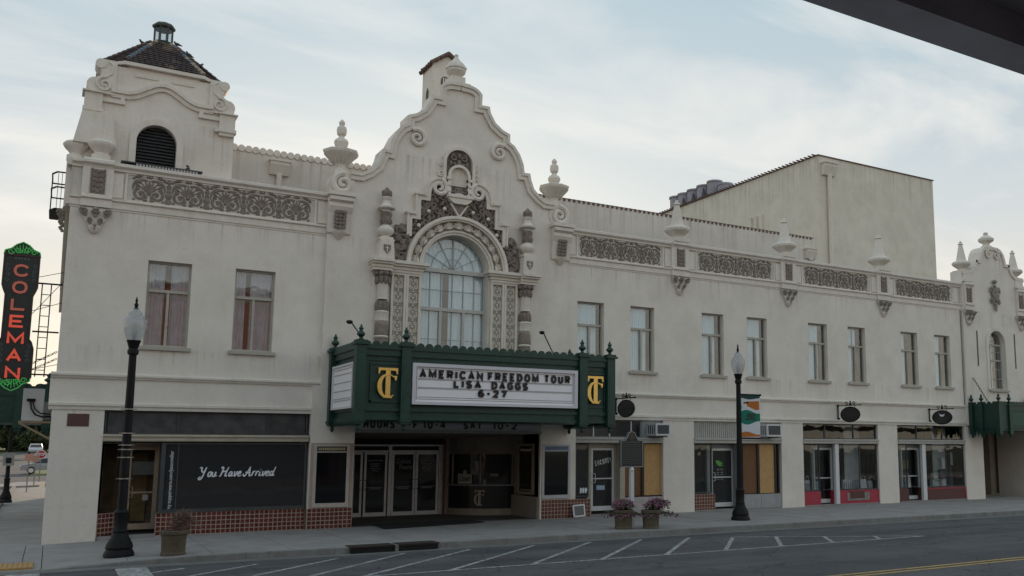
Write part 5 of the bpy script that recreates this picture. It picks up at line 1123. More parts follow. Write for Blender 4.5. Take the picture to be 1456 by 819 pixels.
# window lettering: hand-written script drawn as brush strokes
def script_word(parent, x, z, s, y, mt):
    G_ = {
     'Y': (1.05, [[(-.02,1.0),(.10,1.10),(.22,1.02),(.26,.72),(.40,.52),(.58,.62),(.70,1.10)],[(.72,1.12),(.62,.5),(.50,-.10),(.34,-.34),(.16,-.30),(.16,-.14),(.34,-.02)]]),
     'o': (.52, [[(.34,.55),(.16,.52),(.08,.26),(.16,.02),(.34,.04),(.42,.28),(.34,.55),(.44,.46),(.54,.46)]]),
     'u': (.58, [[(.06,.54),(.06,.16),(.16,.0),(.32,.06),(.42,.54),(.40,.14),(.48,.02),(.60,.12)]]),
     'H': (1.05, [[(.02,.94),(.10,1.10),(.24,1.06),(.26,.7),(.14,.06),(.0,.02)],[(.24,.52),(.50,.60),(.80,.58)],[(.86,1.10),(.74,.7),(.66,.14),(.76,.02),(.92,.12)]]),
     'a': (.58, [[(.40,.50),(.20,.54),(.07,.30),(.12,.04),(.28,.06),(.41,.50),(.38,.14),(.46,.02),(.58,.12)]]),
     'v': (.52, [[(.04,.50),(.12,.52),(.16,.10),(.24,.02),(.40,.34),(.40,.54),(.54,.48)]]),
     'e': (.48, [[(.08,.26),(.30,.34),(.34,.50),(.22,.56),(.09,.36),(.10,.08),(.26,.0),(.48,.14)]]),
     'A': (.90, [[(-.10,.30),(-.06,.06),(.08,.0),(.24,.22),(.52,1.12)],[(.50,1.14),(.56,.6),(.62,.1),(.70,.0),(.84,.12)],[(.08,.50),(.34,.38),(.72,.44)]]),
     'r': (.44, [[(.06,.0),(.10,.28),(.12,.58)],[(.11,.36),(.22,.54),(.38,.56)]]),
     'i': (.32, [[(.10,.52),(.08,.14),(.16,.02),(.32,.12)],[(.13,.74),(.15,.78)]]),
     'd': (.62, [[(.40,.48),(.20,.54),(.07,.30),(.12,.04),(.28,.06),(.42,.40),(.56,1.08)],[(.56,1.08),(.42,.3),(.42,.06),(.52,.02),(.64,.12)]]),
     ' ': (.34, [])}
    for ch in 'You Have Arrived':
        wd, strokes = G_[ch]
        if strokes:
            mb = MB()
            for st in strokes:
                v = [Vector((p[0],p[1])) for p in st]; pts = []
                for i in range(len(v)-1):
                    p0, p1, p2, p3 = v[max(i-1,0)], v[i], v[i+1], v[min(i+2,len(v)-1)]
                    for k in range(4):
                        t = k/4; pts.append(.5*((2*p1)+(p2-p0)*t+(2*p0-5*p1+4*p2-p3)*t*t+(3*p1-p0-3*p2+p3)*t**3))
                pts.append(v[-1])
                q = [(x+(p.x+p.y*.22)*s, y, z+p.y*s) for p in pts]; n = len(q)
                mb.tube(q, [s*(.060+.040*math.sin(PI*i/max(1,n-1))) for i in range(n)], 6, 0, .12)
            mb.build('letter', mt, parent)
        x += wd*s*.96
    return x
LW = script_word(TH, 0, 0, 1, 50, WHITEV)
for o in [c for c in TH.children if c.name.startswith('letter')]: bpy.data.objects.remove(o)
xa, xb = xs_(281,.05), xs_(389,.05); sc_ = (xb-xa)/LW
script_word(TH, xa, P(330,677,.05)[1], sc_, .05, WHITEV)
vx, vz0 = P(240,728,.05); vz1 = P(243,640,.05)[1]
wl = put_text('window_lettering', 'my.tupperware.com/jasonmiller', WHITEV, TH, (vx+.06, .05, (vz0+vz1)/2+.02), rot=(0,0,0), wdt=vz1-vz0-.08, hgt=.125, bold=.0, depth=.004)
wl.rotation_euler = (0, R(-90), 0)
# ---------------------------------------------------------------- lobby piers, poster cases, lobby, booth
def cpier(x0, x1, z1=4.2): gpier(x0, x1, YB, 1.2, z1)
cpier(6.56, 7.86); cpier(14.16, 15.52)
MB().box(7.86, 14.16, YB, .3, 3.28, 4.2).build('lintel', STUCCO, TH, smooth=False)
def case(x0, x1, z0, z1, mt, head):
    c = part_root('poster_case', TH, (x0, YB, z0)); f = MB(x0,YB,z0); y = YB; t = .085
    f.box(x0,x0+t,y-.07,y+.0,z0,z1); f.box(x1-t,x1,y-.07,y,z0,z1); f.box(x0+t,x1-t,y-.07,y,z0,z0+.12); f.box(x0+t,x1-t,y-.07,y,z1-.06,z1); f.box(x0+t,x1-t,y-.06,y,z1-.24,z1-.21)
    f.build('frame', mt, c, smooth=False)
    MB(x0,YB,z0).box(x0+t,x1-t,y-.03,y-.02,z0+.12,z1-.24).build('pane', mat('case_glass', (.006,.007,.009), .05, spec=.5), c, smooth=False)
    h = MB(x0,YB,z0); h.box(x0+t,x1-t,y-.045,y-.03,z1-.21,z1-.06); h.build('header', head, c, smooth=False)
    r_ = random.Random(int(x0*10)); l = MB(x0,YB,z0)
    k = x0+t+.06
    while k < x1-t-.1:
        w__ = r_.uniform(.03,.06); l.box(k, k+w__, y-.052, y-.046, z1-.175+r_.uniform(0,.01), z1-.10); k += w__+.02
    l.build('header_print', mat('case_gold', (.42,.36,.2), .5) if x0 < 10 else mat('case_pale', (.10,.13,.2), .5), c, smooth=False)
case(6.66, 7.72, .62, 2.46, mat('case_metal_warm', (.46,.42,.38), .45, var=.1, vscale=5), mat('case_head_dark', (.05,.05,.06), .5))
case(14.2, 15.28, .66, 2.48, mat('case_metal_blue', (.46,.47,.49), .45, var=.1, vscale=5), mat('case_head_blue', (.20,.26,.38), .5))
MB().box(6.58,7.84,YB-.025,YB,.62,2.5).build('case_surround', mat('pink_plaster', (.40,.33,.29), .8, var=.12, vscale=5), TH, smooth=False)
tiles('bulkhead_tiles', 6.54, 7.84, YB-.06, 0.0, .60); tiles('bulkhead_tiles', 14.18, 16.08, YB-.06, 0.0, .62)
MB().box(14.13,14.175,YB-.07,YB+.02,-.1,2.5).build('corner_bead', TRIM, TH, smooth=False)
LOB = mat('lobby_wall', (.22,.19,.155), .75, var=.2, vscale=2)
lb = MB(); lb.add([(7.86,0,0),(7.86,4.8,0),(7.86,4.8,3.0),(7.86,0,3.0)], [(0,1,2,3)]); lb.add([(7.86,0,2.86),(7.86,4.8,2.60),(14.16,4.8,2.60),(14.16,0,2.86)], [(0,1,2,3)]); lb.add([(14.16,.0,0),(14.16,.0,3),(14.16,4.8,3),(14.16,4.8,0)], [(0,1,2,3)])
lb.add([(7.86,3.95,2.35),(14.16,3.95,2.35),(14.16,3.95,2.9),(7.86,3.95,2.9)], [(0,1,2,3)]); lb.add([(12.2,3.95,0),(14.16,3.95,0),(14.16,3.95,2.9),(12.2,3.95,2.9)], [(0,1,2,3)]); lb.build('lobby_wall', LOB, TH, smooth=False)
yL = 3.6; XX = lambda px: xs_(px, yL)
ztop = P(590,641,yL)[1]; posts = [(514,518.5),(549,557.5),(588,593),(622,629)]
DLEAF = ((XX(500), XX(515)), (XX(517.5), XX(550)), (XX(557), XX(590)), (XX(591), XX(623)))
for i, (a, b) in enumerate(DLEAF):
    door(a, b, .012, ztop-.05, yL, ALU, GLASSK, False, (-1 if i % 2 == 0 else 1), t=.075, push_dark=True, zbar=1.05, kick=.13)
jm = MB(); jm.box(XX(551.5), XX(556), yL-.04, yL+.10, 0, ztop+.22); jm.box(XX(623.5), XX(629), yL-.04, yL+.10, 0, ztop+.22); jm.box(XX(498), XX(551.5), yL-.03, yL+.09, ztop-.045, ztop+.02); jm.box(XX(556), XX(623.5), yL-.03, yL+.09, ztop-.045, ztop+.02); jm.box(XX(498), XX(551.5), yL-.03, yL+.09, ztop+.16, ztop+.22); jm.box(XX(556), XX(623.5), yL-.03, yL+.09, ztop+.16, ztop+.22)
jm.build('door_frame', ALU, TH, smooth=False)
MB().box(XX(498),XX(629),yL+.12,yL+.14,0,2.7).build('lobby_back', DARKIN, TH, smooth=False)
MB().box(XX(629),XX(634),yL-.3,yL+.1,0,2.7).build('lobby_pilaster', mat('lobby_brown', (.26,.18,.14), .7, var=.2, vscale=4), TH, smooth=False)
VIN = mat('faded_vinyl', (.24,.24,.25), .6)
put_text('door_lettering', 'Coleman', VIN, TH, (XX(573), yL-.006, 1.80), wdt=.52, hgt=.17, shear=.35, bold=.01, depth=.004)
put_text('door_lettering', 'Theatre', VIN, TH, (XX(576), yL-.006, 1.60), wdt=.46, hgt=.16, shear=.35, bold=.01, depth=.004)
for px, zs_ in ((533,((1.90,.5),(1.78,.36),(1.70,.30),(1.62,.36),(1.54,.22),(.98,.56),(.93,.40))),(607,((1.90,.5),(1.78,.36),(1.70,.30),(1.62,.36),(1.54,.22),(.98,.56),(.93,.40))),(573,((.98,.56),(.93,.40)))):
    for z, wd in zs_: MB().box(XX(px)-wd/2, XX(px)+wd/2, yL+.010, yL+.016, z, z+.028).build('door_print', VIN, TH, smooth=False)
# hours board under the marquee
hb = part_root('hours_board', TH, (10.9, -.35, 2.88)); H = MB(10.9,-.35,2.88); H.box(7.8,14.05,-.36,-.30,2.90,3.34); H.build('panel', mat('shaded_acrylic', (.42,.42,.44), .4), hb, smooth=False)
for bx_ in ((7.78,14.07,-.40,-.30,2.82,2.90),(7.78,14.07,-.372,-.36,3.10,3.115)): MB(10.9,-.35,2.88).box(*bx_).build('rail', GREYM, hb, smooth=False)
xh0, xh1 = xs_(514,-.37), xs_(735,-.37)
for s_, pa, pb in (('HOURS',514,559),('T-F',568,592),('10-4',599,632),('SAT',657,684),('10-2',699,734)):
    a, b = xs_(pa,-.37), xs_(pb,-.37); inst(block_mesh('lettering', s_, BLACK, b-a, .25, .055, .012), 'lettering', hb, ((a+b)/2, -.362, 2.95))
# ticket booth
bt = part_root('ticket_booth', TH, (13.2, 2.6, 0)); BO = (13.2,2.6,0)
def barc(r_, n=10): return [(14.14+r_*math.cos(R(192+80*i/n)), 3.9+r_*math.sin(R(192+80*i/n))) for i in range(n+1)]
def bwall(name, r0, r1, z0, z1, m):
    MB(*BO).slab(barc(r1)+barc(r0)[::-1], z0, z1).build(name, m, bt, smooth=False)
bwall('base', 1.8, 2.02, 0, .24, mat('booth_base', (.30,.26,.20), .6, var=.15, vscale=5)); bwall('panel', 1.85, 1.99, .24, 1.02, BLACKP); bwall('counter', 1.6, 2.04, 1.02, 1.07, GREYM); bwall('header', 1.8, 1.98, 2.13, 2.75, LOB)
bwall('window', 1.93, 1.94, 1.07, 2.13, GLASSK)
pm = MB(*BO)
for k in (1.3, 5.4, 9.6):
    a = R(192+8*k); pm.bar((14.14+1.96*math.cos(a),3.9+1.96*math.sin(a),1.07),(14.14+1.96*math.cos(a),3.9+1.96*math.sin(a),2.13),.04,.05)
pm.build('mullion', GREYM, bt, smooth=False)
def onbooth(k, z): a = R(192+8*k); return (14.14+2.0*math.cos(a), 3.9+2.0*math.sin(a), z), (0,0,a+PI/2)
cs = MB(); cs.box(-.27,.27,-.012,.0,0,.34); cs.prism(arc(0,.40,.07,0,360,12)[:-1], -.012, 0)
l_, r_ = onbooth(3.4, 1.10); inst(cs.mesh('closed_sign', mat('cream_card', (.40,.38,.33), .8)), 'closed_sign', bt, l_, r_)
l2 = (l_[0]+.018*math.cos(r_[2]-PI/2), l_[1]+.018*math.sin(r_[2]-PI/2), 1.19); inst(text_mesh('lettering', 'Closed', BLACK, wdt=.44, hgt=.20, shear=.2, bold=.012, depth=.004), 'lettering', bt, l2, r_)
nt2 = MB(); nt2.box(-.07,.07,-.01,0,0,.34); l_, r_ = onbooth(5.0, 1.55); inst(nt2.mesh('notice', mat('notice_paper', (.24,.23,.22), .8)), 'notice', bt, l_, r_)
nt2 = MB(); nt2.box(-.15,.15,-.01,0,0,.10); l_, r_ = onbooth(7.2, 1.36); inst(nt2.mesh('notice', mat('notice_grey', (.18,.18,.19), .8)), 'notice', bt, l_, r_)
nt2 = MB(); nt2.box(-.06,.06,-.01,0,0,.16); l_, r_ = onbooth(6.0, 1.08); inst(nt2.mesh('notice', bpy.data.materials['notice_paper']), 'notice', bt, l_, r_)
# wall display case at the lobby's right wall
wc = part_root('wall_case', TH, (14.1,.9,.8)); f = MB(14.1,.9,.8)
for a,b,c,d in ((.30,.38,.78,2.5),(1.42,1.5,.78,2.5),(.38,1.42,.78,.86),(.38,1.42,2.42,2.5)): f.box(14.08,14.16,a,b,c,d)
f.build('frame', BRONZE, wc, smooth=False); MB(14.1,.9,.8).box(14.12,14.15,.38,1.42,.86,2.42).build('pane', mat('case_dark_pane', (.02,.018,.014), .12), wc, smooth=False)
MB(14.1,.9,.8).box(14.09,14.118,.5,1.3,2.24,2.32).build('header_print', mat('case_white', (.45,.43,.40), .6), wc, smooth=False); MB(14.1,.9,.8).box(14.09,14.118,.42,1.25,.90,.94).build('shelf', mat('case_wood', (.30,.21,.13), .6), wc, smooth=False)
MB().box(14.05,14.159,-.1,1.9,0,.72).build('lobby_dado', mat('dado_tile', (.24,.21,.18), .6, var=.15, vscale=6), TH, smooth=False)
def mono_mesh(name, h, m, depth=.03):
    """T over C monogram"""
    mb = MB(); s = h
    mb.prism([(x*s,z*s) for x,z in ((-.33,1.0),(.33,1.0),(.33,.80),(.29,.80),(.27,.88),(.24,.915),(.08,.915),(.08,.10),(.15,.05),(.15,0),(-.15,0),(-.15,.05),(-.08,.10),(-.08,.915),(-.24,.915),(-.27,.88),(-.29,.80),(-.33,.80))], -depth, 0)
    o_, i_ = [], []
    for k in range(29):
        a = R(48+264*k/28); wq = .035+.115*max(0, math.sin((k/28)*PI))**1.2
        o_.append((-.02*s+.34*s*math.cos(a), .40*s+.40*s*math.sin(a))); i_.append((-.02*s+(.34-wq)*s*math.cos(a), .40*s+(.40-wq*.55)*s*math.sin(a)))
    n = len(o_); vs = [(x,-depth*1.5,z) for x,z in o_]+[(x,-depth*1.5,z) for x,z in i_]+[(x,0,z) for x,z in o_]+[(x,0,z) for x,z in i_]
    fs = [(i,i+1,n+i+1,n+i) for i in range(n-1)] + [(i,2*n+i,2*n+i+1,i+1) for i in range(n-1)] + [(n+i,n+i+1,3*n+i+1,3*n+i) for i in range(n-1)]
    mb.add(vs, fs)
    mb.prism([(x*s,z*s) for x,z in ((.18,.74),(.30,.74),(.28,.60),(.25,.58))], -depth*1.5, 0)
    return mb.mesh(name, m, smooth=False)
l_, r_ = onbooth(5.4, .34); inst(mono_mesh('monogram', .54, mat('dull_gold', (.38,.31,.24), .6), .02), 'monogram', bt, l_, r_)
# ---------------------------------------------------------------- shop B: narrow window, white door, boarded window
room(15.52, 19.26)
transom(15.54, 18.35, [xs_(843,.1), xs_(866,.1), xs_(897,.1)], glass=mat('dark_blue_transom', (.012,.015,.02), .25), divm=WHITEM); transom_bar(15.5, 19.24, mat('white_timber', (.44,.43,.40), .6, var=.1, vscale=6, dirt=.5))
MB().box(18.35,19.24,.05,.09,BZ1,ZT).build('transom_board', mat('grey_board', (.30,.31,.31), .7, var=.2, vscale=4), TH, smooth=False)
display(15.60, xs_(836,.12), .66, 2.50, y=.08, glass=GLASSK, fm=GREYDK)
rb_ = MB()
for k in range(3): rb_.prism([(15.80+k*.10,.80),(15.86+k*.10,.80),(15.90+k*.10,.94),(15.78+k*.10+.04,1.0)], .065, .075)
rb_.build('window_decal', WHITEV, TH, smooth=False)
yB = .30; bx0, bx1 = xs_(840,yB), xs_(873,yB)
CRJ = mat('cream_jamb', (.40,.36,.29), .6, var=.12, vscale=6, dirt=.4)
door(bx0, bx1, .16, 2.36, yB, WHITEM, GLASSK, True, 1, t=.085, zbar=1.12)
MB().box(bx0-.16, bx0, yB-.04, yB+.08, .06, 2.52).box(bx1, bx1+.10, yB-.04, yB+.08, .06, 2.52).box(bx0, bx1, yB-.04, yB+.08, 2.37, 2.52).build('door_jamb', CRJ, TH, smooth=False)
MB().box(xs_(879,.1), xs_(886,.1), -.03, .28, .06, 2.53).build('door_post', CRJ, TH, smooth=False)
MB().box(15.6, 19.25, yB+.1, yB+.12, .06, 2.52).build('inner_partition', DARKIN, TH, smooth=False)
_en = inst(block_mesh('door_lettering', 'ENCORE!', mat('worn_white_vinyl', (.50,.50,.49), .6), .66, .19, .034, .006, .5), 'door_lettering', TH, ((bx0+bx1)/2+.03, yB-.004, 1.78))
_en.rotation_euler = (0, R(-12), 0)
MB().box(bx0+.24, bx0+.58, yB+.008, yB+.016, .72+.16, .86+.18).build('door_sticker', mat('blue_sticker', (.16,.30,.48), .6, col2=(.45,.52,.60), vscale=14), TH, smooth=False)
def board(pa, pb, y, m, z0=.64, z1=2.50):
    return MB().box(xs_(pa,y), xs_(pb,y), y, y+.02, z0, z1).build('plywood_panel', m, TH, smooth=False)
board(884,912,.14,OSB2); board(916,940,.12,OSB); MB().box(xs_(883,.2),xs_(947,.2),.165,.18,.6,2.52).build('window_void', BLACKP, TH, smooth=False)
wf = MB(); wf.box(xs_(912,.10),xs_(915.5,.10),.08,.16,.64,2.5); wf.box(xs_(881,.1),xs_(948,.1),.08,.17,.60,.66); wf.build('window_frame', BLACKP, TH, smooth=False)
MB().box(xs_(880,.0), 19.25, .02, .25, -.1, .605).build('bulkhead', mat('pinkish_bulkhead', (.42,.37,.37), .7, var=.15, vscale=5, dirt=.5), TH, smooth=False)
# ---------------------------------------------------------------- shop C: corrugated transom, door, boards
room(20.66, 24.99)
cg = MB(); n = 34; xa, xb = 20.68, 23.95
for i in range(n):
    a = xa+(xb-xa)*i/n; p = (xb-xa)/n; cg.add([(a,.03,BZ1),(a+p*.45,.03,BZ1),(a+p*.55,.07,BZ1),(a+p*.95,.07,BZ1),(a+p,.03,BZ1),(a,.03,ZT),(a+p*.45,.03,ZT),(a+p*.55,.07,ZT),(a+p*.95,.07,ZT),(a+p,.03,ZT)], [(0,1,6,5),(1,2,7,6),(2,3,8,7),(3,4,9,8)])
cg.build('corrugated_panel', mat('white_corrugated', (.46,.45,.42), .55, var=.08, vscale=5, dirt=.5), TH, smooth=False)
MB().box(23.95,24.97,.04,.08,BZ1,ZT).build('transom_board', bpy.data.materials['grey_board'], TH, smooth=False)
transom_bar(20.66, 24.98, bpy.data.materials['white_timber'])
display(20.70, xs_(1011,.14), .66, 2.50, y=.08, glass=GLASSD, fm=GREYDK)
tiles('bulkhead_tiles', 20.68, 21.66, .03, 0.0, .63)
MB().box(21.60,21.66,.04,.34,0.0,.63).build('bulkhead_return', TILE, TH, smooth=False)
yC = .34; cx0, cx1 = xs_(1011,yC), xs_(1043,yC)
door(cx0, cx1, .12, 2.34, yC, ALU, GLASSK, True, 1, t=.085, zbar=1.12)
MB().box(cx0-.22, cx0, yC-.04, yC+.08, .06, 2.5).box(cx1, cx1+.14, yC-.04, yC+.08, .06, 2.5).box(cx0, cx1, yC-.04, yC+.08, 2.35, 2.5).build('door_jamb', GREYM, TH, smooth=False)
MB().box(20.7, 24.97, yC+.1, yC+.12, .06, 2.5).build('inner_partition', DARKIN, TH, smooth=False)
MB().box(xs_(1047,.1), xs_(1053,.1), -.02, .28, .06, 2.51).build('door_post', GREYM, TH, smooth=False)
lf = MB(); xl_, zl_ = P(1023,661,yC); 
lf.prism([(xl_-.20,zl_+.18),(xl_-.05,zl_+.17),(xl_+.18,zl_+.06),(xl_+.06,zl_+.02),(xl_+.20,zl_-.02),(xl_+.0,zl_-.06),(xl_-.14,zl_+.02)], yC-.008, yC+.004); lf.build('leaf_decal', mat('green_decal', (.10,.34,.06), .5), TH, smooth=False)
dp = MB()
for z, wd in ((-.20,.30),(-.30,.36),(-.38,.36),(-.46,.10),(-.56,.36)):
    for sx in (-1,1): dp.box(xl_+.02+sx*wd*.28-wd*.17, xl_+.02+sx*wd*.28+wd*.17, yC+.004, yC+.010, zl_+z, zl_+z+(.05 if z == -.20 else .028))
dp.build('door_print', VIN, TH, smooth=False)
board(1057,1077,.14,OSB2,.60); board(1080.5,1101,.12,OSB,.60); MB().box(xs_(1055,.2),24.98,.165,.18,.5,2.52).build('window_void', BLACKP, TH, smooth=False)
wf = MB(); wf.box(xs_(1077,.1),xs_(1080,.1),.08,.16,.6,2.5); wf.box(xs_(1101.5,.1),xs_(1104,.1),.08,.16,.6,2.5); wf.box(xs_(1106,.1),xs_(1107.5,.1),.08,.16,.6,2.5); wf.build('window_frame', BLACKP, TH, smooth=False)
MB().box(xs_(1055,.0), 23.92, .02, .25, -.1, .565).box(23.94, 24.985, .03, .25, -.1, .57).build('bulkhead', mat('grey_bulkhead', (.34,.34,.35), .7, var=.12, vscale=5, dirt=.5), TH, smooth=False)
# ---------------------------------------------------------------- shops D and E: display windows with goods
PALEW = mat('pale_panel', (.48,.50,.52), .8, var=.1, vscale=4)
def goods_shop(x0, x1, dl, dr, mull, base_m, tag_):
    room(x0, x1, .16, 3.4, DIMIN)
    transom(x0+.02, x1-.02, [x0+(x1-x0)*.30, x1-(x1-x0)*.32], glass=GLASSD, fm=GREYDK); transom_bar(x0, x1, bpy.data.materials['white_timber'])
    y = .36; a, b = xs_(dl,y), xs_(dr,y)
    door(a, b, .10, 2.36, y, ALU, GLASSD, True, -1, t=.085, zbar=1.02)
    MB().box(a-.12, a, y-.03, y+.07, .06, 2.5).box(b, b+.12, y-.03, y+.07, .06, 2.5).box(a, b, y-.03, y+.07, 2.37, 2.5).build('door_jamb', GREYM, TH, smooth=False)
    xm0, xm1 = xs_(mull,.1), xs_(mull+5,.1)
    MB().box(xm0, xm1, -.01, .12, .06, 2.52).build('door_post', WHITEM, TH, smooth=False)
    xl = xs_(dl+8,.1)
    display(x0+.02, xl, .62, 2.50, y=.08, glass=GLASSD, fm=GREYDK, t=.03); display(xm1+.0, x1-.04, .62, 2.50, y=.08, glass=GLASSD, fm=GREYDK, divs=((xm1+x1)/2+.1,), t=.04)
    MB().box(xl-.01, xl+.01, .13, y, .62, 2.5).build('side_pane', GLASSD, TH, smooth=False)
    MB().box(x0+.01, xl, .03, y, -.1, .60).build('bulkhead', base_m, TH, smooth=False); MB().box(xm0+.02, x1-.02, .03, y, -.1, .60).build('bulkhead', base_m, TH, smooth=False)
    MB().box(x0+.02, xl-.02, .14, 1.0, .60, .62).box(xm1+.02, x1-.03, .14, 1.0, .60, .62).build('display_shelf', PALEW, TH, smooth=False)
    MB().box(x1-1.0, x1-.05, 1.02, 1.05, .62, 3.3).build('reflection_panel', PALEW, TH, smooth=False)  # pale sheet added to imitate a whitish reflection in the display glass
    MB().box(x0, x0+.02, .2, 3, .1, 3.3).build('shop_side_wall', mat('shop_wall_'+tag_, (.30,.28,.25), .8, var=.2, vscale=2), TH, smooth=False)
    sh_ = MB()
    for z in (.9,1.4,1.9): sh_.box(a+.1, x1-.9, 3.1, 3.35, z, z+.03)
    sh_.build('shop_shelving', DIMIN, TH, smooth=False)
    return xl, xm1
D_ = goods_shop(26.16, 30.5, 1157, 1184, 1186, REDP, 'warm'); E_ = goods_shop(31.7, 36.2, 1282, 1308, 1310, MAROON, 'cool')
MB().box(28.6, 29.9, .015, .03, .18, .50).build('bulkhead_patch', mat('grey_patch', (.24,.22,.21), .85, var=.3, vscale=6), TH, smooth=False); MB().box(28.75, 29.6, .005, .016, .26, .56).build('bulkhead_vent', MAROON, TH, smooth=False)
MB().ribbon([(33.45,.02),(33.45,.58),(36.16,.58),(36.16,.02)], .05, .012, .03, side=-1).build('bulkhead_trim', REDP, TH, smooth=False)
# ---------------------------------------------------------------- right pavilion ground floor
LOB2 = mat('recess_wall', (.34,.28,.22), .8, var=.12, vscale=3)
mb = MB(); mb.add([(37.5,.0,0),(37.5,2.6,0),(37.5,2.6,3.4),(37.5,0,3.4)], [(0,1,2,3)]); mb.add([(37.5,2.6,0),(41.4,2.6,0),(41.4,2.6,3.4),(37.5,2.6,3.4)], [(0,1,2,3)]); mb.add([(37.5,0,3.3),(37.5,2.6,3.3),(60,2.6,3.3),(60,0,3.3)], [(0,1,2,3)]); mb.build('recess_wall', LOB2, TH, smooth=False)
ra, rb2 = xs_(1400,2.58), xs_(1406,2.58)
MB().box(ra, rb2, 2.55, 2.6, .75, 2.5).build('recess_window', BLACKP, TH, smooth=False)
MB().box(ra+.1, rb2+.2, 2.5, 2.6, 2.72, 3.0).build('recess_vent', GREYDK, TH, smooth=False)
MB().box(xs_(1409,2.2), xs_(1436,2.2), 2.2, 2.59, .06, 3.3).build('recess_pier', LOB2, TH, smooth=False)
gpier(41.3, 60, YB, 2, 4.3)
MB().box(36.31, 60, YB, .2, 3.405, 4.3).build('lintel', STUCCO, TH, smooth=False)
mb = MB(); mb.add([(XE,.0,4.3),(60,0,4.3),(60,0,9.9),(XE,0,9.9)], [(0,1,2,3)]); mb.build('upper_wall', STUCCO, TH, smooth=False)
# ================================================================== marquees, neon sign, small signs, air conditioners
def finial_small(mb, x, y, z, s=1.0, m=0):
    mb.lathe(x, y, z, [(.11*s,0),(.06*s,.05*s),(.05*s,.09*s),(.13*s,.17*s),(.13*s,.21*s),(.06*s,.29*s),(.05*s,.32*s),(.08*s,.36*s),(.05*s,.41*s),(.01*s,.50*s)], 10, m)
SCAL = MB().prism(arc(0,0,.115,0,180,8), -.03, .03).mesh('scallop', GREEN)
SCAL2 = MB().prism(arc(0,0,.10,0,180,6), -.025, .025).mesh('scallop', GREEN)
def cresting(root, a, b, z, me, step):
    a, b = Vector((*a,z)), Vector((*b,z)); n = int((b-a).length/step); d = (b-a)/n; ang = math.atan2(d.y, d.x)
    for i in range(n): inst(me, 'scallop', root, a+d*(i+.5), rot=(0,0,ang))
def marquee(name, label, x0, x1, y0, y1, z0, z1, post_x, panels, group=None, ax='main'):
    """box canopy from the wall (y1) out to y0"""
    r = thing(name, label, 'marquee', ((x0+x1)/2, y1, z0), group)
    b = MB(*r.location)
    b.box(x0+.10, x1-.10, y0+.10, y1, z0+.10, z1-.10)
    for (za, zb, d) in ((z1-.30, z1-.12, .03), (z1-.12, z1, -.02), (z0+.30, z0+.40, .04), (z0+.06, z0+.14, .05), (z1-.44, z1-.40, .07)):
        b.box(x0+d, x1-d, y0+d, y1, za, zb)
    b.build('body', GREEN, r, smooth=False)
    so = MB(*r.location); so.box(x0+.2, x1-.2, y0+.2, y1-.02, z0+.085, z0+.099); so.build('soffit', GREEN2, r, smooth=False)
    pts = [(x0+.06,y0+.06),(x1-.06,y0+.06),(x0+.06,y1-.14),(x1-.06,y1-.14)] + [(px, y0+.05) for px in post_x]
    for (px, py) in pts:
        p = MB(*r.location); p.box(px-.14, px+.14, py-.12, py+.12, z0-.06, z1-.02); p.box(px-.20, px+.20, py-.18, py+.18, z1-.02, z1+.05); p.box(px-.16,px+.16,py-.14,py+.14,z1+.05,z1+.11); p.box(px-.09,px+.09,py-.127,py-.12,z0+.3,z1-.45); p.box(px-.17, px+.17, py-.15, py+.15, z0-.0, z0+.06)
        finial_small(p, px, py, z1+.10, .9); p.lathe(px, py, z0-.26, [(.02,0),(.07,.08),(.04,.14),(.10,.2)], 8)
        p.build('post', GREEN, r, smooth=False)
    cresting(r, (x0+.1, y0+.02), (x1-.1, y0+.02), z1-.01, SCAL, .255); cresting(r, (x0+.02, y1-.25), (x0+.02, y0+.15), z1-.01, SCAL, .255); cresting(r, (x1-.02, y1-.25), (x1-.02, y0+.15), z1-.01, SCAL, .255)
    k = int((y1-y0)/.14)                           # toothed valance under both sides
    for xx in (x0+.05, x1-.05):
        vl = MB(*r.location)
        for i in range(k):
            y = y0+.2+(y1-y0-.3)*i/k; vl.prismx([(y,z0+.08),(y+.145,z0+.08),(y+.07,z0-.10)], xx-.015, xx+.015)
        vl.build('valance', GREEN, r, smooth=False)
    return r
yM = -3.0
mx0, mx1 = P(519,500,yM)[0]-.17, P(866,520,yM)[0]+.12
mq = marquee('theatre_marquee', 'dark green theatre marquee with white letter boards and gold monograms over the lobby', mx0, mx1, yM, YB, 3.08, 5.22, [P(578,500,yM)[0], P(829,500,yM)[0]], None)
ML = mq.location
lb_ = part_root('letter_board', mq, (mq.location.x, yM, 3.4)); LO = (mq.location.x, yM, 3.4)
(ba, bz1), (bb, bz1b) = P(587,516,yM-.05), P(821,527,yM-.05); bz0 = (P(587,577,yM-.05)[1]+P(821,579,yM-.05)[1])/2; bz1 = (bz1+bz1b)/2
MB(*LO).box(ba+.08, bb-.08, yM-.02, yM+.09, bz0+.07, bz1-.07).build('panel', ACRYL, lb_, smooth=False)
f = MB(*LO); f.box(ba,ba+.10,yM-.09,yM+.05,bz0,bz1); f.box(bb-.10,bb,yM-.09,yM+.05,bz0,bz1); f.box(ba+.10,bb-.10,yM-.09,yM+.05,bz0,bz0+.08); f.box(ba+.10,bb-.10,yM-.09,yM+.05,bz1-.10,bz1); f.build('frame', mat('board_frame', (.62,.62,.66), .4), lb_, smooth=False)
rows = [(P(700,y,yM-.03)[1]) for y in ()]
zr = [bz0+(bz1-bz0)*t for t in (.13,.40,.60,.80,.925)]
rl = MB(*LO)
for z in (bz0+.16, bz0+.22, bz0+(bz1-bz0)*.395, bz0+(bz1-bz0)*.42, bz0+(bz1-bz0)*.61, bz0+(bz1-bz0)*.632, bz0+(bz1-bz0)*.86): rl.box(ba+.18, bb-.18, yM-.032, yM-.02, z-.008, z+.008)
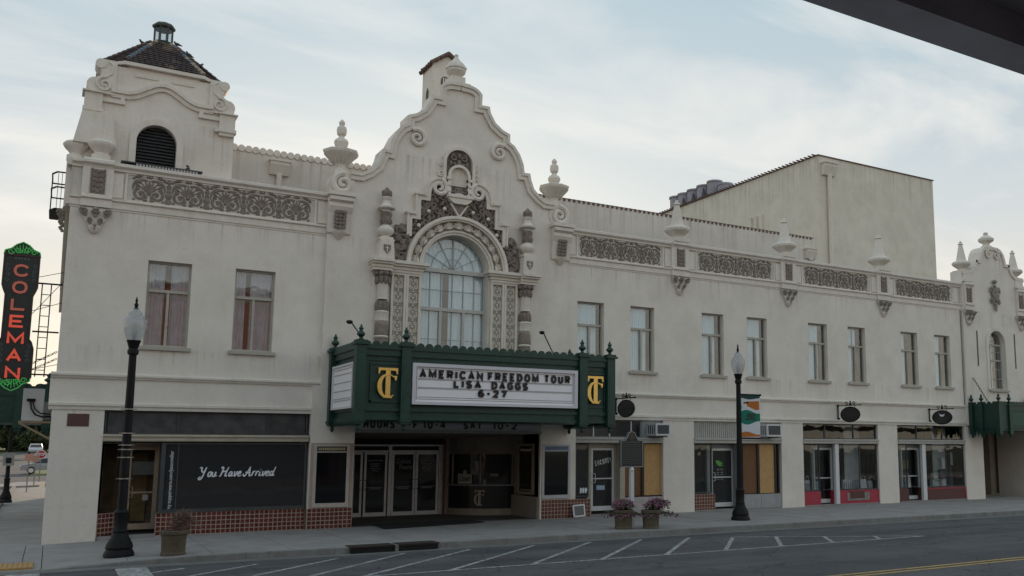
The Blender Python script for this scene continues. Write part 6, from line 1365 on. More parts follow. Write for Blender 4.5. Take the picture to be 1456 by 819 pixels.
rl.build('letter_rail', RAIL, lb_, smooth=False)
for k in (ba+.14, bb-.14): MB(*LO).box(k-.01,k+.01,yM-.03,yM-.02,bz0+.14,bz1-.14).build('letter_rail', RAIL, lb_, smooth=False)
HB = bz1-bz0
def row(words, zfrac, hfrac):
    for s_, pa, pb in words:
        a, b = P(pa,540,yM-.04)[0], P(pb,540,yM-.04)[0]
        inst(block_mesh('lettering', s_, BLACK, b-a, HB*hfrac, .070, .02), 'lettering', lb_, ((a+b)/2, yM-.034, bz0+HB*zfrac))
row((('AMERICAN',596,687),('FREEDOM',693.5,766),('TOUR',773.5,810.5)), .640, .215); row((('LISA',645,684.5),('DAGGS',699,751)), .425, .20); row((('6-27',680,721),), .215, .195)
zz0 = P(551,566,yM)[1]
for px in (551.5, 847): inst(mono_mesh('monogram', P(px,523,yM)[1]-P(px,566,yM)[1] if px < 700 else P(px,535,yM)[1]-P(px,574,yM)[1], GOLD, .035), 'monogram', mq, (P(px,550,yM)[0], yM+.03, P(px,566 if px < 700 else 574,yM)[1]))
for px0, px1 in ((527,572),(833,862)):
    pr = MB(*ML); a, b = P(px0,540,yM)[0], P(px1,540,yM)[0]; pr.ribbon([(a,3.62),(a,4.72),(b,4.72),(b,3.62),(a,3.62)], .05, yM+.06, yM+.105, side=-1); pr.build('panel_moulding', GREEN, mq, smooth=False)
sbd = part_root('side_letter_board', mq, (mx0, -1.6, 3.4)); SO = (mx0,-1.6,3.4)
ya_, yb_ = yM+.42, YB-.42
MB(*SO).box(mx0-.01, mx0+.1, ya_, yb_, 3.52, 4.68).build('panel', ACRYL, sbd, smooth=False)
f = MB(*SO)
for a,b,c,d in ((ya_-.06,ya_,3.46,4.74),(yb_,yb_+.06,3.46,4.74),(ya_,yb_,3.46,3.52),(ya_,yb_,4.68,4.74)): f.box(mx0-.06, mx0+.1, a, b, c, d)
f.build('frame', bpy.data.materials['board_frame'], sbd, smooth=False)
f = MB(*SO)
for z in (3.70,3.76,3.98,4.22,4.46,4.60): f.box(mx0-.022, mx0-.01, ya_+.04, yb_-.04, z-.012, z+.012)
f.build('letter_rail', RAIL, sbd, smooth=False)
# rods that carry small floods above the marquee
for (pa, qa), (pb, qb) in (((500,459),(521,483)), ((773,474),(787,499))):
    t = thing('floodlight', 'small dark floodlight on a leaning arm over the marquee, %s' % ('towards the corner tower' if pa < 600 else 'towards the boarded shops'), 'floodlight', (P(pb,qb,-2.6)[0], -2.6, P(pb,qb,-2.6)[1]), 'floodlights on the theatre marquee')
    a, b = P(pa,qa,-2.2), P(pb,qb,-2.6)
    MB(*t.location).tube([(b[0],-2.6,b[1]-.1),(a[0],-2.2,a[1])], .018, 6).build('arm', IRON, t)
    MB(*t.location).ell((a[0]-.06,-2.2,a[1]+.02), .10,.08,.06,8,5).build('lamp_head', IRON, t)
# far marquee of the right pavilion, side marquee round the corner
def small_marquee(label, loc, rot=0):
    r = thing('green_canopy', label, 'canopy', (0,0,0), 'small green entrance canopies')
    wd, dp_, z0, z1 = 4.1, 1.55, 2.98, 4.38
    b = MB(); b.box(-.0, wd, -dp_, 0, z0+.16, z1-.08); b.box(-.04, wd+.04, -dp_-.04, .0, z1-.08, z1); b.box(-.03,wd+.03,-dp_-.03,0,z0+.28,z0+.34); b.box(-.03,wd+.03,-dp_-.03,0,z1-.34,z1-.30); b.build('body', GREEN, r, smooth=False)
    for x, y in ((0,-.12),(0,-.65),(0,-dp_),(.75,-dp_),(wd-.75,-dp_),(wd,-dp_),(wd,-.65),(wd,-.12)):
        p = MB(x,y,z0); p.box(x-.10,x+.10,y-.09,y+.09,z0,z1+.02); p.box(x-.14,x+.14,y-.13,y+.13,z1+.02,z1+.07); finial_small(p, x, y, z1+.06, .8); p.lathe(x,y,z0-.18,[(.02,0),(.06,.07),(.08,.18)],8); p.build('post', GREEN, r, smooth=False)
    pn = MB(); pn.box(.95,wd-.95,-dp_-.02,-dp_+.02,z0+.42,z1-.42); pn.build('panel', mat('green_panel_light', (.012,.07,.05), .5), r, smooth=False)
    cresting(r, (.1,-dp_), (wd-.1,-dp_), z1-.01, SCAL2, .22); cresting(r, (0,-.15), (0,-dp_+.1), z1-.01, SCAL2, .22); cresting(r, (wd,-.15), (wd,-dp_+.1), z1-.01, SCAL2, .22)
    vl = MB()
    for i in range(9):
        y = -dp_+.1+i*.16; vl.prismx([(y,z0+.17),(y+.15,z0+.17),(y+.07,z0-.02-.015*i)], -.02, .02)
    vl.build('valance', GREEN, r, smooth=False)
    r.location = loc; r.rotation_euler = (0,0,rot); return r
c1 = small_marquee('green scalloped entrance canopy below the small gabled pavilion, hung by a chain', (36.5+.02, YB, 0))
c2 = copy_tree(c1, (X0-.0, 8.2+4.1, 0), label='green entrance canopy on the side wall round the corner, silhouetted behind the air conditioner', rot=(0,0,R(-90)))
for ch in c2.children: pass
c2.scale = (1.0, 1.5, 1.0)
def chain(label, a, b, n=9):
    a, b = Vector(a), Vector(b); t = (b-a).normalized(); mb = MB(*a); d = (b-a)/n
    for i in range(n):
        p0, p1 = a+d*i, a+d*(i+1.18); u = t.orthogonal().normalized() if i % 2 else t.cross(t.orthogonal()).normalized(); wq = .035
        loop = []
        for k in range(9):
            ang = 2*PI*k/8; loop.append((p0+p1)/2 + t*((p1-p0).length/2*math.cos(ang)) + u*(wq*math.sin(ang)))
        mb.tube(loop, .012, 4)
    o = mb.build('hanger_chain', IRON); return tag(o, label, 'chain', 'canopy hanger chains')
pa, pb = P(1383,537,YB), P(1405,570,-1.0); chain('iron chain holding the pavilion canopy, bolted beside the small arched window', (pa[0],YB-.02,pa[1]), (pb[0],-1.0,4.44))
chain('thick iron chain from the side wall down to the corner canopy, above the air conditioner', (-.02, 9.2, 5.65), (-2.0, 9.2, 4.45), 16); chain('second chain from the side wall, further along the corner canopy', (-.02, 11.6, 5.6), (-2.0, 11.6, 4.45), 16)
# ---- COLEMAN neon sign on the side wall
SY = .55
ns = thing('neon_sign', 'tall dark vertical COLEMAN neon sign with red letters and green crests on the corner', 'sign', (-.95, SY, 4.0))
NO = tuple(ns.location)
def q(px, py): return P(px, py, SY)
NEON = mat('red_neon', (.30,.03,.02), .4, emit=(1.0,.13,.075), estr=.27); NEONLO = mat('dim_red_neon', (.22,.05,.04), .5, emit=(.75,.20,.13), estr=.16); GNEON = mat('green_neon', (.02,.2,.04), .4, emit=(.10,.60,.14), estr=.17)
SIGNB = mat('sign_face', (.018,.022,.020), .5, var=.3, vscale=6); FIL = mat('pale_filigree', (.10,.12,.12), .5)
bl = -.985; bh_ = .36
zl, zh = 4.18, 7.42
out_ = [(-bh_-.07,zl),(bh_+.07,zl),(bh_+.07,4.95),(bh_+.02,5.12),(bh_-.04,5.2),(bh_-.04,6.35),(bh_+.02,6.5),(bh_+.05,6.6),(bh_+.05,zh),(-bh_-.05,zh),(-bh_-.05,6.6),(-bh_-.02,6.5),(-bh_+.04,6.35),(-bh_+.04,5.2),(-bh_-.02,5.12),(-bh_-.07,4.95)]
b = MB(*NO); b.prism([(bl+x,z) for x,z in out_], SY-.10, SY+.10); b.build('body', SIGNB, ns, smooth=False)
b = MB(*NO); b.ribbon([(bl+x,z) for x,z in out_]+[(bl+out_[0][0],out_[0][1])], .03, SY-.125, SY-.095, side=1); b.build('edge_trim', mat('sign_edge', (.06,.022,.016), .6), ns, smooth=False)
for zc_, s_ in ((zh,1),(zl,-1)):
    cr_ = MB(*NO); g_ = MB(*NO); outl = [(-.42,0),(-.40,.10),(-.26,.16),(-.15,.28),(0,.36),(.15,.28),(.26,.16),(.40,.10),(.42,0)]
    cr_.prism([(bl+x,zc_+s_*z) for x,z in outl], SY-.09, SY+.09)
    g_.tube([(bl+x*.97,SY-.12,zc_+s_*(z*.94+.01)) for x,z in outl], .016, 5)
    for x,r_ in ((-.26,.075),(.26,.075),(-.10,.09),(.10,.09)): g_.spiral(bl+x, zc_+s_*(.075+(.05 if abs(x) < .2 else 0)), SY-.12, r_, .02, 0, (1.2 if x > 0 else -1.2), .014, n=14, k=4)
    for k in range(7): g_.tube([(bl+(k-3)*.035,SY-.12,zc_+s_*.05),(bl+(k-3)*.075,SY-.12,zc_+s_*(.28-.03*abs(k-3)))], .010, 4)
    cr_.build('crest', SIGNB, ns, smooth=False); g_.build('green_tube', GNEON, ns)
for i, ch_ in enumerate('COLEMAN'):
    yc0 = (372,401,435,462,499,523,546)
    pyc = (381.5,403,429,454,469,492,514)[i]; pxc = (36.5,34.5,32,30,30.5,26.5,25)[i]
    x_, z_ = q(pxc, pyc); hh = .30
    lo = inst(block_mesh('letter', ch_, NEON if i > 2 else NEONLO, .34 if ch_ != 'M' else .38, .33, .062, .03), 'letter', ns, (bl+.005, SY-.10, 0)); lo.location.z = (7.02-.452*i-.18) - NO[2]
fl = MB(*NO)
for sx in (-1,1):
    for zc_ in (6.75,4.62):
        for k in range(4): fl.spiral(bl+sx*.30, zc_+.13*k, SY-.105, .05,.02,R(90*k),sx*1.1,.011,n=10,k=4)
for zc_ in (7.30,4.27):
    for k in range(5): fl.box(bl-.16+k*.07, bl-.12+k*.07, SY-.108, SY-.10, zc_, zc_+.045)
fl.build('filigree', FIL, ns, smooth=False)
br = MB(*NO)
for z in (4.28, 5.42, 6.72): br.bar((bl+.36,SY,z),(-.02,SY,z),.04,.04)
br.bar((bl-.36,SY+.02,5.42),(bl-.62,SY+.02,5.42),.03,.03)
br.build('bracket', IRON, ns, smooth=False)
ld = MB(*NO)
for x in (bl+.50, bl+.71): ld.bar((x,SY+.03,4.22),(x,SY+.03,6.72),.028,.028)
for k in range(9): ld.bar((bl+.50,SY+.03,4.40+.29*k),(bl+.71,SY+.03,4.40+.29*k),.02,.02)
ld.build('ladder', IRON, ns, smooth=False)
wr = MB(*NO)
for a, b2 in (((bl+.3,6.9),(-.0,7.15)),((bl+.3,5.9),(-.0,6.9)),((bl+.3,6.0),(0,6.3)),((bl+.3,4.4),(0,4.6))): wr.tube([(a[0],SY+.3,a[1]),(b2[0],SY+.5,b2[1])], .008, 4)
wr.build('guy_wire', IRON, ns)
# ---- fire-escape cage, high on the side wall
fe = thing('balcony_cage', 'small black iron balcony cage high on the side wall beside the parapet', 'balcony', (-.2,1.9,8.8)); FO = (-.2,1.9,8.8)
b = MB(*FO); fy0, fy1, fx_o, fz0, fz1b = 1.2, 2.6, -.48, 8.95, 10.0
for z in (fz0, fz0+.62, fz1b):
    for a, c in (((0,fy0),(fx_o+.12,fy0)),((fx_o+.12,fy0),(fx_o,fy0+.3)),((fx_o,fy0+.3),(fx_o,fy1)),((fx_o,fy1),(0,fy1))): b.bar((*a,z),(*c,z),.035,.035)
b.build('rail', IRON, fe, smooth=False); b = MB(*FO)
for k in range(12): b.bar((fx_o,fy0+.3+(fy1-fy0-.3)*k/11,fz0),(fx_o,fy0+.3+(fy1-fy0-.3)*k/11,fz1b),.014,.014)
for k in range(4): b.bar((-.06-.09*k,fy0,fz0),(-.06-.09*k,fy0,fz1b),.014,.014)
b.build('baluster', IRON, fe, smooth=False); b = MB(*FO); b.slab([(0,fy0),(fx_o+.12,fy0),(fx_o,fy0+.3),(fx_o,fy1),(0,fy1)], fz0-.03, fz0); b.build('floor', IRON, fe, smooth=False)
# ---- air conditioners
def condenser():
    r = thing('air_conditioner', 'large pale air conditioner unit on a steel bracket on the side wall', 'air conditioner', (-.45,2.3,3.0)); O_ = tuple(r.location)
    b = MB(*O_); b.box(-.74,-.24,2.0,2.9,3.10,3.98); b.build('casing', WHITEM, r, smooth=False)
    b = MB(*O_); b.box(-.23,-.06,2.0,2.6,3.14,3.62); b.build('service_box', GREYM, r, smooth=False)
    b = MB(*O_); b.tube([(-.56,1.985,3.66),(-.52,1.96,3.42),(-.42,1.95,3.26),(-.25,1.96,3.20),(-.05,1.98,3.22)], .022, 6); b.tube([(-.50,1.985,3.64),(-.44,1.96,3.42),(-.3,1.95,3.30),(-.05,1.98,3.28)], .016, 6); b.box(-.64,-.44,1.97,2.0,3.62,3.70); b.build('pipe', IRON, r)
    b = MB(*O_)
    for y in (2.05,2.85): b.bar((-.80,y,3.06),(0,y,3.06),.05,.06); b.bar((-.78,y,3.03),(0,y,2.58),.045,.05)
    b.bar((-.78,2.05,3.05),(-.78,2.85,3.05),.05,.05); b.build('bracket', mat('tan_bracket', (.33,.26,.17), .6, var=.2, vscale=6), r, smooth=False); return r
condenser()
def window_ac(label, x0, x1, z0, z1):
    r = thing('window_air_conditioner', label, 'air conditioner', ((x0+x1)/2, -.2, z0), 'air conditioners in the shop transoms'); O_ = tuple(r.location); y0 = -.55
    b = MB(*O_); b.box(x0,x1,y0,.1,z0,z1); b.build('casing', WHITEM, r, smooth=False)
    b = MB(*O_); b.box(x0+.06,x1-.06,y0-.012,y0,z0+.07,z1-.06); b.build('grille', mat('ac_grille', (.05,.055,.065), .5), r, smooth=False)
    b = MB(*O_)
    for k in range(9): b.box(x0+.06,x1-.06,y0-.018,y0-.012,z0+.09+k*(z1-z0-.19)/8,z0+.10+k*(z1-z0-.19)/8)
    b.build('louvre', mat('ac_louvre', (.10,.105,.115), .5), r, smooth=False)
    b = MB(*O_)
    for k in range(4): b.box(x0-.006,x0,y0+.10+k*.12,y0+.15+k*.12,z0+.06,z1-.06)
    b.build('side_vent', IRON, r, smooth=False)
    b = MB(*O_); b.box(x0+.05,x0+.11,y0+.1,.0,z0-.05,z0); b.box(x1-.11,x1-.05,y0+.1,.0,z0-.05,z0); b.build('bracket', GREYM, r, smooth=False)
a0 = P(933,610,-.55)[0]; a1 = P(953,610,-.55)[0]; window_ac('white window air conditioner above the boarded window behind the historical marker', a0, a1, 2.80, 3.24)
a0 = P(1091,610,-.55)[0]; a1 = P(1111,610,-.55)[0]; window_ac('white window air conditioner above the boarded window beside the banner pole', a0, a1, 2.80, 3.28)
# ---- three oval shop signs standing out from the wall on scroll brackets
def blade(label, pxw, pyc, hy, hz_, text):
    y0 = -.06; x, z = P(pxw, pyc, -.75); x = P(pxw, pyc, y0)[0]; yc = -.75
    r = thing('hanging_sign', label, 'sign', (x,yc,z), 'black oval shop signs hanging from scroll brackets'); O_ = (x,yc,z)
    el = [(yc+hy*math.cos(2*PI*i/28), z+hz_*math.sin(2*PI*i/28)) for i in range(28)]
    MB(*O_).prismx(el, x-.03, x+.03).build('board', BLACKP, r, smooth=False)
    MB(*O_).tube([(x-.03,a,c) for a,c in el]+[(x-.03,)+el[0]], .02, 5).build('rim', IRON, r)
    if text: put_text('lettering', text, mat('faded_sign_letter', (.06,.06,.062), .6), r, (x-.035, yc, z-.08), rot=(0,0,R(-90)), wdt=hy*1.2, hgt=.18, bold=.01, depth=.005)
    b = MB(*O_); zt = z+hz_+.07
    b.bar((x,-.02,zt),(x,yc-hy-.05,zt),.035,.035); b.tube([(x,-.05,zt+.05),(x,-.05,z-hz_+.16)], .028, 6); b.ell((x,-.06,zt),.05,.06,.05,8,5); b.ell((x,-.08,z-hz_+.14),.05,.08,.045,8,5); b.ell((x,yc-hy-.05,zt),.035,.035,.035,8,5)
    for s_ in (-1,1): b.tube([(x, yc+s_*.2+.09*math.cos(t_*.8)*(1-t_*.08), zt+.08+.08*math.sin(t_*.8)*(1-t_*.08)) for t_ in range(9)], .016, 5); b.tube([(x,yc+s_*.25,z+hz_*.8),(x,yc+s_*.25,zt)],.014,4)
    b.lathe(x,yc,zt,[(.035,0),(.055,.07),(.02,.12),(.035,.15),(.005,.20)],8); b.build('bracket', IRON, r); return r
blade('round looking black hanging sign with worn lettering beside the marquee', 876, 580.5, .52, .295, 'Encore')
blade('plain black oval hanging sign over the red fronted shop', 1192, 588.8, .52, .305, None)
s3_ = blade('black oval hanging sign with a small white emblem, last before the pavilion canopy', 1322, 593, .52, .30, None)
sx3, sy3, sz3 = s3_.location
MB(*s3_.location).prismx([(sy3+.16,sz3+.22),(sy3+.11,sz3+.13),(sy3-.10,sz3+.12),(sy3-.15,sz3+.17),(sy3-.12,sz3+.07),(sy3-.06,sz3+.03),(sy3+.08,sz3+.04),(sy3+.12,sz3+.11)], sx3-.037, sx3-.028).build('emblem', WHITEV, s3_, smooth=False)
pl_ = MB(*s3_.location)
for k in range(3):
    for j in range(5): pl_.box(sx3-.036, sx3-.029, sy3-.30+.05*k+j*.115, sy3-.215+.05*k+j*.115, sz3-.06-.08*k, sz3-.02-.08*k)
pl_.build('print_line', bpy.data.materials['faded_sign_letter'], s3_, smooth=False)
# ================================================================== street furniture
def lamp(label, px, py, top_py, top_px, bands, group='black cast iron street lamps with acorn globes', loc=None, H=None):
    if loc is None:
        x, y = PG(px, py, -.05); x, y = PG(px, py, gz(x)); zb = gz(x); H = P(top_px, top_py, y)[1]-zb
    else: (x, y), zb = loc, 0.0
    r = thing('street_lamp', label, 'street lamp', (x,y,zb), group); O_ = (x,y,zb); s = H/5.6
    b = MB(*O_); b.lathe(x,y,zb,[(.30*s,0),(.30*s,.06),(.27*s,.12),(.25*s,.16),(.27*s,.20),(.25*s,.28),(.18*s,.42),(.14*s,.52),(.15*s,.56),(.13*s,.60),(.135*s,.95),(.15*s,.98),(.11*s,1.04)],16,flute=.03,fz=(.55,.96)); b.build('base', IRON, r)
    b = MB(*O_); b.lathe(x,y,zb,[(.10*s,1.0),(.075*s,H-1.30*s),(.11*s,H-1.28*s),(.115*s,H-1.2*s),(.09*s,H-1.16*s),(.13*s,H-1.02*s),(.15*s,H-.98*s)],14,flute=.05,fz=(1.0,H-1.4*s)); b.build('pole', IRON, r)
    g = MB(*O_); zg = zb+H-.99*s; g.lathe(x,y,zg,[(.12*s,0),(.19*s,.14*s),(.235*s,.32*s),(.22*s,.43*s),(.245*s,.44*s),(.22*s,.47*s),(.15*s,.56*s),(.12*s,.58*s),(.14*s,.60*s),(.10*s,.66*s),(.05*s,.72*s)],20,flute=.02,fz=(.05,.6)); g.build('globe', GLOBE, r)
    g = MB(*O_); g.lathe(x,y,zg+.02,[(.03*s,0),(.05*s,.1*s),(.06*s,.2*s),(.03*s,.28*s)],10); g.build('bulb', mat('lamp_bulb', (.55,.5,.45), .5), r)
    f = MB(*O_); f.lathe(x,y,zg+.71*s,[(.05*s,0),(.03*s,.05*s),(.045*s,.09*s),(.02*s,.15*s),(.03*s,.18*s),(.003,.28*s)],8); f.build('finial', IRON, r)
    bd = MB(*O_)
    for z in bands: bd.lathe(x,y,zb+z,[(.115*s,0),(.115*s,.025)],10); bd.box(x-.16*s,x+.16*s,y-.02,y+.0,zb+z+.002,zb+z+.022)
    if bands: bd.build('steel_band', mat('steel_band', (.35,.33,.30), .4, metal=.5), r, smooth=False)
    return r, (x,y,zb,H)
GLOBE = glass_mat('lamp_globe', (.80,.82,.84), 1.6, .08)
_t = GLOBE.node_tree; _o = _t.nodes['Material Output']; _mx = _o.inputs[0].links[0].from_node
_df = _t.nodes.new('ShaderNodeBsdfTranslucent'); _df.inputs[0].default_value = (.8,.82,.85,1); _m2 = _t.nodes.new('ShaderNodeMixShader'); _m2.inputs[0].default_value = .26
_t.links.new(_mx.outputs[0], _m2.inputs[1]); _t.links.new(_df.outputs[0], _m2.inputs[2]); _t.links.new(_m2.outputs[0], _o.inputs[0])
l1, i1 = lamp('tall black street lamp with steel bands on its pole before the brown shop door', 168.5, 791, 421, 187, (1.72,2.2,2.38,2.48,2.75,3.3))
l2, i2 = lamp('black street lamp with the coloured banner beside the boarded shop', 1053, 739.5, 489, 1051, ())
l3, i3 = lamp('small far street lamp with a square sign at the side street kerb', 0, 0, 0, 0, (), loc=(-1.46, 18.8), H=4.6)
# banner on the second lamp
x, y, zb, H = i2
bn = thing('street_banner', 'vertical street banner with green wave and orange shapes fixed to the lamp pole', 'banner', (x+.1,y,zb+2.4)); BO_ = (x+.1,y,zb+2.4)
bx0_, bz1_ = P(1058,561,y); bx1_, bz0_ = P(1081,622,y); bx0_ = x+.10
MB(*BO_).tube([(x,y,bz1_),(bx1_+.03,y,bz1_)], .028, 8).ell((bx1_+.03,y,bz1_),.04,.04,.04,8,5).build('top_arm', IRON, bn); MB(*BO_).tube([(x,y,bz0_-.03),(bx1_+.02,y,bz0_-.03)], .028, 8).build('bottom_arm', IRON, bn)
def wavy(z, am, ph, n=12, a=None, b=None):
    a = bx0_ if a is None else a; b = bx1_ if b is None else b
    return [(a+(b-a)*i/n, z+am*math.sin(ph+5.0*i/n)) for i in range(n+1)]
h_ = bz1_-bz0_
MB(*BO_).prism([(bx0_,bz0_),(bx1_,bz0_),(bx1_,bz1_),(bx0_,bz1_)], y-.012, y+.012).build('cloth', mat('banner_white', (.62,.64,.68), .8), bn, smooth=False)
BG = mat('banner_green', (.0,.17,.12), .8); BOr = mat('banner_orange', (.45,.14,.02), .8)
def lay(pl, m, k=1): MB(*BO_).prism(pl, y-.012-.003*k, y-.0121).build('print', m, bn, smooth=False)
lay(wavy(bz0_+h_*.60,.06,.2)+wavy(bz0_+h_*.34,.06,3.2)[::-1], BG); lay(wavy(bz1_-h_*.09,.03,2.5)+[(bx1_,bz1_-.01),(bx0_,bz1_-.01)], mat('banner_dark', (.01,.05,.045), .8))
lay(wavy(bz0_+h_*.10,.05,.3)+[(bx1_,bz0_+.03),(bx0_,bz0_+.01)], BOr)
lay([(bx0_+.20*1.0,bz1_-h_*.17),(bx1_-.05,bz1_-h_*.14),(bx1_-.03,bz1_-h_*.34),(bx1_-.18,bz1_-h_*.36),(bx0_+.26,bz1_-h_*.27)], BOr); lay([(bx0_+.08,bz1_-h_*.18),(bx0_+.34,bz1_-h_*.155),(bx0_+.30,bz1_-h_*.20),(bx0_+.12,bz1_-h_*.22)], mat('banner_brown', (.20,.10,.06), .8))
put_text('lettering', 'SPIRIT', BLACK, bn, ((bx0_+bx1_)/2+.02, y-.016, bz0_+h_*.435), wdt=.42, hgt=.13, bold=.02, depth=.004)
for z, wd in ((.525,.34),(.40,.5)):
    bb_ = MB(*BO_)
    for k in range(6): bb_.box((bx0_+bx1_)/2-wd/2+wd*k/6, (bx0_+bx1_)/2-wd/2+wd*(k+.75)/6, y-.018, y-.0152, bz0_+h_*z, bz0_+h_*z+.05)
    bb_.build('print_line', BLACK, bn, smooth=False)
gb = MB(x,y,zb+2.9); zz_ = P(1057,584,y)[1]
gb.tube([(x+.08,y,zz_-.22),(x+.02,y-.02,zz_-.1),(x+.05,y-.02,zz_+.08),(x+.12,y,zz_+.16)], [.03,.05,.05,.02], 6); tag(gb.build('cable_loop', mat('green_hose', (.05,.25,.02), .5)), 'loop of bright green hose tied to the banner lamp pole', 'hose')
# far lamp's sign
sg_ = thing('square_sign', 'small square grey sign with a dark emblem strapped to the far street lamp', 'sign', (-1.46,18.6,1.75)); MB(-1.46,18.6,1.75).box(-1.66,-1.26,18.58,18.61,1.55,2.10).build('plate', mat('sign_grey', (.33,.33,.32), .6), sg_, smooth=False); MB(-1.46,18.6,1.75).box(-1.56,-1.36,18.57,18.579,1.65,1.88).build('emblem', BLACKP, sg_, smooth=False); MB(-1.46,18.6,1.75).box(-1.60,-1.32,18.61,18.78,1.80,1.86).build('strap', IRON, sg_, smooth=False)
# ---- planters
def planter(label, px, py, r0, h, plant):
    x, y = PG(px, py, 0); z = gz(x)
    r = thing('planter', label, 'planter', (x,y,z), 'stone planters on the pavement'); O_ = (x,y,z)
    b = MB(*O_); b.lathe(x,y,z,[(r0*.93,0),(r0*.93,.05),(r0*.88,.07),(r0*.92,h*.72),(r0*.96,h*.76),(r0*.96,h*.80),(r0*1.08,h*.86),(r0*1.10,h*.98),(r0*1.02,h),(r0*.9,h-.02),(r0*.88,h-.08)],28)
    b.build('pot', PLANTER, r); b = MB(*O_); b.lathe(x,y,z+h-.12,[(r0*.87,0),(r0*.87,.03)],18); b.build('soil', mat('soil', (.03,.022,.016), .95), r)
    return r, (x,y,z+h)
def plant_mesh(name, kind, sx, sz, n, seed, lean=0):
    """sprays of thin stems with many small leaves or petals"""
    rnd = random.Random(seed); st, lf, fl = MB(), MB(), MB()
    for i in range(n):
        a = rnd.random()*2*PI; d = abs(rnd.gauss(0,.5)); tip = Vector((math.cos(a)*sx*d+lean*rnd.random(), math.sin(a)*sx*.7*d, sz*(1.05-.45*d*d)*rnd.uniform(.55,1.1)))
        if kind == 'petunia' and d > .75: tip.z *= .25; tip.z -= .12
        root = Vector((math.cos(a)*.12*d, math.sin(a)*.12*d, -.06)); mid = root.lerp(tip,.55)+Vector((0,0,.08))
        st.tube([root, mid, tip], [.006,.004,.002], 3)
        for k in range(5 if kind == 'petunia' else 8):
            t = rnd.uniform(.4,1.0); p = root.lerp(mid, t/.55*.55) if t < .5 else mid.lerp(tip,(t-.5)*2); p = p+Vector((rnd.gauss(0,.03),rnd.gauss(0,.03),rnd.gauss(0,.025)))
            u = Vector((rnd.gauss(0,1),rnd.gauss(0,1),rnd.gauss(0,1))).normalized(); v = u.orthogonal().normalized(); L_ = rnd.uniform(.022,.045) if kind == 'petunia' else rnd.uniform(.02,.05); W_ = L_*(.6 if kind == 'petunia' else .22)
            lf.add([p-u*L_, p+v*W_, p+u*L_, p-v*W_], [(0,1,2,3)])
        if kind == 'petunia' and rnd.random() < .95:
            for k in range(2):
                c = tip+Vector((rnd.gauss(0,.04),rnd.gauss(0,.04),rnd.gauss(0,.03))); u = Vector((rnd.gauss(0,1),rnd.gauss(0,1)-1.2,rnd.gauss(0,1)+.4)).normalized(); v = u.orthogonal().normalized(); w2 = u.cross(v); r_ = rnd.uniform(.022,.040); vs = [c+u*.012]
                for q_ in range(5): vs.append(c+(v*math.cos(q_*1.2566)+w2*math.sin(q_*1.2566))*r_)
                fl.add(vs, [(0,1+q_,1+(q_+1)%5) for q_ in range(5)])
    return st, lf, fl
STEM = mat('plant_stem', (.05,.05,.025), .9); PLEAF = mat('petunia_leaf', (.045,.075,.03), .8, col2=(.08,.11,.045), vscale=25); PET = mat('petunia_petal', (.15,.04,.08), .7, col2=(.27,.13,.19), vscale=18)
DRY = mat('dry_grass', (.13,.07,.06), .9, col2=(.20,.13,.10), vscale=14)
def add_plant(label, cat, loc, kind, sx, sz, n, seed, lean=0):
    r = thing('plant' if kind != 'petunia' else 'petunia_plant', label, cat, loc)
    st, lf, fl = plant_mesh('x', kind, sx, sz, n, seed, lean)
    for mb, nm, m in ((st,'stem',STEM if kind == 'petunia' else DRY),(lf,'leaves',PLEAF if kind == 'petunia' else DRY),(fl,'flowers',PET)):
        if mb.v: o = mb.build(nm, m, None, smooth=False); o.parent = r; o['kind'] = 'stuff'
    return r
p, t = planter('round stone planter standing alone below the You Have Arrived window', 246, 787, .285, .55, 0); add_plant('dry reddish grass plant leaning out of the lone planter', 'plant', (t[0]+.06,t[1],t[2]-.06), 'dry', .34, .46, 150, 4, .28)
p, t = planter('stone planter of pink petunias on the tiled bulkhead side of the marker post', 886.5, 752, .285, .56, 0); add_plant('pink petunias filling the planter on the theatre lobby side of the marker post', 'flowers', (t[0],t[1],t[2]-.08), 'petunia', .52, .30, 280, 8)
p, t = planter('stone planter of pink petunias nearer the banner lamp, past the marker post', 925.5, 751.5, .27, .55, 0); add_plant('pink petunias spilling far over the planter nearer the banner lamp', 'flowers', (t[0]+.12,t[1],t[2]-.08), 'petunia', .56, .32, 320, 9, .22)
# ---- historical marker
x, y = PG(905, 752, 0); y += .55; x, _z = P(898, 700, y)
hm = thing('historical_marker', 'dark cast metal historical marker with crest on a white post', 'marker', (x,y,0)); HO = (x,y,0)
zp = P(897,664,y)[1]; MB(*HO).box(x-.06,x+.06,y-.05,y+.05,0,zp-.12).lathe(x,y,zp-.12,[(.075,0),(.085,.03),(.06,.10),(.02,.16)],8).build('post', WHITEM, hm, smooth=False)
xa_, zt_ = P(881.5,626,y); xb_, zb_ = P(913.5,664,y); zpk = P(896,613,y)[1]; xm_ = (xa_+xb_)/2
MPL = mat('marker_metal', (.014,.017,.019), .45); out2 = [(xa_,zb_),(xb_,zb_),(xb_,zt_),(xm_+.24,zt_+.01),(xm_+.17,zt_+.10),(xm_+.12,zpk-.05),(xm_,zpk),(xm_-.12,zpk-.05),(xm_-.17,zt_+.10),(xm_-.24,zt_+.01),(xa_,zt_)]
MB(*HO).prism(out2, y-.03, y+.03).build('plate', MPL, hm, smooth=False); MB(*HO).ribbon(out2+[out2[0]], .025, y-.045, y+.045, side=1).build('border', mat('marker_border', (.26,.27,.27), .5), hm, smooth=False)
tx = MB(*HO); rnd = random.Random(2)
for k in range(11):
    z = zt_-.08-(zt_-zb_-.12)*k/11; u = xa_+.06
    while u < xb_-.10: w2 = rnd.uniform(.03,.09); tx.box(u, min(u+w2,xb_-.06), y-.034, y-.03, z, z+(.045 if k == 0 else .026)); u += w2+.02
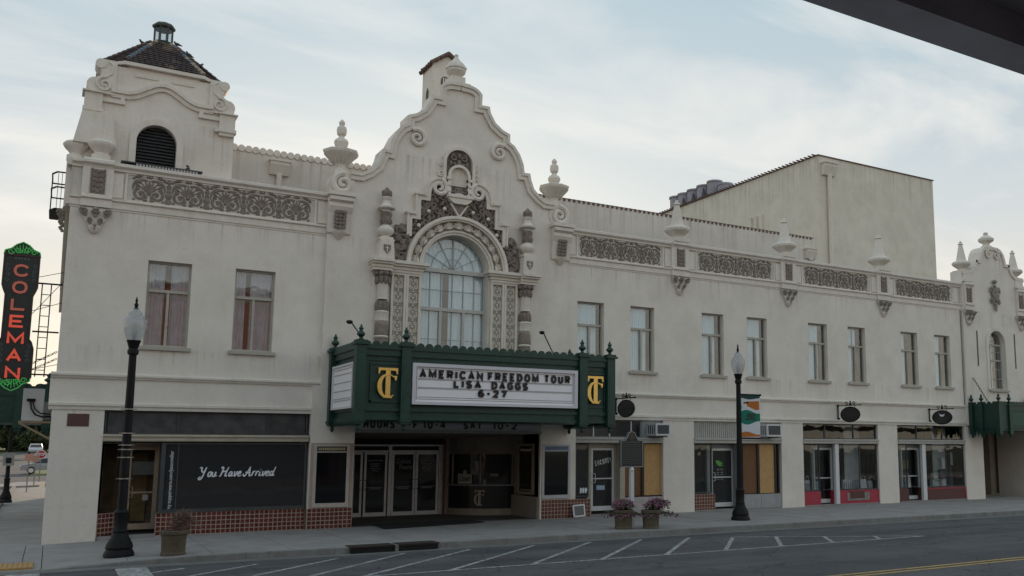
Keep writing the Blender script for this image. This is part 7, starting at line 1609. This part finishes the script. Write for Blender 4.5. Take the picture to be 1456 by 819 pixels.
tx.build('raised_text', mat('marker_text', (.060,.066,.068), .5), hm, smooth=False)
MB(*HO).prism([(xm_+.10*math.cos(2*PI*i/20), zt_+.12+.10*math.sin(2*PI*i/20)) for i in range(20)], y-.038, y-.03).build('crest', mat('crest_metal', (.055,.05,.046), .5), hm, smooth=False); MB(*HO).prism([(xm_+.05*math.cos(2*PI*i/5+.3), zt_+.12+.05*math.sin(2*PI*i/5+.3)) for i in range(5)], y-.044, y-.037).build('crest_emblem', mat('crest_red', (.14,.03,.03), .5), hm, smooth=False)
# ---- leaning frame and door mat
fy = YB-.30; x, _z = P(824.5, 735, fy)
wf_ = thing('leaning_vent', 'small white framed vent leaning on the red tile bulkhead', 'frame', (x,fy,0)); MB(x,fy,0).ribbon([(x-.24,.02),(x+.22,.05),(x+.24,.47),(x-.24,.44),(x-.24,.02)], .05, fy-.02, fy+.01, side=1).build('frame', WHITEM, wf_, smooth=False); MB(x,fy,0).prism([(x-.22,.05),(x+.2,.07),(x+.22,.45),(x-.22,.43)], fy-.005, fy+.004).build('grille', mat('vent_grey', (.15,.145,.135), .7, var=.2, vscale=30), wf_, smooth=False)
for ch in wf_.children: pass
wf_.rotation_euler = (R(-14),0,0)
mtp = [PG(*p, .02) for p in ((527.5,745.5),(546,751.8),(689,742.5),(668,739.2))]
mo = MB().slab(mtp, .013, .028).build('door_mat', mat('rubber_mat', (.012,.012,.013), .8, var=.3, vscale=30), smooth=False); tag(mo, 'long black rubber mat lying on the lobby threshold', 'mat')
# ---- shopping bags and goods in the two right shops
WB = mat('paper_bag_white', (.52,.52,.54), .7); WB2 = mat('paper_bag_striped', (.48,.42,.45), .7, col2=(.58,.56,.58), vscale=10); YB_ = mat('yellow_box', (.34,.27,.10), .7); DKG = mat('dark_goods', (.05,.045,.06), .7)
def bag(label, px, y, wdt, h, m, zbase=.62):
    x = P(px, 690, y)[0]; r = thing('gift_bag', label, 'bag', (x,y,zbase), 'gift bags in the shop windows'); O_ = (x,y,zbase)
    b = MB(*O_); b.add([(x-wdt/2,y-.07,zbase),(x+wdt/2,y-.07,zbase),(x+wdt/2,y+.07,zbase),(x-wdt/2,y+.07,zbase),(x-wdt/2,y-.04,zbase+h),(x+wdt/2,y-.04,zbase+h),(x+wdt/2,y+.04,zbase+h),(x-wdt/2,y+.04,zbase+h)], [(0,1,2,3),(0,1,5,4),(1,2,6,5),(2,3,7,6),(3,0,4,7)]); b.build('paper_body', m, r, smooth=False)
    b = MB(*O_); b.tube([(x+wdt*.28*math.cos(PI*k/8), y-.045, zbase+h+.18*math.sin(PI*k/8)) for k in range(9)], .010, 5); b.build('handle', m, r)
    if m is WB2:
        b = MB(*O_)
        for k in range(4): b.box(x-wdt*.42+wdt*.25*k, x-wdt*.36+wdt*.25*k, y-.076, y-.060, zbase+.01, zbase+h*.7)
        b.build('stripe', mat('bag_stripe', (.22,.16,.22), .7), r, smooth=False)
bag('striped gift bag against the pier in the red fronted shop\'s narrow window', 1147, .45, .26, .42, WB2); bag('pale gift bag with a looped handle beside the red shop\'s door', 1159, .5, .34, .36, WB)
bag('striped gift bag just past the red shop\'s white door post', 1203.5, .4, .46, .40, WB2); bag('white gift bag in the middle of the red shop\'s wide window', 1226.5, .4, .38, .40, WB); bag('small white gift bag at the far end of the red shop\'s wide window', 1238, .45, .34, .34, WB)
bag('white gift bag low in the narrow window of the maroon fronted shop', 1290, .45, .34, .44, WB)
def stacked(label, px, y, z0, parts):
    x = P(px, 690, y)[0]; r = thing('shop_display', label, 'shop display', (x,y,z0)); n = 0
    for (nm, dx, dz, w_, h, m) in parts: MB(x,y,z0).box(x+dx-w_/2, x+dx+w_/2, y-.08-.01*n, y+.08+.01*n, z0+dz, z0+dz+h).lathe(x+dx,y,z0+dz+h,[(w_*.42,0),(w_*.3,.03),(.02,.035)],8).build(nm, m, r, smooth=False); n += 1
stacked('white fabric doll and patterned vases stacked in the maroon fronted shop\'s wide window', 1341, .45, .62, (('vase',0,0,.30,.30,WB2),('patterned_jar',-.02,.34,.42,.40,DKG),('doll',-.04,.80,.20,.46,WB)))
stacked('dark vase beside the doll in the maroon fronted shop', 1351, .5, .62, (('vase',0,0,.24,.42,DKG),('bottle',.02,.46,.10,.4,DKG)))
stacked('pale boxes on the sill of the maroon fronted shop\'s wide window', 1331, .6, .62, (('box',0,0,.6,.30,PALEW),('box',-.05,.34,.4,.24,WB2)))
x = P(1358,660,.7)[0]; tag(MB().box(x-.3,x+.3,.7,.73,1.55,2.15).build('white_picture', WB, smooth=False), 'white square picture hanging in the maroon fronted shop\'s wide window', 'picture')
x = P(1287,662,.7)[0]; tag(MB().box(x-.24,x+.20,.7,.78,1.42,1.80).box(x-.2,x+.16,.695,.7,1.46,1.76).build('yellow_card', YB_, smooth=False), 'yellow card hanging in the maroon fronted shop\'s narrow window', 'card')
x, z = P(1334,613,.5); cd = thing('ornament', 'pair of small golden ornaments behind the maroon fronted shop\'s transom', 'ornament', (x,.5,z-.15))
for dx, h in ((-.08,.24),(.10,.30)): MB(x,.5,z-.15).lathe(x+dx,.5,z-.15,[(.07,0),(.09,.05),(.05,h*.6),(.02,h)],8).build('figure', GOLD, cd)
# ---- birds
BIRD = mat('pigeon_grey', (.05,.05,.058), .7)
def bird_parts(r, s=1.0, upright=0):
    b = MB(); b.ell((0,0,.10), .14,.07,.075,10,6, rot=.25+upright); b.ell((.13,0,.20+upright*.05),.05,.045,.05,8,5); b.tube([(-.10,0,.07),(-.24,0,.02)],[.05,.02],6); b.tube([(.08,0,.13),(.12,0,.19)],[.055,.04],6); b.tube([(.17,0,.2),(.21,0,.19)],[.014,.003],5); b.tube([(0,.02,.05),(0,.02,0)],.008,4); b.tube([(0,-.02,.05),(0,-.02,0)],.008,4)
    o = b.build('body', BIRD, None); o.parent = r; o.scale = (s,s,s)
bx, bz_ = P(270,243,.1)
br_ = thing('bird', 'dark bird perched on the parapet beside the tower louvre', 'bird', (bx,.1,10.16)); bird_parts(br_, .75, .9); br_.children[0].rotation_euler = (0, R(-48), 0); br_.children[0].location.z = .03
spots = [('peak of the belfry roof beside the ball finial', 637,79,3.2),('belfry roof slope close to its peak', 632.5,80,3.2),('belfry roof slope midway down', 624,84,3.2),('low eave of the belfry roof', 602.5,97,3.9),
  ('tower roof at the foot of the lantern', 252,62,2.0),('tower roof\'s street side hip, upper part', 269,77,1.6),('tower roof\'s street side hip, lower part', 284,92,1.2),('eave tip of the tower roof nearest the gable', 314,120,1.1),('tower roof\'s slope over the side street', 203,60,2.0)]
for wh, px, py, yq in spots:
    x, z = P(px, py+2, yq); r = thing('bird', 'small dark bird perched on the '+wh, 'bird', (x,yq,z-.04), 'birds perched on the roofs'); bird_parts(r, .62); r.rotation_euler = (0,0,R(random.choice((20,160,200,340))))
# ---- signs round the corner
def roadsign(name, label, x, y, h, shape, m, face=None):
    r = thing(name, label, 'sign', (x,y,0)); O_ = (x,y,0); MB(*O_).box(x-.03,x+.03,y-.02,y+.02,-.1,h).build('post', GREYM, r, smooth=False)
    MB(*O_).prism([(x+a,h+b) for a,b in shape], y-.04, y-.02).build('plate', m, r, smooth=False); return r
oct8 = [(.29*math.cos(R(22.5+45*i)), .29*math.sin(R(22.5+45*i))-.1) for i in range(8)]
sy_ = 46.0; sx_, sz_ = P(58.5,646,sy_)
ss_ = roadsign('stop_sign', 'red octagonal STOP sign on a thin post by the side street', sx_, sy_, sz_+.1, [(a*1.12,b*1.12) for a,b in oct8], mat('stop_red', (.36,.02,.022), .5))
put_text('lettering', 'STOP', WHITEV, ss_, (sx_, sy_-.045, sz_-.10), wdt=.44, hgt=.20, bold=.02, depth=.01)
MB(sx_,sy_,0).ribbon([(sx_+a*1.08, sz_+.1+b*1.08) for a,b in oct8+[oct8[0]]], .035, sy_-.046, sy_-.04, side=1).build('border', WHITEV, ss_, smooth=False)
PINK = mat('faded_pink_sign', (.40,.24,.20), .7, var=.1, vscale=8); rect = [(-.19,-.30),(.19,-.30),(.19,.08),(-.19,.08)]
for px, py, yq, lab in ((41.5,650,31,'faded pinkish road sign nearer the building corner'),(51,652,37.5,'faded pinkish road sign behind the first, close to the stop sign')):
    x, z = P(px, py, yq); roadsign('road_sign', lab, x, yq, z+.10, rect, PINK)['group'] = 'pink road signs by the side street'
# ================================================================== vehicles in the background
def car(label, name, loc, rot, col, kind=0):
    r = thing(name, label, 'car', (0,0,0), 'cars on the side streets'); m = mat('car_paint', col, .3, metal=.2, spec=.6)
    prof = [(-2.2,.35),(-2.25,.62),(-2.1,.82),(-1.35,.92),(-.75,1.36),(-.3,1.46),(.7,1.46),(1.25,1.30),(1.85,.98),(2.2,.92),(2.25,.5),(2.2,.33)]
    b = MB(); vs = []
    for x, z in prof:
        ins = .0 if z < 1.0 else .16
        vs += [(x,-.85+ins,z),(x,.85-ins,z)]
    n = len(prof); b.add(vs, [(2*i,2*i+1,2*((i+1)%n)+1,2*((i+1)%n)) for i in range(n)] + [tuple(2*i for i in range(n)), tuple(2*i+1 for i in range(n))[::-1]]); b.build('body', m, r, smooth=False)
    g = MB()
    for sy in (-1,1): g.add([(x,sy*yq,z) for x,yq,z in ((-1.15,.855,.95),(-.65,.72,1.32),(-.05,.71,1.38),(-.05,.855,.95))],[(0,1,2,3)]); g.add([(x,sy*yq,z) for x,yq,z in ((.03,.855,.95),(.03,.71,1.38),(.7,.71,1.38),(1.35,.80,1.12),(1.4,.855,.95))],[(0,1,2,3,4)])
    g.add([(-1.32,-.72,.95),(-.78,-.62,1.34),(-.78,.62,1.34),(-1.32,.72,.95)],[(0,1,2,3)]); g.add([(1.82,-.72,1.01),(1.27,-.62,1.31),(1.27,.62,1.31),(1.82,.72,1.01)],[(0,1,2,3)])
    for i in range(len(g.v)): pass
    go = g.build('window', mat('car_glass', (.012,.014,.016), .08), r, smooth=False); go.scale = (1,1.012,1); go.location.z += .012
    for x in (-1.4,1.38):
        for sy in (-1,1):
            w_ = MB(); w_.tube([(x,sy*.66,.33),(x,sy*.88,.33)], .33, 16); wo = w_.build('wheel', mat('tyre', (.012,.012,.012), .8), r); h = MB(); h.tube([(x,sy*.87,.33),(x,sy*.895,.33)], .20, 10); h.build('rim', ALU, wo) if False else h.build('rim', ALU, r)
    for sy in (-1,1): MB().box(-2.26,-2.15,sy*.55-.18,sy*.55+.18,.62,.76).build('headlight', WHITEV, r, smooth=False); MB().box(2.2,2.27,sy*.6-.15,sy*.6+.15,.7,.85).build('taillight', REDP, r, smooth=False)
    r.location = loc; r.rotation_euler = (0,0,rot); return r
cx_, cy_ = PG(60,674,-.15)
car('silver sedan on the cross street half hidden by the corner pier', 'parked_car', (cx_+.55,cy_+.6,-.15), 0, (.30,.31,.33))
fy_ = 128; x_, z_ = P(50.5,645,fy_); car('white car far up the side street', 'parked_car', (x_,fy_,z_-.05), R(90), (.55,.56,.58))
# ================================================================== trees, verge, far building, opposite side
YF = mat('yellow_flowers', (.50,.36,.02), .9, col2=(.30,.28,.04), vscale=1.2)
def tufts(name, x0, x1, y0, y1, n, hgt, m, zf, seed):
    rnd = random.Random(seed); mb = MB()
    for i in range(n):
        x, y = rnd.uniform(x0,x1), rnd.uniform(y0,y1); z = zf(x,y); h = hgt*rnd.uniform(.5,1.2); a = rnd.random()*PI; dx, dy = .18*math.cos(a), .18*math.sin(a)
        mb.add([(x-dx,y-dy,z),(x+dx,y+dy,z),(x+dx*.6+rnd.gauss(0,.08),y+dy*.6,z+h),(x-dx*.6,y-dy*.6,z+h*.8)],[(0,1,2,3)])
    o = mb.build(name, m, smooth=False); return tag(o, None, None, None, 'stuff')
gz2 = lambda x, y: -.17+(max(0,min(1,(y-62)/48))*.25)+max(0,(y-110))/60*.9
o = tufts('wild_flowers', -13, -9.8, 66, 92, 2200, .45, YF, gz2, 1); tag(o, 'band of yellow wild flowers along the grass verge', 'flowers'); o = tufts('wild_flowers', -9.5, 1.0, 150, 168, 1500, .6, YF, lambda x,y: .6, 2) if False else o
o = tufts('tall_grass', -40, -9.0, 63, 165, 7000, .32, GRASSM, gz2, 3); tag(o, 'tall green grass on the verge beside the wild flowers', 'grass'); o = tufts('tall_grass', 2, 30, 112, 168, 3000, .3, GRASSM, gz2, 4); tag(o, 'green grass beyond the side street', 'grass')
LEAFM = [mat('leaf_dark', (.035,.055,.022), .85, col2=(.06,.085,.035), vscale=.9), mat('leaf_mid', (.055,.075,.028), .85, col2=(.095,.115,.045), vscale=.9), mat('leaf_olive', (.075,.08,.035), .85, col2=(.12,.12,.055), vscale=.9)]
BARK = mat('bark', (.06,.048,.038), .95, var=.3, vscale=6)
def tree_meshes(seed, h, w_, m, n=6500):
    rnd = random.Random(seed); tk = MB(); lf = MB()
    tk.tube([(0,0,-.5),(.05,0,h*.25),(-.1,.05,h*.55),(0,0,h*.85)],[h*.028,h*.022,h*.015,h*.004],8); cl = []
    for i in range(16):
        a = rnd.random()*2*PI; z0 = h*rnd.uniform(.12,.6); d = w_*rnd.uniform(.35,.95); z1 = min(h*.95, z0+h*rnd.uniform(.1,.35)); e = (math.cos(a)*d, math.sin(a)*d, z1)
        tk.tube([(0,0,z0),(e[0]*.5,e[1]*.5,(z0+z1)/2+.1*h*.3),e],[h*.010,h*.007,h*.003],5); cl.append((e, w_*rnd.uniform(.28,.5)))
    for i in range(22): cl.append(((rnd.gauss(0,w_*.42),rnd.gauss(0,w_*.42),h*rnd.uniform(.16,.95)), w_*rnd.uniform(.25,.42)))
    for i in range(n):
        c, r_ = rnd.choice(cl); u = Vector((rnd.gauss(0,1),rnd.gauss(0,1),rnd.gauss(0,1))).normalized()*r_*rnd.random()**.4; p = Vector(c)+Vector((u.x,u.y,u.z*.75))
        if p.z < h*.03: continue
        a = Vector((rnd.gauss(0,1),rnd.gauss(0,1),rnd.gauss(0,1))).normalized(); b = a.orthogonal().normalized(); s = h*rnd.uniform(.030,.055)
        lf.add([p-a*s,p+b*s*.6,p+a*s,p-b*s*.6],[(0,1,2,3)])
    return tk.mesh('trunk', BARK), lf.mesh('crown', m, smooth=False)
TM = [tree_meshes(21, 10, 4.2, LEAFM[0]), tree_meshes(22, 9, 4.6, LEAFM[1]), tree_meshes(23, 8, 4.0, LEAFM[2])]
rnd = random.Random(77)
DESC = ['dark green', 'mid green', 'olive green']
tl = [(-9.0,172,1,.62),(-5.9,174,0,.55),(-2.4,172,1,.6),(.6,173,0,.62),(-12,173,0,.6),(-11.5,196,0,1.2),(-8.8,184,1,.95),(-5.2,192,0,1.1),(-3.2,183,2,.95),(-.8,190,0,1.15),(-12.6,183,2,.95),(2.2,188,1,1.05),(-12.5,120,2,.36)]
for (x, y, k, s) in tl:
    r = thing('tree', '', 'tree', (x,y,gz2(0,min(y,168))-.1), 'trees at the end of the side street'); r['label'] = DESC[k]+(' leafy tree far off, closing the view up the side street' if y > 150 else ' bushy young tree on the grass verge beside the road')
    o = inst(TM[k][0],'trunk',r,r.location); o.location = (0,0,0); o = inst(TM[k][1],'crown',r,r.location); o.location = (0,0,0); r.scale = (s*1.05,s*1.05,s); r.rotation_euler = (0,0,rnd.random()*6)
# ---- canopy over the camera and the buildings opposite, which the windows mirror
DKC = mat('canopy_steel', (.55,.54,.60), .7, var=.2, vscale=2); DKS = mat('canopy_soffit', (.30,.29,.33), .85, var=.3, vscale=1.5)
cz = 3.62; d_ = _f + _r*((1300-CX)/FPX) + _d*((54-CY)/FPX); yc_ = d_.y*(cz-CAMZ)/d_.z - CAMD
d2 = _f + _r*((1378-CX)/FPX) + _d*((38-CY)/FPX); y2_ = d2.y*(cz-CAMZ)/d2.z - CAMD
cn = thing('pavement_canopy', 'dark steel edged canopy overhead, cutting across the sky', 'canopy', (6,-28.6,cz))
MB(6,-28.6,cz).box(-30,70,y2_,yc_,cz,cz+.30).build('edge_beam', DKC, cn, smooth=False); MB(6,-28.6,cz).box(-30,70,-28.95,y2_,cz+.10,cz+.28).build('soffit', DKS, cn, smooth=False)
MB(6,-28.6,cz).box(-30,70,yc_,yc_+.02,cz+.02,cz+.34).build('drip_edge', IRON, cn, smooth=False)
for k in range(12):
    xk = -10+k*4.8; MB(xk,-27,cz).box(xk-.06,xk+.06,-28.9,y2_-.01,cz+.03,cz+.099).build('joist', DKS, cn, smooth=False)
BRC = mat('opposite_brick', (.30,.16,.13), .85, var=.2, vscale=3); BRC2 = mat('opposite_tan', (.42,.33,.22), .85, var=.15, vscale=3); BRC3 = mat('opposite_grey', (.32,.29,.27), .85, var=.15, vscale=3); DW = mat('opposite_window', (.02,.022,.025), .2)
for k, (x0, x1, h, m, nm) in enumerate(((-34,-17,9.5,BRC2,'tan stuccoed'),(-17,-1,8.2,BRC,'red brick'),(-1,15,11.6,BRC,'tall red brick'),(15,23,6.4,BRC3,'low grey'))):
    r = thing('shop_building', nm+' shop building across the street behind the camera', 'building', ((x0+x1)/2,-34,0)); O_ = tuple(r.location)
    MB(*O_).box(x0+.02,x1-.02,-46,-29,0,h).build('wall', m, r, smooth=False); MB(*O_).box(x0+.02,x1-.02,-29.3,-28.9,h-.9,h-.6).box(x0,x1,-29.4,-28.85,h-.1,h+.12).build('cornice', BRC3, r, smooth=False)
    n = int((x1-x0)/2.6)
    for i in range(n):
        xc = x0+(x1-x0)*(i+.5)/n; MB(*O_).box(xc-.55,xc+.55,-29.02,-28.96,4.6,6.5).build('window', DW, r, smooth=False)
    MB(*O_).box(x0+.6,x1-.6,-29.02,-28.96,.5,2.9).build('shop_window', DW, r, smooth=False)
